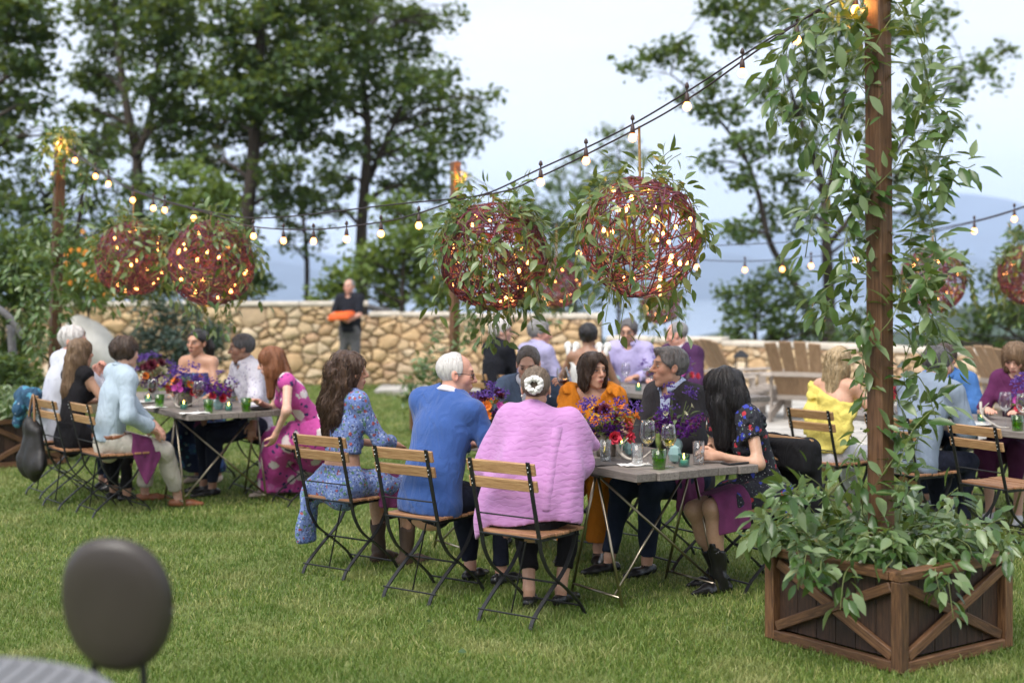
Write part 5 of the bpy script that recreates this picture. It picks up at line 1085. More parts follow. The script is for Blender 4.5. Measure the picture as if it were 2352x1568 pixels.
# ---------------------------------------------------------------- people: smooth bodies grown from distance fields
def nrm(v): v = V3(v); return v / (np.linalg.norm(v) + 1e-12)
def cap(p0, p1, r0, r1=None):
    p0, p1 = V3(p0), V3(p1); r1 = r0 if r1 is None else r1; b = p1 - p0; L2 = max(b @ b, 1e-9)
    def fn(X, Y, Z):
        ax, ay, az = X - p0[0], Y - p0[1], Z - p0[2]; h = np.clip((ax * b[0] + ay * b[1] + az * b[2]) / L2, 0, 1)
        return np.sqrt((ax - h * b[0]) ** 2 + (ay - h * b[1]) ** 2 + (az - h * b[2]) ** 2) - (r0 + (r1 - r0) * h)
    m = max(r0, r1); return np.minimum(p0, p1) - m, np.maximum(p0, p1) + m, fn
def ecap(p0, p1, r0, r1, ax, fl):
    p0, p1, ax = V3(p0), V3(p1), nrm(ax); s = 1 / fl - 1; b = p1 - p0; b = b + s * (b @ ax) * ax; L2 = max(b @ b, 1e-9); g = .5 * (1 + fl)
    def fn(X, Y, Z):
        x, y, z = X - p0[0], Y - p0[1], Z - p0[2]; t = s * (x * ax[0] + y * ax[1] + z * ax[2]); x = x + t * ax[0]; y = y + t * ax[1]; z = z + t * ax[2]
        h = np.clip((x * b[0] + y * b[1] + z * b[2]) / L2, 0, 1)
        return (np.sqrt((x - h * b[0]) ** 2 + (y - h * b[1]) ** 2 + (z - h * b[2]) ** 2) - (r0 + (r1 - r0) * h)) * g
    m = max(r0, r1); return np.minimum(p0, p1) - m, np.maximum(p0, p1) + m, fn
def ell(c, r, A=None):
    c, r = V3(c), V3(r); A = np.eye(3) if A is None else np.asarray(A)    # rows = axes
    def fn(X, Y, Z):
        x, y, z = X - c[0], Y - c[1], Z - c[2]; q = [(x * A[i][0] + y * A[i][1] + z * A[i][2]) for i in range(3)]
        k0 = np.sqrt(sum((q[i] / r[i]) ** 2 for i in range(3))); k1 = np.sqrt(sum((q[i] / r[i] ** 2) ** 2 for i in range(3))); return k0 * (k0 - 1) / np.maximum(k1, 1e-6)
    m = r.max(); return c - m, c + m, fn
class Field:
    def __init__(s, prims, res, pad=.03, lo=None, hi=None):
        lo = np.min([p[0] for p in prims], 0) - pad if lo is None else V3(lo); hi = np.max([p[1] for p in prims], 0) + pad if hi is None else V3(hi)
        s.lo, s.res = lo, res; n = np.ceil((hi - lo) / res).astype(int) + 2; s.n = n; s.ax = [(lo[i] + res * np.arange(n[i])).astype(np.float32) for i in range(3)]
        s.d = np.full(n, .2, np.float32)
    def sl(s, lo, hi, m):
        a = np.clip(np.floor((V3(lo) - m - s.lo) / s.res).astype(int), 0, s.n); b = np.clip(np.ceil((V3(hi) + m - s.lo) / s.res).astype(int) + 1, 0, s.n)
        if (b <= a).any(): return None
        return tuple(slice(a[i], b[i]) for i in range(3))
    def xyz(s, q): return s.ax[0][q[0]][:, None, None], s.ax[1][q[1]][None, :, None], s.ax[2][q[2]][None, None, :]
    def add(s, prims, k=.03, sub=False):
        for lo, hi, fn in prims:
            q = s.sl(lo, hi, .05 + k)
            if q is None: continue
            b = fn(*s.xyz(q)); a = s.d[q]
            if sub: b = -b; h = np.clip(.5 - .5 * (b - a) / k, 0, 1); s.d[q] = a * h + b * (1 - h) + k * h * (1 - h)
            else: h = np.clip(.5 + .5 * (b - a) / k, 0, 1); s.d[q] = b * (1 - h) + a * h - k * h * (1 - h)
        return s
    def keep(s, p, n):                                 # keep the half space on the side the normal points away from
        p, n = V3(p), nrm(n); X, Y, Z = s.xyz((slice(None),) * 3); s.d = np.maximum(s.d, ((X - p[0]) * n[0] + (Y - p[1]) * n[1] + (Z - p[2]) * n[2]).astype(np.float32)); return s
    def wrinkle(s, amp, freq, seed, st=(1, 1, 1)):
        r = np.random.default_rng(seed); X, Y, Z = s.xyz((slice(None),) * 3)
        for i in range(4):
            k = r.normal(size=3) * st; k = k / np.linalg.norm(k) * freq * (.7 + .5 * i); k2 = r.normal(size=3); k2 = k2 / np.linalg.norm(k2) * freq * .45
            w = np.sin(k2[0] * X + k2[1] * Y + k2[2] * Z + r.random() * 6); s.d += (amp / (1 + .6 * i) * np.sin(k[0] * X + k[1] * Y + k[2] * Z + 2.2 * w)).astype(np.float32)
        return s
    def fnadd(s, f): s.d += f(*s.xyz((slice(None),) * 3)).astype(np.float32); return s
    def mesh(s):
        d = s.d; S0 = d < 0; nx, ny, nz = d.shape
        cnt = np.zeros((nx - 1, ny - 1, nz - 1), np.int8); off = [(i, j, k) for i in (0, 1) for j in (0, 1) for k in (0, 1)]
        for i, j, k in off: cnt += S0[i:nx - 1 + i, j:ny - 1 + j, k:nz - 1 + k]
        I = np.argwhere((cnt > 0) & (cnt < 8)); n = len(I)
        if n == 0: return np.zeros((0, 3)), np.zeros((0, 4), int)
        D = np.stack([d[I[:, 0] + i, I[:, 1] + j, I[:, 2] + k] for i, j, k in off], 1); O = np.array(off, float); P = np.zeros((n, 3)); c = np.zeros(n)
        for a in range(8):
            for b in range(a + 1, 8):
                if np.abs(O[a] - O[b]).sum() != 1: continue
                x = (D[:, a] < 0) != (D[:, b] < 0); t = np.where(x, D[:, a] / np.where(x, D[:, a] - D[:, b], 1), 0); P += np.where(x[:, None], O[a] + t[:, None] * (O[b] - O[a]), 0); c += x
        P = s.lo + s.res * (I + P / c[:, None]); vid = np.full(cnt.shape, -1, np.int32); vid[I[:, 0], I[:, 1], I[:, 2]] = np.arange(n); F4 = []
        for ax in range(3):
            a = np.moveaxis(S0, ax, 0); v = np.moveaxis(vid, ax, 0); E = np.argwhere(a[:-1, 1:-1, 1:-1] != a[1:, 1:-1, 1:-1]); i, j, k = E[:, 0], E[:, 1] + 1, E[:, 2] + 1
            q = np.stack([v[i, j - 1, k - 1], v[i, j, k - 1], v[i, j, k], v[i, j - 1, k]], 1); fl = a[i, j, k]; fl = ~fl if ax != 1 else fl; q[fl] = q[fl][:, ::-1]; F4.append(q)
        return P, np.concatenate(F4)
def vnormals(V, Q):
    fn = np.cross(V[Q[:, 1]] - V[Q[:, 0]], V[Q[:, 2]] - V[Q[:, 0]]); N = np.zeros_like(V)
    for i in range(Q.shape[1]): np.add.at(N, Q[:, i], fn)
    return N / (np.linalg.norm(N, axis=1, keepdims=True) + 1e-12)
def ik(a, t, l1, l2, pole):
    a, t = V3(a), V3(t); d = t - a; L = np.linalg.norm(d); Lc = min(max(L, abs(l1 - l2) + .01), (l1 + l2) * .998); d = d / (L + 1e-9); t = a + d * Lc
    x = (l1 * l1 - l2 * l2 + Lc * Lc) / (2 * Lc); h = math.sqrt(max(0, l1 * l1 - x * x)); p = V3(pole); p = p - (p @ d) * d; return a + d * x + nrm(p) * h, t
def rotm(yaw, pitch, roll):
    return np.array(Matrix.Rotation(R(yaw), 3, 'Z') @ Matrix.Rotation(R(pitch), 3, 'X') @ Matrix.Rotation(R(roll), 3, 'Y'))

# skin and hair materials
m, t, bs, out = _nodes('skin'); at_ = t.nodes.new('ShaderNodeAttribute'); at_.attribute_name = 'Col'
f = noise(t, coords(t), 60, 3); t.links.new(mixc(t, .12, at_.outputs['Color'], ramp(t, f, [(.3, (.30, .12, .08)), (.7, (.75, .50, .40))])), bs.inputs['Base Color']); bs.inputs['Roughness'].default_value = .48
bs.inputs['Subsurface Weight'].default_value = .12; bs.inputs['Subsurface Radius'].default_value = (.012, .005, .003); bs.inputs['Subsurface Scale'].default_value = .5; bump(t, bs, noise(t, coords(t), 240, 2), .1, .002)
M_SKIN = m
def hairmat(name, a, b, c, sc=(60, 60, 5), rough=.42):
    if name in MATS: return MATS[name]
    m, t, bs, _ = _nodes(name); v = coords(t, 'Object', sc); f = noise(t, v, 1.6, 4, .6, .6); g = t.nodes.new('ShaderNodeNewGeometry').outputs['Random Per Island']
    t.links.new(mixc(t, .35, ramp(t, f, [(.3, a), (.52, b), (.72, c)]), ramp(t, g, [(0, a), (.5, b), (1, c)])), bs.inputs['Base Color']); bs.inputs['Roughness'].default_value = rough; bump(t, bs, f, .9, .012); MATS[name] = m; return m
HAIR = dict(brown=hairmat('brown_hair', (.030, .015, .009), (.075, .038, .022), (.15, .082, .048)), dkbrown=hairmat('dark_brown_hair', (.02, .011, .008), (.05, .028, .018), (.095, .055, .034)), black=hairmat('black_hair', (.006, .005, .006), (.013, .010, .011), (.035, .028, .03), rough=.33),
    white=hairmat('white_hair', (.42, .39, .38), (.58, .55, .53), (.72, .69, .67)), grey=hairmat('grey_hair', (.10, .095, .095), (.20, .19, .19), (.34, .33, .33)), salt=hairmat('dark_grey_hair', (.035, .033, .035), (.08, .075, .078), (.17, .16, .165)), blonde=hairmat('blonde_hair', (.30, .20, .10), (.47, .35, .20), (.64, .52, .35)),
    honey=hairmat('honey_brown_hair', (.10, .058, .030), (.19, .115, .062), (.30, .20, .12)), red=hairmat('auburn_hair', (.11, .035, .014), (.22, .080, .032), (.34, .145, .065)), ash=hairmat('ash_blonde_hair', (.10, .070, .048), (.19, .14, .10), (.29, .225, .165)), buzz=hairmat('greying_brown_hair', (.05, .038, .032), (.10, .078, .066), (.17, .14, .125)))
SK = dict(fair=(.60, .36, .27), pink=(.62, .33, .25), tan=(.47, .26, .17), olive=(.50, .30, .20), brown=(.27, .14, .085), deep=(.22, .115, .075), warm=(.54, .30, .20))

def head_prims(sx):
    j = 1.0 if sx == 'm' else .93
    P = [ell((0, -.014, .036), (.074, .096, .083)), ell((0, .022, -.028), (.059 * j, .067, .078)), cap((-.043 * j, .004, -.062), (0, .064, -.098 * (1 if sx == 'm' else .96)), .019, .017), cap((.043 * j, .004, -.062), (0, .064, -.098 * (1 if sx == 'm' else .96)), .019, .017),
         cap((-.030, .078, .034), (.030, .078, .034), .013), ell((-.043, .058, -.016), (.020, .022, .022)), ell((.043, .058, -.016), (.020, .022, .022)), ell((0, .072, -.058), (.024, .020, .022))]
    N = [cap((0, .088, .022), (0, .112, -.018), .0085, .0115), cap((-.011, .097, -.024), (.011, .097, -.024), .0085), cap((-.019, .0855, -.0555), (0, .0935, -.0530), .0046, .0062), cap((.019, .0855, -.0555), (0, .0935, -.0530), .0046, .0062), cap((-.012, .0885, -.0655), (.012, .0885, -.0655), .0066)]
    E = [ell((sg * .033, .098, .010), (.019, .016, .011)) for sg in (-1, 1)]
    Y = [ell((sg * .0315, .0775, .0105), (.0145, .0125, .0115)) for sg in (-1, 1)]
    A = np.array(Matrix.Rotation(R(18), 3, 'X')).T
    EARS = [ell((sg * .077, -.010, -.004), (.010, .019, .032), A) for sg in (-1, 1)]; EI = [ell((sg * .089, -.004, .0), (.009, .010, .018), A) for sg in (-1, 1)]
    return P, N, E, Y, EARS, EI
def xf(prims, M, o, s):
    """move prims given in a local frame (rows of M = local axes) to the person's frame by wrapping their functions"""
    outp = []
    for lo, hi, fn in prims:
        cs = np.array([[x, y, z] for x in (lo[0], hi[0]) for y in (lo[1], hi[1]) for z in (lo[2], hi[2])]) * s @ M.T + o
        def g(X, Y, Z, fn=fn):
            x, y, z = X - o[0], Y - o[1], Z - o[2]; return fn((x * M[0][0] + y * M[1][0] + z * M[2][0]) / s, (x * M[0][1] + y * M[1][1] + z * M[2][1]) / s, (x * M[0][2] + y * M[1][2] + z * M[2][2]) / s) * s
        outp.append((cs.min(0), cs.max(0), g))
    return outp
def hand_prims(W, d, pn, right, curl, s=1.0, spread=.0, thumb=1.0):
    W, d, pn = V3(W), nrm(d), V3(pn); pn = nrm(pn - (pn @ d) * d); th = np.cross(d, pn) * (1 if right else -1); A = np.array([d, th, pn])
    P = [ell(W + d * .048 * s, (.052 * s, .040 * s, .0145 * s), A), cap(W - d * .01, W + d * .03 * s, .024 * s, .024 * s)]; Fg = []
    for i, (o, L) in enumerate(zip((.029, .010, -.010, -.028), (.072, .080, .074, .058))):
        p = W + d * (.084 - .004 * abs(i - 1)) * s + th * o * s; a = 0; r0 = .0088 * s
        for k, f in enumerate((.45, .32, .23)):
            a += curl * (.55, .75, .45)[k] * (1 + .08 * i); q = nrm(d * math.cos(a) + pn * math.sin(a) + th * spread * (1.5 - i) * .3); e = p + q * L * f * s; Fg.append(cap(p, e, r0 * (1 - .07 * k), r0 * (.93 - .07 * k))); p = e
    p = W + d * .022 * s + th * .030 * s; q = nrm(d * .62 + th * .62 * thumb + pn * .35); e = p + q * .042 * s; e2 = e + nrm(d * .85 + th * .15 * thumb + pn * (.25 + curl * .4)) * .030 * s
    Fg += [cap(p, e, .0125 * s, .0105 * s), cap(e, e2, .0105 * s, .0085 * s)]
    return P, Fg

class Person:
    def __init__(s, label, pos, f, sex='m', sc=1.0, skin='fair', lean=6, side=0, twist=0, look=None, pitch=0, roll=0, hl=None, hr=None, fl=None, fr=None, stand=False, near=False, curl=.5, palms=None, hand=(None, None), toe=None, wide=1.0, group=None, pl=None, pr=None, elbow=None, legs=True, z0=.012, kpole=None):
        s.sex, s.sc, s.near, s.skin = sex, sc, near, SK[skin]; s.yaw = yaw_of(f); s.root = thing('person', label, 'person', (pos[0], pos[1], z0), s.yaw, group)
        s.pos = V3(pos[0], pos[1], z0); c, n = math.cos(s.yaw), math.sin(s.yaw); s.Rm = np.array([[c, -n, 0], [n, c, 0], [0, 0, 1]]); k = sc; s.w = wide
        m = sex == 'm'; s.P = V3(0, -.055 if not stand else 0, .548 if not stand else .97 * k)
        a, b = R(lean), R(side); u1 = nrm((math.sin(b) * .6, math.sin(a * .6), 1)); u2 = nrm((math.sin(b) * 1.2, math.sin(a * 1.25), 1)); s.u1, s.u2 = u1, u2
        s.waist = s.P + u1 * .165 * k; s.chest = s.waist + u2 * .205 * k; s.neck = s.chest + u2 * .175 * k
        tw = R(twist); r = V3(math.cos(tw), math.sin(tw), 0); r = nrm(r - (r @ u2) * u2); s.rt = r; s.fw = np.cross(u2, r); s.fw1 = nrm(V3(0, 1, 0) - u1[1] * u1)
        sw = (.168 if m else .140) * k * wide; s.sh = [s.chest + u2 * .128 * k + r * sg * sw for sg in (-1, 1)]
        s.hip = [s.P + V3(sg * .088 * k, .01, -.012) for sg in (-1, 1)]
        if look is None: hy = math.degrees(tw) * .5
        else: hy = math.degrees(math.atan2(look[1], look[0]) - math.atan2(f[1], f[0])); hy = (hy + 180) % 360 - 180
        s.HM = rotm(hy, pitch, roll); s.hs = (1.0 if m else .955) * (.5 + .5 * k); s.H = s.neck + nrm(u2 * .6 + V3(0, 0, .4)) * .118 * s.hs + s.HM @ V3(0, .018, .010)
        la, lf = .285 * k, .245 * k; s.el, s.wr = [None, None], [None, None]
        for i, (tg, dflt) in enumerate(((hl, (-.13, .34, .80)), (hr, (.13, .34, .80)))):
            tg = s.loc(tg if tg is not None else dflt); sg = -1 if i == 0 else 1; pole = (elbow or {}).get(i, V3(sg * .55, -.35, -.75)); s.el[i], s.wr[i] = ik(s.sh[i], tg, la, lf, pole)
        s.kn, s.an = [None, None], [None, None]; l1, l2 = .425 * k, .415 * k
        for i, (tg, dflt) in enumerate(((fl, (-.10, .37, .085)), (fr, (.10, .37, .085)))):
            if stand: dflt = (dflt[0] * 1.0, .0 + .03 * i, .085)
            tg = s.loc(tg if tg is not None else dflt); kp = (kpole or {}).get(i, V3((-1 if i == 0 else 1) * .12, .6, .75 if not stand else .1)); s.kn[i], s.an[i] = ik(s.hip[i], tg, l1, l2, kp)
        s.toe = [nrm(V3(*(toe[i] if toe else ((-.15 if i == 0 else .15), 1))[:2], 0)) for i in (0, 1)]; s.stand = stand
        s.curl = curl if hasattr(curl, '__len__') else (curl, curl); s.palm = palms or ((0, 0, -1), (0, 0, -1)); s.hd = hand; s.body()
    def loc(s, p):
        if isinstance(p[0], str): return s.Rm.T @ (V3(at(*p[1:])) - s.pos)
        return V3(p)
    def wl(s, p): return s.Rm @ V3(p) + s.pos
    def torso(s, o=0.0):
        k = s.sc; m = s.sex == 'm'; w = s.w; r = [.158, .142, .158, .118] if m else [.158, .112, .132, .098]; r = [x * k * w + o for x in r]; f = s.fw
        T = [ecap(s.P + V3(0, -.005, -.015), s.waist, r[0], r[1], s.fw1, .70), ecap(s.waist, s.chest, r[1], r[2], f, .68), ecap(s.chest, s.chest + s.u2 * .10 * k, r[2], r[3], f, .62), cap(s.sh[0] - s.u2 * .006, s.sh[1] - s.u2 * .006, .050 * k + o), cap(s.neck - s.u2 * .035, s.sh[0] * .6 + s.neck * .4 - s.u2 * .012, .046 * k + o, .045 * k + o), cap(s.neck - s.u2 * .035, s.sh[1] * .6 + s.neck * .4 - s.u2 * .012, .046 * k + o, .045 * k + o)]
        if not m: T += [ell(s.chest + f * .075 * k + s.rt * sg * .068 * k - s.u2 * .005, V3(.058, .052, .06) * k + o) for sg in (-1, 1)]
        elif w > 1.04: T.append(ell(s.waist + s.fw1 * .06 + s.u1 * .02, V3(.13, .10, .12) * k + o))
        return T
    def arm(s, i, o=0.0, upto=1.0, r=(.045, .039, .037, .025)):
        k = s.sc * (1 if s.sex == 'm' else .86); a, e, w = s.sh[i], s.el[i], s.wr[i]; L = []
        if upto <= .5: e2 = a + (e - a) * upto * 2; return [cap(a, e2, r[0] * k + o, (r[0] + (r[1] - r[0]) * upto * 2) * k + o)], (e2, nrm(e - a))
        t = (upto - .5) * 2; w2 = e + (w - e) * t; return [cap(a, e, r[0] * k + o, r[1] * k + o), cap(e, w2, r[2] * k + o, (r[2] + (r[3] - r[2]) * t) * k + o)], (w2, nrm(w - e))
    def leg(s, i, o=0.0, upto=1.0):
        k = s.sc; a, e, w = s.hip[i], s.kn[i], s.an[i]; t = min(1, max(0, (upto - .5) * 2)); w2 = e + (w - e) * t; c = e + (w - e) * .3 - nrm(np.cross(np.cross(e - a, w - e), w - e)) * -.012
        L = [cap(a, e, .082 * k + o, .056 * k + o)]
        if t > 0: L += [cap(e, w2, .050 * k + o, (.050 - .016 * t) * k + o)]
        if t > .4: L.append(ell((e * .68 + w * .32), (.044 * k + o, .044 * k + o, .10 * k)))
        return L, (w2, nrm(w - e))
    def mesh(s, name, F, mat, parent=None, **kw):
        V, Q = F.mesh(); return mk(name, V, Q, mat, parent or s.root, True, **kw)
    def body(s):
        """one continuous skin mesh: trunk and limbs, finer head and hands grown from the same field"""
        T = s.torso(); A = []; 
        for i in (0, 1): A += s.arm(i)[0] + s.leg(i)[0]
        ft = []
        for i in (0, 1): a = s.an[i]; ft += [cap(a, a + V3(0, 0, -.045), .030, .03), cap(a + V3(0, 0, -.055), a + s.toe[i] * .13 + V3(0, 0, -.066), .026, .018)]
        hs, H, M = s.hs, s.H, s.HM; nk = [cap(s.neck - s.u2 * .03, H + M @ V3(0, -.018, -.055) * hs, (.056 if s.sex == 'm' else .046) * s.sc, (.050 if s.sex == 'm' else .041) * s.sc)]
        Fb = Field(T + A + ft + nk, .0125 if s.near else .016); Fb.add(T, .04).add(A, .035).add(ft, .02).add(nk, .03)
        V, Q = Fb.mesh(); cols = [np.tile(s.skin, (len(V), 1))]; VV, QQ = [V], [Q]
        # head
        P, N, E, Y, EA, EI = head_prims(s.sex); g = .0036 if s.near else .0052
        cs = M @ V3(0, .005, -.01) * hs + H; Fh = Field([ell(cs, V3(.125, .125, .155) * hs)], g, .0); wrap = lambda L: xf(L, M, H, hs)
        Fh.add(wrap(P), .022).add(nk, .025).add(T, .03).add(wrap(N), .009).add(wrap(E), .010, True).add(wrap(Y), .003).add(wrap(EA), .006).add(wrap(EI), .006, True)
        V, Q = Fh.mesh(); L = (V - H) @ M / hs; c = np.tile(np.array(s.skin), (len(V), 1)); sk = np.array(s.skin)
        def paint(ce, r, colr, st, soft=.25):
            q = np.sqrt((((L - ce) / r) ** 2).sum(1)); w = np.clip((1 + soft - q) / (2 * soft), 0, 1)[:, None] * st; c[:] = c * (1 - w) + np.array(colr) * w
        for sg in (-1, 1):
            paint((sg * .045, .07, -.022), (.026, .05, .026), sk * [1.08, .82, .80], .55, .6); paint((sg * .033, .088, .036), (.022, .025, .0062), s.browc(), .95 if s.sex == 'm' else .9, .35); paint((sg * .033, .088, .022), (.017, .02, .006), sk * .72, .5, .5)
            paint((sg * .0315, .088, .0105), (.0140, .02, .0068), (.55, .50, .47), .95, .15); paint((sg * .0310, .09, .0108), (.0076, .02, .0076), (.035, .022, .016), 1, .15); paint((sg * .0315, .088, .0172), (.0165, .02, .0036), (.02, .013, .012), 1.0, .4); paint((sg * .0315, .088, .004), (.013, .02, .002), sk * .62, .5, .5)
            paint((sg * .084, -.008, -.004), (.02, .022, .034), sk * [1.1, .82, .78], .5, .3); paint((sg * .0075, .106, -.029), (.004, .012, .0028), sk * .35, .8, .4)
        paint((0, .112, -.020), (.016, .02, .016), sk * [1.08, .82, .80], .5, .6); lip = sk * [.86, .50, .50] if s.sex == 'm' else np.array((.36, .085, .085))
        paint((0, .095, -.0600), (.0225, .02, .0105), lip, .95, .25); paint((0, .098, -.0596), (.022, .02, .0024), sk * .20, .95, .4)
        if s.sex == 'm': paint((0, .05, -.085), (.07, .07, .045), sk * [.86, .84, .85], .5, .5)
        VV.append(V); QQ.append(Q + len(VV[0])); cols.append(c); n0 = len(VV[0]) + len(V)
        for i in (0, 1):
            d = s.hd[i]; d = s.wr[i] - s.el[i] if d is None else V3(d); hp, fg = hand_prims(s.wr[i], d, s.palm[i], i == 1, s.curl[i], (1.0 if s.sex == 'm' else .9) * (.5 + .5 * s.sc)); fa = s.arm(i)[0]
            Fd = Field(hp + fg, .0042 if s.near else .0062, .016); Fd.add(hp, .015).add(fg, .0055).add([fa[-1]], .02); V, Q = Fd.mesh(); VV.append(V); QQ.append(Q + n0); n0 += len(V); cols.append(np.tile(sk * [1.03, .94, .92], (len(V), 1)))
        s.bodyo = mk('body', np.concatenate(VV), np.concatenate(QQ), M_SKIN, s.root, True, col=np.concatenate(cols))
    def browc(s): return np.array(s.skin) * .13
    # ---- clothes
    def top(s, mat, sleeve=1.0, off=.014, hem=-.10, wr=.006, seed=1, name='shirt', neck=.0, vneck=0.0, loose=0.0, res=None, k=.035, fq=16):
        T = s.torso(off + loose); A = []; cuts = []; F = Field(T + [p for i in (0, 1) for p in s.arm(i, off + .004 + loose * .5, max(sleeve, .05))[0]], res or (.011 if s.near else .015))
        F.add(T, .04)
        for i in (0, 1):
            if sleeve > 0:
                L, (e, d) = s.arm(i, off + .006 + loose * .5, sleeve); G = Field(L, F.res, .03); G.lo = F.lo + np.round((G.lo - F.lo) / F.res) * F.res; F.add(L, k); q = F.sl(e - .09, e + .09, .0)
                if q is not None:
                    X, Y, Z = F.xyz(q); pl = (X - e[0]) * d[0] + (Y - e[1]) * d[1] + (Z - e[2]) * d[2]; near_ = (X - e[0]) ** 2 + (Y - e[1]) ** 2 + (Z - e[2]) ** 2 < .085 ** 2; F.d[q] = np.where(near_, np.maximum(F.d[q], pl), F.d[q])
        F.wrinkle(wr, fq, seed, (1, 1, .6))
        nr = (.062 if s.sex == 'm' else .054) * s.sc + neck; F.add([cap(s.neck - s.u2 * .015 + s.fw * .008, s.neck + s.u2 * .14 + s.fw * .04, nr, nr + .02)], .012, True)
        if vneck: F.add([ecap(s.neck + s.fw * .10, s.neck + s.fw * .15 - s.u2 * vneck, .055, .012, s.fw, 1.0)], .01, True)
        F.keep(s.P + s.u1 * hem, -s.u1); return s.mesh(name, F, mat)
    def collar(s, mat, h=.036, r=.066, open_=.5, name='collar', off=.0):
        b = MB(); n = 22; c0 = s.neck + s.u2 * .006; V = []; r *= s.sc * (1 if s.sex == 'm' else .9)
        for j in range(n + 1):
            a = PI / 2 + open_ / 2 + (2 * PI - open_) * j / n; d = s.rt * math.cos(a) + s.fw * math.sin(a) * 1.02; z = .014 * (1 - math.sin(a)) + off
            V += [c0 + d * (r + .012) + s.u2 * (z - .012) + s.fw * .012, c0 + d * r * .98 + s.u2 * (z + h * .8) + s.fw * .016, c0 + d * (r + .004) + s.u2 * (z + h * .82) + s.fw * .016, c0 + d * (r + .024) + s.u2 * (z + .004) + s.fw * .012]
        f = [(4 * j + q, 4 * j + (q + 1) % 4, 4 * j + 4 + (q + 1) % 4, 4 * j + 4 + q) for j in range(n) for q in range(4)]; b.add(V, f); return b.obj(name, mat, s.root, True)
    def pants(s, mat, upto=.97, off=.014, wr=.006, seed=2, name='trousers', flare=.0, waist=.11):
        T = [ecap(s.P + V3(0, -.005, -.02), s.P + s.u1 * .10, .154 * s.sc * s.w + off * .35, .140 * s.sc * s.w + off * .3, s.fw1, .70)]; L = []; ends = []
        for i in (0, 1):
            l, e = s.leg(i, off, upto); L += l; ends.append(e)
            if flare and upto > .6: L.append(cap(s.kn[i] * .4 + e[0] * .6, e[0], .048 * s.sc + off, .040 * s.sc + off + flare))
        F = Field(T + L, .012 if s.near else .016); F.add(T, .03).add(L, .03); F.wrinkle(wr, 18, seed)
        for e, d in ends:
            q = F.sl(e - .1, e + .1, 0)
            if q is not None and upto < 1.2: X, Y, Z = F.xyz(q); pl = (X - e[0]) * d[0] + (Y - e[1]) * d[1] + (Z - e[2]) * d[2]; nr = (X - e[0]) ** 2 + (Y - e[1]) ** 2 + (Z - e[2]) ** 2 < .1 ** 2; F.d[q] = np.where(nr, np.maximum(F.d[q], pl), F.d[q])
        F.keep(s.P + s.u1 * waist, s.u1); return s.mesh(name, F, mat)
    def skirt(s, mat, hem=.30, off=.03, wr=.010, seed=3, name='skirt', extra=(), waist=.14, k=.09, r1=.085, fq=22, drop=True, thigh=1.0):
        T = [ecap(s.P + V3(0, -.005, -.02), s.P + s.u1 * .16, .158 * s.sc + off * .6, .125 * s.sc + off * .5, s.fw1, .75)]; L = []
        for i in (0, 1): L.append(cap(s.hip[i], s.hip[i] + (s.kn[i] - s.hip[i]) * thigh, .085 * s.sc + off, (.085 - .025 * thigh) * s.sc + off))
        if drop: L += [cap(s.kn[i], s.kn[i] * .15 + s.an[i] * .85, .058 + off, r1) for i in (0, 1)]
        L += list(extra); F = Field(T + L, .012 if s.near else .016); F.add(T, .04).add(L, k); F.wrinkle(wr, fq, seed, (1, 1, .15)); F.keep(s.P + s.u1 * waist, s.u1).keep((0, 0, hem), (0, 0, -1)); return s.mesh(name, F, mat)
    def shoe(s, mat, kind='shoe', heel=.0):
        for i in (0, 1):
            a, tdir = s.an[i], s.toe[i]; z = -.072; side = np.cross(tdir, V3(0, 0, 1)); pts = a + V3(0, 0, z)
            L = [cap(a - tdir * .045 + V3(0, 0, z + .012), a + tdir * .10 + V3(0, 0, z), .031, .036), cap(a + tdir * .10 + V3(0, 0, z), a + tdir * (.185 if kind != 'boot' else .20) + V3(0, 0, z - .004), .036, .022 if kind != 'boot' else .014), cap(a + V3(0, 0, z + .01), a + V3(0, 0, -.02), .034, .031)]
            if kind == 'boot':
                up = nrm(s.kn[i] - a); L += [cap(a + V3(0, 0, -.03), a + up * .20, .040, .053), cap(a - tdir * .045 + V3(0, 0, z), a - tdir * .05 + V3(0, 0, z - .01), .026, .024)]
            F = Field(L, .008 if s.near else .012); F.add(L, .02)
            if kind == 'loafer' or kind == 'flat': F.add([cap(a + V3(0, 0, -.008), a + tdir * .05 + V3(0, 0, .03), .036, .05)], .01, True)
            if kind == 'boot': F.add([cap(a + nrm(s.kn[i] - a) * .17, a + nrm(s.kn[i] - a) * .30, .045, .062)], .008, True); F.wrinkle(.003, 45, i)
            F.keep(a + V3(0, 0, -.084), (0, 0, -1)); o = s.mesh('boot' if kind == 'boot' else 'shoe', F, mat)
            if heel or kind == 'boot':
                h = MB(); q = a - tdir * .045; x = np.array([side, tdir, V3(0, 0, 1)]); h.box(q + V3(0, 0, -.083), (.05, .045, .03), x, .006); h.obj('heel', M_BLACK, o)
    # ---- hair
    def hair(s, mat, t=.012, front=(.126, .078, .090, .120), fz=-.012, low=-.012, slope=.80, extra=(), world=(), wr=.0035, fq=70, strands=0, slen=.10, srad=.0016, wave=.0, flow=None, name='hair', res=None, k=.02, cut=True, st=(1, 1, .25), sinset=.002):
        hs, H, M = s.hs, s.H, s.HM; C0 = [ell((0, -.015, .036), (.077 + t, .099 + t, .086 + t))]; fr = [ell((0, front[0], fz), front[1:])]
        W = [(lo, hi, fn) for lo, hi, fn in xf(C0 + list(extra), M, H, hs)] + list(world); F = Field(W, res or (.0048 if s.near else .007)); F.add(xf(C0, M, H, hs), .01)
        if cut: F.keep(H + M @ V3(0, 0, low) * hs, M @ V3(0, slope, -1))
        F.add(xf(fr, M, H, hs), .012, True)
        if extra: F.add(xf(list(extra), M, H, hs), k)
        if world: F.add(list(world), k)
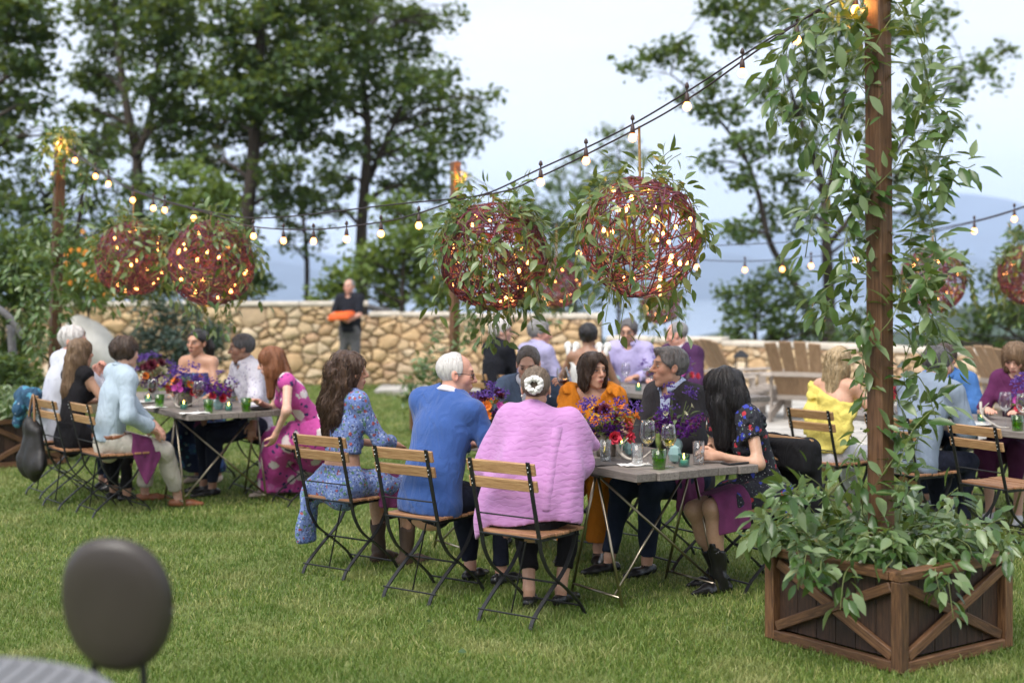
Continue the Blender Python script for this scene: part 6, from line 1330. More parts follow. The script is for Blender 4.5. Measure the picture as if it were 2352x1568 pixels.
        F.wrinkle(wr, fq, 5, st); V, Q = F.mesh(); o = mk(name, V, Q, mat, s.root, True)
        if strands and len(V):
            N = vnormals(V, Q); kd = kdtree.KDTree(len(V)); [kd.insert(v, i) for i, v in enumerate(V)]; kd.balance(); r = random.Random(len(V)); b = MB(); cr = H + M @ V3(0, -.03, .11) * hs; ft = None if flow is None else H + M @ V3(*flow) * hs
            for _ in range(strands):
                i = r.randrange(len(V)); p = V[i]; pts = [p - N[i] * sinset]; ph = r.random() * 6; L = slen * r.uniform(.6, 1.2); n = max(4, int(L / .018))
                for j in range(n):
                    d = (ft - p) if ft is not None else (p - cr) * [1, 1, .3] * 1.2 + V3(0, 0, -.10) - V3(0, 0, .4) * (p[2] < H[2] - .02); d = nrm(d); nn = N[i]; d = nrm(d - (d @ nn) * nn * .95); p = p + d * (L / n)
                    q, i, _ = kd.find(p); p = .35 * p + .65 * V3(q); lat = np.cross(d, nn); pts.append(p + nn * (.0012 + .004 * r.random() * (wave > 0)) + lat * wave * math.sin(ph + j * 1.25) + nn * wave * .7 * math.cos(ph + j * 1.25))
                b.tube(pts, list(np.linspace(srad, srad * .4, len(pts))), 3, cap=False)
            b.obj('strand', mat, o, True, kind='stuff')
        return o
    def glasses(s, mat):
        b = MB(); hs, H, M = s.hs, s.H, s.HM; T = lambda x, y, z: H + M @ V3(x, y, z) * hs
        for sg in (-1, 1):
            b.tube([T(sg * .034 + .021 * math.cos(a), .099 - .006 * abs(math.cos(a)), .008 + .015 * math.sin(a)) for a in np.linspace(0, 2 * PI, 17)], .0018, 5)
            b.tube([T(sg * .055, .096, .014), T(sg * .074, .075, .016), T(sg * .082, .02, .014), T(sg * .082, -.010, .012), T(sg * .080, -.022, -.004)], .0020, 5)
        b.tube([T(-.013, .101, .010), T(0, .104, .012), T(.013, .101, .010)], .0016, 5); return b.obj('glasses', mat, s.root, True)

# ---- cloth patterns
def floral(name, base, blooms, scale=14.0, thr=.42, base2=None, bmp=.25, fine=None):
    m, t, bs, _ = _nodes(name); v = coords(t); w = nd(t, 'ShaderNodeVectorMath', operation='ADD'); nz_ = t.nodes.new('ShaderNodeTexNoise'); nz_.inputs['Scale'].default_value = scale * 2.2; t.links.new(v, nz_.inputs['Vector']); sc = nd(t, 'ShaderNodeVectorMath', operation='SCALE'); sc.inputs['Scale'].default_value = .5 / scale; t.links.new(nz_.outputs['Color'], sc.inputs[0]); t.links.new(v, w.inputs[0]); t.links.new(sc.outputs[0], w.inputs[1])
    c = ramp(t, noise(t, v, scale * .5, 3), [(.35, base), (.65, base2 or tuple(x * .75 for x in base))])
    for k, (col, q, th) in enumerate(blooms):
        vo = nd(t, 'ShaderNodeTexVoronoi', Scale=scale * q); t.links.new(w.outputs[0], vo.inputs['Vector']); sep = t.nodes.new('ShaderNodeSeparateColor'); t.links.new(vo.outputs['Color'], sep.inputs[0])
        a = nd(t, 'ShaderNodeMath', operation='LESS_THAN'); t.links.new(vo.outputs['Distance'], a.inputs[0]); a.inputs[1].default_value = th; b = nd(t, 'ShaderNodeMath', operation='LESS_THAN'); t.links.new(sep.outputs[k % 3], b.inputs[0]); b.inputs[1].default_value = .55; mu = nd(t, 'ShaderNodeMath', operation='MULTIPLY'); t.links.new(a.outputs[0], mu.inputs[0]); t.links.new(b.outputs[0], mu.inputs[1])
        c = mixc(t, mu.outputs[0], c, col)
    t.links.new(c, bs.inputs['Base Color']); bs.inputs['Roughness'].default_value = .8; bump(t, bs, noise(t, coords(t, 'Object', (1.3, 1.3, .7)), 15, 3, .5, 1.6), .55, .03); return m
def cloth(name, col, var=.1, b=.3, bs=220, sheen=.0, rough=.9, fold=.55): return plain(name, col, rough, var=var, nscale=7, bmp=b, bscale=bs, sheen=sheen, spec=.2, fold=fold)
# ---------------------------------------------------------------- the guests
def px(x, y, Y): return ('px', x, y, Y)
def ft(x, y): return ('px', x, HY + (CAMZ - .097) * (y - HY) / CAMZ, CAMZ * F / (y - HY))   # ankle above the ground point seen at x, y
def pp(x, y, Y, P): return P.loc(px(x, y, Y))
def lap_napkin(P, i, label, y0=.12, y1=.40, hang=.22, mat=None, inner=.04, corner=.0):
    """gauze napkin lying over a thigh and hanging down its outer side"""
    a, e = P.hip[i], P.kn[i]; d = e - a; sg = -1 if i == 0 else 1; n, m2 = 12, 10; V = []; r = random.Random(label); side = nrm(np.cross(d, V3(0, 0, 1))); up = nrm(np.cross(side, d)); rad = .082 * P.sc + .024
    if side[0] * sg < 0: side = -side
    for j in range(m2 + 1):
        t = y0 + (y1 - y0) * j / m2; c = a + d * (t / np.linalg.norm(d)) if False else a + nrm(d) * t; rr = rad - .03 * t / .42
        for q in range(n + 1):
            s_ = -inner - .08 + (rr * 1.4 + hang * (1 - corner * abs(j / m2 - .5) * 2) + inner + .08) * q / n
            if s_ < rr * 1.45: an = s_ / rr; p = c + side * rr * math.sin(min(an, 1.5)) + up * rr * math.cos(min(an, 1.5)) if s_ > -.6 * rr else c + side * s_ + up * rr * .9
            else: p = c + side * (rr + .006 * math.sin(j * 1.9 + q)) + V3(0, 0, -(s_ - rr * 1.45))
            V.append(P.wl(p + up * .004 + V3(r.gauss(0, .0012), r.gauss(0, .0012), 0) + side * .005 * math.sin(j * 1.3)))
    o0 = V[0].copy(); V = [v - o0 for v in V]; w = n + 1; Fc = [(j * w + q, j * w + q + 1, (j + 1) * w + q + 1, (j + 1) * w + q) for j in range(m2) for q in range(n)]
    o = mk('napkin', V, Fc, mat or M_NAPKIN, None, True); o.location = o0; sm = o.modifiers.new('thickness', 'SOLIDIFY'); sm.thickness = .004; sb = o.modifiers.new('soft', 'SUBSURF'); sb.levels = 1; sb.render_levels = 1
    return tag(o, label, 'napkin', 'plum napkins on laps')
BOOT_BL = plain('black_leather', (.012, .011, .012), .28, var=.2, nscale=20, bmp=.3, bscale=30); BOOT_BR = plain('brown_suede', (.060, .036, .024), .75, var=.35, nscale=9, bmp=.3, bscale=60); SHOE_TAN = plain('tan_leather', (.24, .085, .035), .4, var=.15); 
M_DENIM = cloth('dark_denim', (.018, .026, .050), .25, .35, 320); M_NAVYT = cloth('navy_twill', (.012, .014, .028), .15); M_BLACKT = cloth('black_cloth', (.010, .009, .011), .2); M_CREAM = cloth('cream_chino', (.52, .48, .42), .06); M_GREYT = cloth('grey_twill', (.12, .12, .125), .1); M_WHITET = cloth('white_denim', (.66, .66, .72), .05)
M_LBSH = cloth('pale_blue_cotton', (.38, .46, .54), .07, .3, 260); M_WHSH = cloth('white_cotton', (.52, .53, .60), .05); M_LTBLU = cloth('ice_blue_cotton', (.46, .54, .74), .05)

# 1 woman with long curly hair, floral crop top and skirt
M_FLOR1 = floral('blue_floral_chiffon', (.11, .17, .40), [((.30, .07, .07), 1.0, .30), ((.09, .19, .13), 1.35, .36), ((.32, .37, .52), 2.1, .34), ((.05, .06, .17), 2.6, .34)], 27, base2=(.17, .23, .46))
P = Person('woman with long curly brown hair in blue floral crop top and skirt', (-.99, 8.60), CF, 'f', .97, skin='tan', lean=4, twist=-14, look=(1, -.05), near=True, hl=(-.02, .30, .74), hr=(.14, .28, .74), fl=(-.05, .33, .085), fr=(.15, .36, .085))
P.top(M_FLOR1, .78, .012, hem=.17, wr=.006, name='crop_top', loose=.004, neck=.012); P.skirt(M_FLOR1, .16, .016, .009, extra=[cap(P.P + V3(-.12, -.02, .0), P.P + V3(-.215, -.05, -.10), .065, .05), ecap(P.P + V3(-.215, -.05, -.08), P.P + V3(-.235, -.05, -.36), .055, .085, (1, 0, 0), .45), cap(P.P + V3(-.10, .06, -.0), P.P + V3(-.21, .10, -.12), .06, .04)], waist=.10, k=.045, drop=False)
P.shoe(BOOT_BR, 'boot')
w = P.wl; H = P.H; B = lambda x, y, z: H + V3(x, y, z)
bk = -V3(*P.HM[:, 1]); rt = V3(*P.HM[:, 0])
P.hair(HAIR['brown'], .022, front=(.135, .074, .080, .118), fz=-.030, low=-.2, extra=[ell((-.055, -.03, -.05), (.05, .075, .09)), ell((.055, -.04, -.05), (.045, .065, .09))], world=[cap(H + bk * .055 + V3(0, 0, -.03), H + bk * .085 - V3(0, -.0, .20), .088, .095), cap(H + bk * .085 - V3(0, 0, .20), H + bk * .085 + V3(.0, -.01, -.40), .095, .060), cap(H + bk * .03 + rt * .07 - V3(0, 0, .06), H + bk * .05 + rt * .10 - V3(0, 0, .26), .05, .04), cap(H + bk * .03 - rt * .07 - V3(0, 0, .06), H + bk * .05 - rt * .09 - V3(0, 0, .30), .055, .045)], wr=.009, fq=55, strands=1000, slen=.24, srad=.0022, wave=.013, k=.04, cut=False)
lap_napkin(P, 1, 'plum napkin on the lap of the curly haired woman', hang=.14)

# 2 man in the blue sweater
M_SWEAT = cloth('blue_wool', (.040, .095, .30), .10, .45, 180, .2)
P = Person('balding white haired man with glasses in blue sweater, back turned', (-.42, 7.98), CF, 'm', 1.03, skin='pink', lean=12, side=4, look=(.98, .10), pitch=-8, near=True, wide=1.07, hl=(-.05, .36, .80), hr=(.17, .34, .80), fl=(-.08, .40, .085), fr=(.13, .42, .085))
P.top(M_SWEAT, 1.0, .014, hem=-.095, wr=.008, name='sweater', neck=.006, loose=.010, fq=13); P.pants(M_NAVYT, .97); P.shoe(BOOT_BL)
M_CHECK = plain('checked_cotton', (.62, .60, .72), .85, var=.10, nscale=60); P.collar(M_CHECK, .034, .068, .7)
P.hair(HAIR['white'], .0035, front=(.10, .085, .115, .135), fz=.03, low=-.012, slope=.8, wr=.001, strands=160, slen=.03, srad=.0011); P.glasses(M_BLACK)

# 3 woman in the pink poncho
m, t, bs, _ = _nodes('pink_cable_knit'); v = coords(t, 'Object'); w1 = nd(t, 'ShaderNodeTexWave', Scale=9.0, Distortion=5.0, Detail=1.0); w1.bands_direction = 'Z'; w1.inputs['Detail Scale'].default_value = 2.2; t.links.new(coords(t, 'Object', (1, 1, 1), (0, .10, .2)), w1.inputs['Vector']); w2 = nd(t, 'ShaderNodeTexVoronoi', Scale=42.0); t.links.new(coords(t, 'Object', (.55, .55, 1.3)), w2.inputs['Vector'])
hh = mixc(t, .62, ramp(t, w1.outputs['Color'], [(0, (0, 0, 0)), (.16, (.8, .8, .8)), (1, (1, 1, 1))]), w2.outputs['Distance']); t.links.new(ramp(t, hh, [(.05, (.37, .15, .365)), (.30, (.44, .20, .44)), (.9, (.49, .24, .49))]), bs.inputs['Base Color']); bs.inputs['Roughness'].default_value = .9; bs.inputs['Sheen Weight'].default_value = .2; bump(t, bs, hh, .30, .010); M_PINK = m
P = Person('woman with hair in a bun wearing a pink cable knit poncho, back turned', (.115, 7.50), V3(.22, .975), 'f', .955, skin='warm', lean=10, look=(.10, 1), pitch=-8, near=True, hl=(-.12, .36, .80), hr=(.20, .34, .80), fl=(-.06, .16, .085), fr=(.10, .24, .085), toe=((-.1, 1), (.3, 1)))
P.top(M_WHSH, .1, .003, hem=.1, wr=.0, name='tee_shirt'); P.pants(M_BLACKT, .86, .012); P.shoe(BOOT_BL, 'flat')
s0, s1 = P.sh; nk = P.neck
T = P.torso(.018) + [cap(s0 + V3(-.01, 0, -.0), s0 + V3(-.115, .02, -.26), .066, .085), cap(s1 + V3(.01, 0, 0), s1 + V3(.10, .02, -.24), .066, .085), cap(s1 + V3(.04, .03, -.01), s1 + V3(.165, .13, -.14), .055, .03)]
T2_ = [ecap(P.chest, P.P + V3(0, .02, .06), .195, .235, (0, 1, 0), .52), ecap(P.P + V3(-.02, .01, .10), P.P + V3(-.04, .005, -.04), .232, .240, (0, 1, 0), .48), ecap(P.P + V3(-.21, .06, .14), P.P + V3(-.285, .06, -.06), .06, .06, (1, 0, 0), .5), ecap(P.P + V3(-.285, .06, -.06), P.P + V3(-.275, .05, -.25), .06, .035, (1, 0, 0), .5), ecap(P.P + V3(.14, .01, .16), P.P + V3(.17, .01, -.02), .11, .11, (0, 1, 0), .6)]
Fp = Field(T + T2_, .0105); Fp.add(T, .05).add(T2_, .06).wrinkle(.006, 15, 8, (1.3, 1, .25)).wrinkle(.0085, 24, 18, (1.5, .4, .12)); Fp.add([cap(nk + V3(0, .01, -.005), nk + V3(0, .05, .14), .060, .08)], .012, True)
X0 = P.P + V3(0, 0, -.075)
Fp.d = np.maximum(Fp.d, (lambda q: (-(q[2] - (X0[2] + .02 - .11 * np.clip(q[0] * 1.2, -.3, 1) + .04 * np.sin(q[0] * 9) - .42 * np.clip(-q[0] - .20, 0, .3) * 3)) + 0 * q[1]).astype(np.float32))(Fp.xyz((slice(None),) * 3)))
pon = P.mesh('poncho', Fp, M_PINK)
def rib_band():
    V = np.array([v.co for v in pon.data.vertices]); rows = []
    for z in np.arange(P.P[2] + .02, P.neck[2] - .06, .012):
        x0 = P.P[0] + .095 + .05 * (z - P.P[2]) / .5; row = []
        for k in range(5):
            x = x0 + (k - 2) * .012; q = V[(np.abs(V[:, 2] - z) < .014) & (np.abs(V[:, 0] - x) < .012)]
            if len(q) == 0: row = None; break
            row.append((x, q[:, 1].min() - .004 - (.004 if len(rows) % 2 else 0) * (0 < k < 4) + (.008 if k in (0, 4) else 0), z))
        if row: rows.append(row)
    if len(rows) > 4:
        W5 = [p for r_ in rows for p in r_]; mk('rib_band', W5, [(5 * j + k, 5 * j + k + 1, 5 * j + k + 6, 5 * j + k + 5) for j in range(len(rows) - 1) for k in range(4)], M_PINK, P.root, True)
rib_band()
P.hair(HAIR['ash'], .007, front=(.125, .080, .090, .120), fz=-.01, low=-.03, slope=.7, wr=.0012, fq=90, strands=420, slen=.11, srad=.0011, flow=(0, -.125, .0), extra=[ell((0, -.112, -.002), (.036, .030, .036))], k=.012)
b = MB(); bc = P.H + P.HM @ V3(0, -.138, .012)
for k in range(44):
    a = k * 2 * PI / 44; rr = .036 + .006 * math.sin(k * 2.7); c = bc + P.HM @ V3(math.cos(a) * rr, .012 * math.sin(k * 1.9), math.sin(a) * rr * .95); b.ball(c, (.013 + .003 * math.sin(k * 3.1), .016, .013 + .003 * math.cos(k * 2.3)), 7, 5)
b.obj('scrunchie', M_CLOTHW, P.root, True)
b = MB(); [b.ball(P.H + P.HM @ V3(sg * .080, -.006, -.042) * P.hs, .006, 8, 6) for sg in (-1, 1)]; b.obj('earring', plain('pearl', (.7, .66, .6), .2), P.root, True)

# 4 man in the blue suit
M_SUITB = cloth('steel_blue_wool', (.075, .105, .165), .12); 
P = Person('man with cropped greying hair in a blue suit looking down, raising red wine', (.13, 9.78), V3(-.2, -.98), 'm', .985, skin='fair', lean=13, look=(-.12, -1), pitch=-26, near=True, hl=px(1296, 905, 9.5), hr=(.12, .34, .80), curl=(1.15, .5), palms=((.9, .1, 0), (0, 0, -1)), hand=(V3(.15, .25, 1), None), fl=(-.1, .38, .085))
P.top(M_WHSH, 1.0, .010, hem=-.06, name='shirt'); P.top(M_SUITB, .96, .022, hem=-.12, wr=.006, name='jacket', vneck=.22, neck=.016); P.collar(M_WHSH); P.pants(M_SUITB); P.shoe(BOOT_BL); P.hair(HAIR['buzz'], .004, fz=.012, wr=.0015, strands=200, slen=.025, srad=.0011)
q = P.wl(P.wr[0] + V3(-.01, .075, .0)); wine_glass(q + V3(.018, -.02, -.045), 'wine glass of red wine held up by the man in the blue suit', M_WINE, .3, 1.0, (R(4), R(-8), 0))

# 5 woman in orange
M_ORANGE = cloth('orange_crepe', (.58, .19, .015), .15, .4, 120)
P = Person('woman with a brown bob in a ruffled orange dress, turned to the right', (.535, 9.30), V3(-.25, -.97), 'f', .94, skin='warm', lean=12, look=(.52, -.85), roll=0, pitch=-1, near=True, hl=(-.16, .30, .80), hr=(.10, .34, .80))
P.top(M_ORANGE, .30, .020, hem=-.08, wr=.010, name='dress_top', neck=.045, loose=.012, fq=40); P.skirt(M_ORANGE, .12, .03)
L = [cap(P.sh[i] + V3(sg * .045, -.03, -.05), P.sh[i] + V3(sg * .02, .05, .03), .050, .045) for i, sg in ((0, -1), (1, 1))]; Fr = Field(L, .009, .04); Fr.add(L, .02).wrinkle(.012, 75, 6, (1, .3, .3)); P.mesh('ruffle', Fr, M_ORANGE); P.shoe(BOOT_BL, 'flat')
P.hair(HAIR['dkbrown'], .018, front=(.128, .064, .084, .124), fz=-.016, low=-.19, extra=[ell((-.062, -.012, -.055), (.036, .070, .088)), ell((.066, -.015, -.055), (.032, .060, .085)), ell((0, -.07, -.06), (.075, .05, .09)), ell((.045, .045, .085), (.045, .04, .03))], wr=.004, fq=60, strands=480, slen=.17, srad=.0022, wave=.003, k=.03, cut=False)

# 6 man in the charcoal blazer
M_CHAR = cloth('charcoal_tweed', (.040, .038, .043), .3, .5, 260)
P = Person('grey haired man in charcoal blazer and ice blue shirt, profile to the left', TT(T1N, .98, 1.08), V3(-.80, -.60), 'm', 1.02, skin='warm', lean=12, look=(-1, -.22), pitch=1, near=True, hl=(-.10, .30, .64), hr=(.08, .34, .66), fl=ft(1486, 1322), fr=ft(1400, 1316), toe=((-.1, 1), (.1, 1)))
P.top(M_LTBLU, 1.0, .010, hem=-.06, name='shirt', neck=.004, vneck=.05); P.top(M_CHAR, .97, .024, hem=-.14, wr=.006, name='blazer', vneck=.30, neck=.018); P.collar(M_LTBLU, .040, .066, .9); P.pants(M_DENIM); P.shoe(BOOT_BL)
P.hair(HAIR['grey'], .009, front=(.128, .080, .088, .118), fz=-.008, wr=.003, strands=420, slen=.05, srad=.0015, extra=[ell((.01, .052, .104), (.052, .040, .020))])
lap_napkin(P, 0, 'plum napkin on the lap of the man in the charcoal blazer', hang=.16, y0=.06, y1=.30)

# 7 black haired woman
M_FLOR2 = floral('black_floral_silk', (.012, .012, .022), [((.36, .02, .035), 1.0, .30), ((.03, .045, .34), .9, .30), ((.10, .16, .13), 2.2, .22), ((.42, .40, .42), 3.0, .16)], 20)
P = Person('woman with long black hair in dark floral dress and black cowboy boots', TT(T1N, .28, 1.05), V3(-.86, -.51), 'f', .96, skin='olive', lean=27, side=0, look=(-.86, .50), pitch=-16, near=True, hl=px(1648, 1046, 7.92), hr=px(1636, 1036, 8.10), fl=ft(1655, 1362), fr=ft(1650, 1345), curl=(.75, .9), palms=((.75, .1, -.4), (-.75, .1, -.3)), hand=(V3(.25, 1, .12), V3(.05, 1, .1)), toe=((-.05, 1), (.1, 1)), elbow={0: V3(-.5, -.2, -.85), 1: V3(.5, -.2, -.8)}, kpole={0: V3(-.02, .6, .8), 1: V3(.0, .6, .8)})
P.top(M_FLOR2, .24, .016, hem=-.08, wr=.007, name='dress_top', neck=.012, loose=.006, fq=26); P.skirt(M_FLOR2, .40, .016, .009, drop=False, thigh=.62, extra=[cap(P.P + V3(-.13, -.06, 0), P.P + V3(-.17, -.10, -.17), .06, .05), cap(P.P + V3(.13, -.06, 0), P.P + V3(.17, -.10, -.17), .06, .05)], k=.06); P.shoe(BOOT_BL, 'boot')
b = MB(); r = random.Random(8)
for k in range(30):
    a = k / 30 * 2 * PI; c = P.sh[0] + V3(-.045 - .01 * math.sin(k * 2.1), math.cos(a) * .062, -.03 + math.sin(a) * .055); b.ball(c, (.016, .016, .02), 6, 4)
b.obj('sleeve_ruffle', M_FLOR2, P.root, True)
H = P.H; bk = -V3(*P.HM[:, 1]); rt = V3(*P.HM[:, 0]); fw = V3(*P.HM[:, 1])
P.hair(HAIR['black'], .022, front=(.150, .066, .074, .110), fz=-.040, low=-.25, extra=[ell((-.062, .005, -.06), (.04, .085, .11)), ell((.062, .0, -.06), (.036, .075, .11)), ell((0, -.075, -.07), (.085, .06, .11))], world=[cap(H + bk * .05 - V3(0, 0, .06), H + bk * .09 - V3(0, 0, .27), .088, .07), cap(H - rt * .06 - V3(0, 0, .08), H - rt * .07 + bk * .02 - V3(0, 0, .30), .055, .045), cap(H + rt * .05 - V3(0, 0, .08), H + rt * .06 - V3(0, 0, .25), .05, .03)], wr=.004, fq=50, strands=1000, slen=.28, srad=.0013, wave=.003, k=.035, cut=False)
lap_napkin(P, 0, 'plum napkin on the lap of the black haired woman', .20, .42, hang=.15, inner=.02)
b = MB(); b.ball(P.wr[0] + nrm(V3(.25, 1, .12)) * .105 + V3(-.016, 0, .012), .0065, 7, 5); b.obj('ring', plain('diamond', (.8, .82, .85), .05, .6), P.root, True)

# ---- left table
P = Person('brown haired man in pale blue shirt and cream trousers, back to the camera', (-3.00, 10.80), V3(.93, .37), 'm', .985, skin='fair', lean=9, side=2, twist=14, look=(.60, .80), pitch=-6, hl=(.03, .27, .66), hr=(.15, .22, .64), fl=ft(332, 1152), fr=ft(408, 1165), toe=((.0, 1), (.25, 1)), kpole={1: V3(.1, .7, .6)})
P.top(M_LBSH, .97, .017, hem=.0, wr=.009, name='shirt', loose=.002); P.collar(M_LBSH, .036); P.pants(M_CREAM, .93, .014, flare=.004, wr=.007); P.shoe(SHOE_TAN, 'loafer'); P.hair(HAIR['dkbrown'], .018, wr=.005, low=-.02, strands=300, slen=.07, srad=.0022, wave=.003)
b = MB(); n = 28; V = []
for j in range(n + 1):
    a = 2 * PI * j / n; c = P.P + P.u1 * .035 + V3(math.cos(a) * .178, math.sin(a) * .130 - .003, 0)
    V += [c - V3(0, 0, .016), c + V3(0, 0, .016)]
b.add(V, [(2 * j, 2 * j + 2, 2 * j + 3, 2 * j + 1) for j in range(n)]); o = b.obj('belt', SHOE_TAN, P.root, True); o.modifiers.new('thickness', 'SOLIDIFY').thickness = .006
lap_napkin(P, 1, 'plum napkin over the thigh of the man in cream trousers', .12, .36, hang=.30, inner=.02, corner=.8)
P = Person('woman with long straight honey hair in a black sleeveless top, back turned', (-3.40, 11.14), V3(.70, .72), 'f', .955, skin='tan', lean=7, side=-2, look=(.62, .78), hl=(-.12, .34, .80), hr=(.14, .34, .80))
P.top(M_BLACKT, .0, .012, hem=-.1, name='tank_top', neck=.03); P.pants(M_BLACKT); P.shoe(BOOT_BL, 'flat'); H = P.H; bk = -V3(*P.HM[:, 1])
P.hair(HAIR['honey'], .013, low=-.2, extra=[ell((-.05, -.035, -.05), (.045, .06, .09)), ell((.05, -.035, -.05), (.045, .06, .09))], world=[cap(H + bk * .055 - V3(0, 0, .05), H + bk * .085 - V3(0, 0, .28), .080, .078), cap(H + bk * .085 - V3(0, 0, .28), H + bk * .07 + V3(-.02, 0, -.42), .075, .045)], wr=.003, fq=50, strands=340, slen=.34, srad=.0026, k=.03, cut=False)
P = Person('white haired man in white shirt with hands clasped at his mouth', (-3.72, 11.74), V3(.85, .52), 'm', 1.08, skin='pink', lean=10, side=5, look=(.95, -.05), pitch=-8, wide=1.08, hl=px(222, 858, 11.75), hr=px(226, 862, 11.95), curl=(1.3, 1.3), palms=((.8, .2, 0), (-.8, .2, 0)), hand=(V3(.2, .4, .9), V3(-.2, .4, .9)), elbow={0: V3(-.6, .3, -.7), 1: V3(.6, .3, -.7)})
P.top(M_WHSH, .97, .020, hem=-.1, wr=.010, name='shirt', loose=.008); P.collar(M_WHSH); P.pants(M_DENIM); P.shoe(BOOT_BL); P.hair(HAIR['white'], .014, wr=.004, strands=240, slen=.06, srad=.002)
M_PINKF = floral('pink_floral_silk', (.50, .055, .29), [((.55, .16, .40), .8, .3), ((.030, .025, .11), 1.6, .30), ((.62, .54, .55), .62, .40)], 12, base2=(.46, .06, .27))
P = Person('red haired woman leaning forward in a long pink floral dress', (-1.62, 11.26), V3(-.90, -.43), 'f', 1.0, skin='fair', lean=38, look=(-.95, -.1), pitch=-16, hl=px(632, 1000, 10.95), hr=(.12, .36, .80), fl=ft(625, 1140), fr=ft(672, 1135), elbow={0: V3(-.8, .2, -.6)}, palms=((0, 0, 1), (0, 0, -1)))
P.top(M_PINKF, .0, .012, hem=-.1, wr=.006, name='dress_bodice', neck=.035); P.skirt(M_PINKF, .04, .028, .014, r1=.13, k=.10, extra=[cap(P.kn[0] + V3(-.02, -.05, 0), P.an[0] + V3(-.08, -.10, .0), .07, .13), cap(P.P + V3(0, -.05, -.05), P.an[1] + V3(.05, -.14, 0), .12, .14)]); P.shoe(plain('beige_shoe', (.5, .4, .33), .5), 'flat'); H = P.H; bk = -V3(*P.HM[:, 1]); rt = V3(*P.HM[:, 0])
P.hair(HAIR['red'], .014, front=(.150, .066, .074, .110), fz=-.04, low=-.2, extra=[ell((-.055, -.01, -.05), (.042, .07, .10)), ell((.055, -.01, -.05), (.042, .07, .10))], world=[cap(H + bk * .06 - V3(0, 0, .03), H + bk * .13 - V3(0, 0, .20), .075, .06), cap(H + bk * .13 - V3(0, 0, .20), H + bk * .19 - V3(0, 0, .36), .06, .025), cap(H - rt * .05 + V3(0, 0, -.06), H - rt * .06 - V3(0, 0, .26), .045, .03)], wr=.003, fq=50, strands=340, slen=.3, srad=.0026, k=.03, cut=False)
M_STRIPE = floral('grey_flecked_cotton', (.58, .57, .64), [((.22, .19, .32), 3.2, .26), ((.30, .27, .38), 2.4, .22)], 12, thr=.2)
P = Person('dark haired man in a flecked grey shirt at the left table, profile left', (-2.20, 11.95), V3(-.84, -.54), 'm', .97, skin='brown', lean=10, look=(-.97, -.22), pitch=-8, hl=px(580, 1015, 11.4), hr=(.10, .30, .66))
P.top(M_STRIPE, .97, .018, hem=-.1, wr=.009, name='shirt', loose=.006, vneck=.06); P.collar(M_STRIPE, .036, .066, 1.0); P.pants(M_NAVYT); P.shoe(BOOT_BL); P.hair(HAIR['salt'], .008, wr=.002, strands=200, slen=.03, srad=.0016)
M_BLUEF = floral('blue_print_silk', (.016, .028, .11), [((.05, .12, .36), .7, .40), ((.40, .46, .54), 1.2, .22), ((.06, .24, .36), 1.4, .25)], 12)
P = Person('dark haired woman with bare shoulders smiling across the left table', (-2.78, 12.62), V3(-.30, -.95), 'f', 1.0, skin='tan', lean=6, look=(-.38, -.92), roll=-4, pitch=-6, hl=(-.14, .30, .68), hr=(.13, .30, .68), fl=ft(500, 1108), fr=ft(455, 1106))
Fb = Field(P.torso(.014), .014); Fb.add(P.torso(.014), .04).keep(P.chest + P.u2 * .045, P.u2).keep(P.P - V3(0, 0, .1), (0, 0, -1)); P.mesh('strapless_dress', Fb, M_BLUEF); P.skirt(M_BLUEF, .08, .03); P.shoe(plain('beige_shoe', (.5, .4, .33), .5), 'flat')
P.hair(HAIR['black'], .006, wr=.001, strands=160, slen=.1, srad=.0016, low=-.0, flow=(.0, -.12, .06), world=[cap(P.H + P.HM @ V3(0, -.11, .06), P.H + P.HM @ V3(-.05, -.13, -.06), .04, .045), cap(P.H + P.HM @ V3(-.05, -.13, -.06), P.H + P.HM @ V3(-.07, -.10, -.30), .045, .02)])
lap_napkin(P, 0, 'plum napkin on the lap of the woman with bare shoulders', hang=.12)

# ---- back table
M_BLKK = cloth('black_knit', (.010, .011, .016), .2)
P = Person('grey haired guest with glasses in a black turtleneck, back table', (-.14, 14.33), V3(.85, .5), 'm', 1.05, skin='fair', lean=6, look=(.97, .10)); P.top(M_BLKK, .97, .018, name='turtleneck'); P.collar(M_BLKK, .055, .060, .0); P.pants(M_NAVYT); P.shoe(BOOT_BL); P.hair(HAIR['white'], .016, wr=.004, strands=120, slen=.05, srad=.003); P.glasses(M_BLACK)
M_LAV = cloth('lavender_cotton', (.36, .34, .53), .06)
P = Person('grey haired man in a lavender shirt at the back table, profile right', (.22, 13.95), V3(.85, .5), 'm', 1.06, skin='pink', lean=8, look=(.95, .05), pitch=-10, wide=1.08); P.top(M_LAV, .97, .018, name='shirt'); P.collar(M_LAV); P.pants(M_NAVYT); P.shoe(BOOT_BL); P.hair(HAIR['grey'], .016, wr=.005, strands=120, slen=.06, srad=.003)
P = Person('woman with dark cropped hair and white shoulder bows, back turned', (.70, 13.0), V3(.35, .94), 'f', 1.06, skin='brown', lean=4, look=(.15, 1), hl=(-.2, .3, .95)); M_SEER = cloth('seersucker', (.52, .51, .50), .08)
Fb = Field(P.torso(.014), .014); Fb.add(P.torso(.014), .04).keep(P.chest + P.u2 * .02 - P.fw * .1, nrm(P.u2 - P.fw * .75)).keep(P.P - V3(0, 0, .1), (0, 0, -1)); P.mesh('backless_top', Fb, M_SEER); P.pants(M_BLACKT); P.shoe(BOOT_BL, 'flat'); P.hair(HAIR['black'], .010, wr=.002, low=-.03, strands=140, slen=.03, srad=.0026)
b = MB()
for i in (0, 1):
    c = P.sh[i] + V3(0, 0, .055)
    for sg in (-1, 1): b.ball(c + V3(sg * .04, -.01, .03), (.04, .02, .045), 8, 6); b.ball(c + V3(sg * .03, -.03, -.02), (.025, .015, .045), 8, 6)
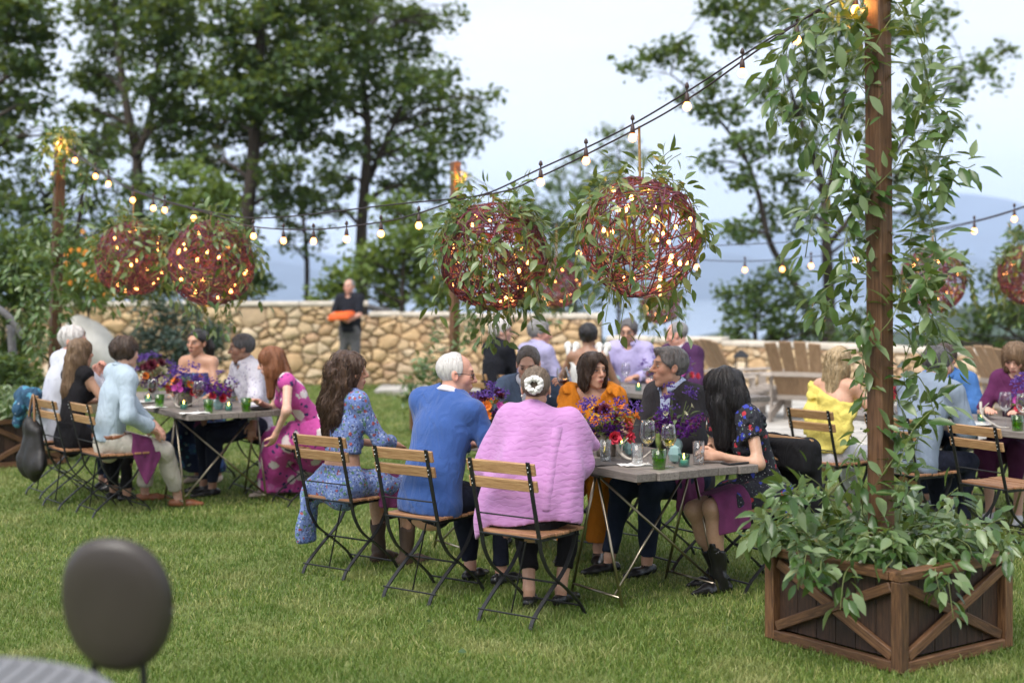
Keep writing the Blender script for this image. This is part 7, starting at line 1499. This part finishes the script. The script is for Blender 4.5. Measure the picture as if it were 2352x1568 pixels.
b.obj('bow', M_CLOTHW, P.root, True)
M_LAVD = cloth('lilac_dot_cotton', (.42, .38, .62), .12)
P = Person('dark haired man in black glasses and lilac shirt facing the camera', (1.20, 14.55), V3(-.25, -.97), 'm', 1.05, skin='tan', lean=8, look=(-.30, -.95), pitch=-12); P.top(M_LAVD, .97, .018, name='shirt', vneck=.05); P.collar(M_LAVD, .036, .066, .9); P.pants(M_NAVYT); P.shoe(BOOT_BL); P.hair(HAIR['salt'], .013, wr=.003, strands=120, slen=.05, srad=.003); P.glasses(M_BLACK)
M_PURP = cloth('purple_wool', (.070, .026, .080), .15)
P = Person('balding man in a purple jacket at the back table, face turned down', (1.72, 13.98), V3(-.8, -.6), 'm', 1.06, skin='pink', lean=14, look=(-.85, .25), pitch=-18, wide=1.05); P.top(M_PURP, .97, .022, name='jacket'); P.collar(M_WHSH); P.pants(M_NAVYT); P.shoe(BOOT_BL); P.hair(HAIR['grey'], .005, front=(.09, .085, .115, .13), fz=.04, wr=.001, strands=80, slen=.03, srad=.003)
# ---- right table
M_YEL = cloth('yellow_crepe', (.62, .52, .13), .12, .5, 60)
P = Person('blonde woman in an off shoulder yellow top and white jeans', (2.33, 10.27), V3(.72, .69), 'f', .92, skin='warm', lean=10, look=(.55, .83), pitch=-4, wide=1.1, hr=(.20, .32, .82), hl=(-.10, .34, .82))
Fb = Field(P.torso(.022), .014); Fb.add(P.torso(.022), .05).add(P.arm(0, .03, .22)[0], .03).wrinkle(.010, 26, 4).add([cap(P.sh[0] + V3(-.02, -.02, .01), P.chest + V3(-.17, -.06, -.06), .035, .045), cap(P.chest + V3(-.17, -.06, -.06), P.waist + V3(-.16, -.05, -.02), .045, .035)], .02).wrinkle(.008, 60, 9).keep(P.chest + P.u2 * .075 - P.rt * .05, nrm(P.u2 + P.rt * .38 - P.fw * .25)).keep(P.P - V3(0, 0, .02), (0, 0, -1)); P.mesh('ruffled_top', Fb, M_YEL)
P.pants(M_WHITET, .97, .014, waist=.06); P.shoe(plain('beige_shoe', (.5, .4, .33), .5), 'flat'); H = P.H; bk = -V3(*P.HM[:, 1])
P.hair(HAIR['blonde'], .014, low=-.2, extra=[ell((-.05, -.03, -.05), (.045, .065, .09)), ell((.05, -.03, -.05), (.045, .065, .09))], world=[cap(H + bk * .05 - V3(0, 0, .05), H + bk * .09 - V3(.02, 0, .22), .078, .055), cap(H + bk * .04 + V3(-.06, 0, -.08), H + bk * .08 + V3(-.10, 0, -.24), .04, .025)], wr=.005, fq=50, strands=320, slen=.22, srad=.0028, wave=.004, k=.03, cut=False)
M_CHAM = cloth('grey_chambray', (.22, .27, .35), .08, .4, 260)
P = Person('dark grey haired man in a grey blue shirt eating at the right hand table', (2.78, 9.73), V3(.80, .60), 'm', .985, skin='pink', lean=19, side=3, look=(.86, .38), pitch=-16, wide=1.06, hr=px(2212, 955, 9.85), hl=(-.06, .38, .80), palms=((0, 0, -1), (-.5, 0, -.6)), curl=(.6, 1.0)); P.top(M_CHAM, .95, .020, hem=-.10, wr=.009, name='shirt', loose=.008); P.collar(M_CHAM); P.pants(M_NAVYT); P.shoe(plain('canvas_shoe', (.5, .5, .52), .7)); P.hair(HAIR['salt'], .015, wr=.003, strands=260, slen=.05, srad=.002)
M_DBLUE = cloth('bright_denim', (.06, .16, .40), .15, .4, 260)
P = Person('brown haired man in a bright denim shirt looking down, right hand table', (3.50, 11.26), V3(-.6, -.8), 'm', .95, skin='tan', lean=24, look=(-.8, -.6), pitch=-20, roll=4); P.top(M_DBLUE, .97, .018, name='shirt'); P.collar(M_DBLUE); P.pants(M_DENIM); P.shoe(BOOT_BL); P.hair(HAIR['dkbrown'], .013, wr=.003, strands=160, slen=.05, srad=.0024)
M_PLUMD = cloth('plum_crepe', (.10, .02, .075), .15)
P = Person('blonde woman with bangs looking down at her plate, right frame edge', (3.82, 10.70), V3(-.6, -.8), 'f', .97, skin='fair', lean=14, look=(-.55, -.84), pitch=-24); P.top(M_PLUMD, .5, .016, name='blouse'); P.skirt(M_PLUMD, .30, .03); P.shoe(plain('canvas_shoe', (.5, .5, .52), .7))
P.hair(HAIR['honey'], .020, front=(.135, .062, .080, .095), fz=-.045, low=-.2, extra=[ell((-.062, -.012, -.05), (.036, .07, .085)), ell((.062, -.012, -.05), (.036, .07, .085)), ell((0, -.07, -.05), (.075, .05, .08))], wr=.004, fq=60, strands=300, slen=.15, srad=.0026, wave=.003, k=.03, cut=False)
# ---- the man standing before the wall
M_POLO = cloth('black_polo', (.016, .018, .026), .2)
P = Person('grey haired man in black polo standing by the wall with an orange tray', (-2.66, 23.4), V3(-.35, -.94), 'm', 1.02, skin='pink', stand=True, lean=2, look=(-.45, -.9), wide=1.06, hl=(-.10, .30, 1.12), hr=(.16, .30, 1.10), palms=((0, 0, 1), (0, 0, 1)), hand=(V3(.2, 1, .1), V3(-.4, 1, .1))); P.top(M_POLO, .45, .018, hem=-.06, name='polo_shirt', vneck=.05); P.collar(M_POLO, .03, .066, .8); P.pants(M_GREYT, .98, .020); P.shoe(BOOT_BL); P.hair(HAIR['grey'], .005, front=(.09, .085, .115, .13), fz=.035, wr=.001)
c = P.wl(V3(-.02, .36, 1.20)); b = MB(); b.box((0, 0, 0), (.38, .27, .06), None, .01); b.box((0, 0, .042), (.34, .23, .026), None, .008); o = b.obj('tray', plain('orange_card', (.78, .13, .02), .5, var=.08)); o.location = c; o.rotation_euler = (R(-14), R(4), P.yaw); tag(o, 'bright orange box tray held by the standing man', 'tray')
# ---------------------------------------------------------------- things hung on chairs
def blob(name, label, cat, prims, mat, res=.01, k=.03, wr=.008, fq=22, seed=1, st=(1, 1, .3), keep=None):
    Fd = Field(prims, res); Fd.add(prims, k).wrinkle(wr, fq, seed, st)
    if keep is not None: Fd.keep(*keep)
    V, Q = Fd.mesh(); o0 = V.mean(0); o0[2] = V[:, 2].min(); o = mk(name, V - o0, Q, mat, None, True); o.location = o0; return tag(o, label, cat)
def bar_at(k, z=.80, back=.27):
    p, f = SEAT[k]; f = nrm(V3(f[0], f[1], 0)); return V3(p[0], p[1], z) - f * back, nrm(V3(f[1], -f[0], 0)), f
c, x, f = bar_at('white', .83); blob('scarf', 'teal blue patterned scarf bundled over the far left chair back', 'scarf', [cap(c - x * .16, c + x * .14 + V3(0, 0, .01), .05, .06), cap(c - x * .14, c - x * .16 + V3(0, 0, -.22) - f * .05, .055, .04), cap(c + x * .12, c + x * .15 + V3(0, 0, -.14) - f * .04, .05, .03), cap(c + x * .0, c - x * .02 + V3(0, 0, -.10) - f * .07, .06, .05)], floral('teal_print', (.02, .075, .15), [((.06, .24, .36), .8, .4), ((.30, .36, .40), 1.6, .15)], 14), wr=.012, fq=34)
c, x, f = bar_at('longh', .74, .30); a = c - x * .22
def handbag():
    q = a - V3(0, 0, .12); Pm = [cap(q - x * .075, q + x * .075 - V3(0, 0, .01), .045), ecap(q - V3(0, 0, .04), q - V3(0, 0, .22), .13, .19, f, .42), cap(q - x * .15 - V3(0, 0, .25), q + x * .15 - V3(0, 0, .27), .07)]
    o = blob('handbag', 'slouchy dark leather handbag hanging from a chair at the left table', 'bag', Pm, plain('dark_leather', (.012, .010, .010), .6, var=.25, nscale=9, bmp=.4, bscale=30), .010, .05, .013, 30)
    b = MB(); b.tube(catmull([q + x * .05 - o.location - V3(0, 0, .02), q + x * .06 + V3(0, 0, .10) - o.location, a + x * .03 + V3(0, 0, .14) - o.location, q - x * .06 + V3(0, 0, .10) - o.location, q - x * .06 - o.location - V3(0, 0, .02)], 6), .009, 6); b.obj('strap', plain('tan_strap', (.30, .16, .08), .5), o, True)
handbag()
c, x, f = bar_at('dark', .80, .285)
def jacket():
    Pm = [cap(c - x * .17, c + x * .17, .036)] + [cap(c + f * .035 - x * .185 - V3(0, 0, d), c + f * .035 + x * .185 - V3(0, 0, d), .036) for d in (.0, .06, .12)] + [ecap(c + x * s - f * .02, c + x * s * 1.05 - f * .035 - V3(0, 0, .44), .060, .075, f, .42) for s in (-.14, -.05, .05, .14)] + [cap(c - x * .18 - f * .02, c - x * .20 - f * .03 - V3(0, 0, .38), .038, .034), cap(c + x * .18 - f * .02, c + x * .20 - f * .03 - V3(0, 0, .42), .038, .034)]
    o = blob('jacket', 'black jacket draped over the chair of the black haired woman', 'jacket', Pm, cloth('black_gabardine', (.011, .011, .013), .2), .0105, .035, .007, 16, 3)
    b = MB(); q = c - f * .105 - V3(0, 0, .06); b.sweep([q - x * .10 - o.location, q - x * .10 - V3(0, 0, .16) - o.location, q + x * .06 - V3(0, 0, .18) - o.location, q + x * .06 - o.location, q - x * .10 - o.location], [(-.006, -.004), (.006, -.004), (.006, .004), (-.006, .004)], f); b.obj('pocket_seam', cloth('black_seam', (.02, .02, .022), .1), o)
jacket()
c, x, f = bar_at('redh', .80, .28)
blob('jacket', 'navy jacket hanging on the chair of the red haired woman', 'jacket', [cap(c - x * .19, c + x * .19, .04)] + [ecap(c + x * s - f * .03, c + x * s * 1.1 - f * .06 - V3(0, 0, .62), .075, .07, f, .42) for s in (-.15, 0, .15)], cloth('navy_wool', (.018, .030, .085), .15), .014, .04, .007, 16, 4)
# a few fallen leaves on the lawn
for i, (px_, py_) in enumerate([(985, 1455), (1002, 1458), (533, 1498), (1052, 1520)]):
    p = at(px_, py_, CAMZ * F / (py_ - HY)); o = ob('fallen_leaf', LEAFME[i], None, loc=(p.x, p.y, .05), rot=(.3, .2 * i, 1.3 * i), sc=.8); tag(o, ['pale green fallen leaf on the front lawn, left of two together', 'pale green fallen leaf on the front lawn, right of two together', 'lone pale fallen leaf on the lawn right of the padded chair', 'fallen leaf lowest on the front lawn'][i], 'leaf', 'fallen leaves')
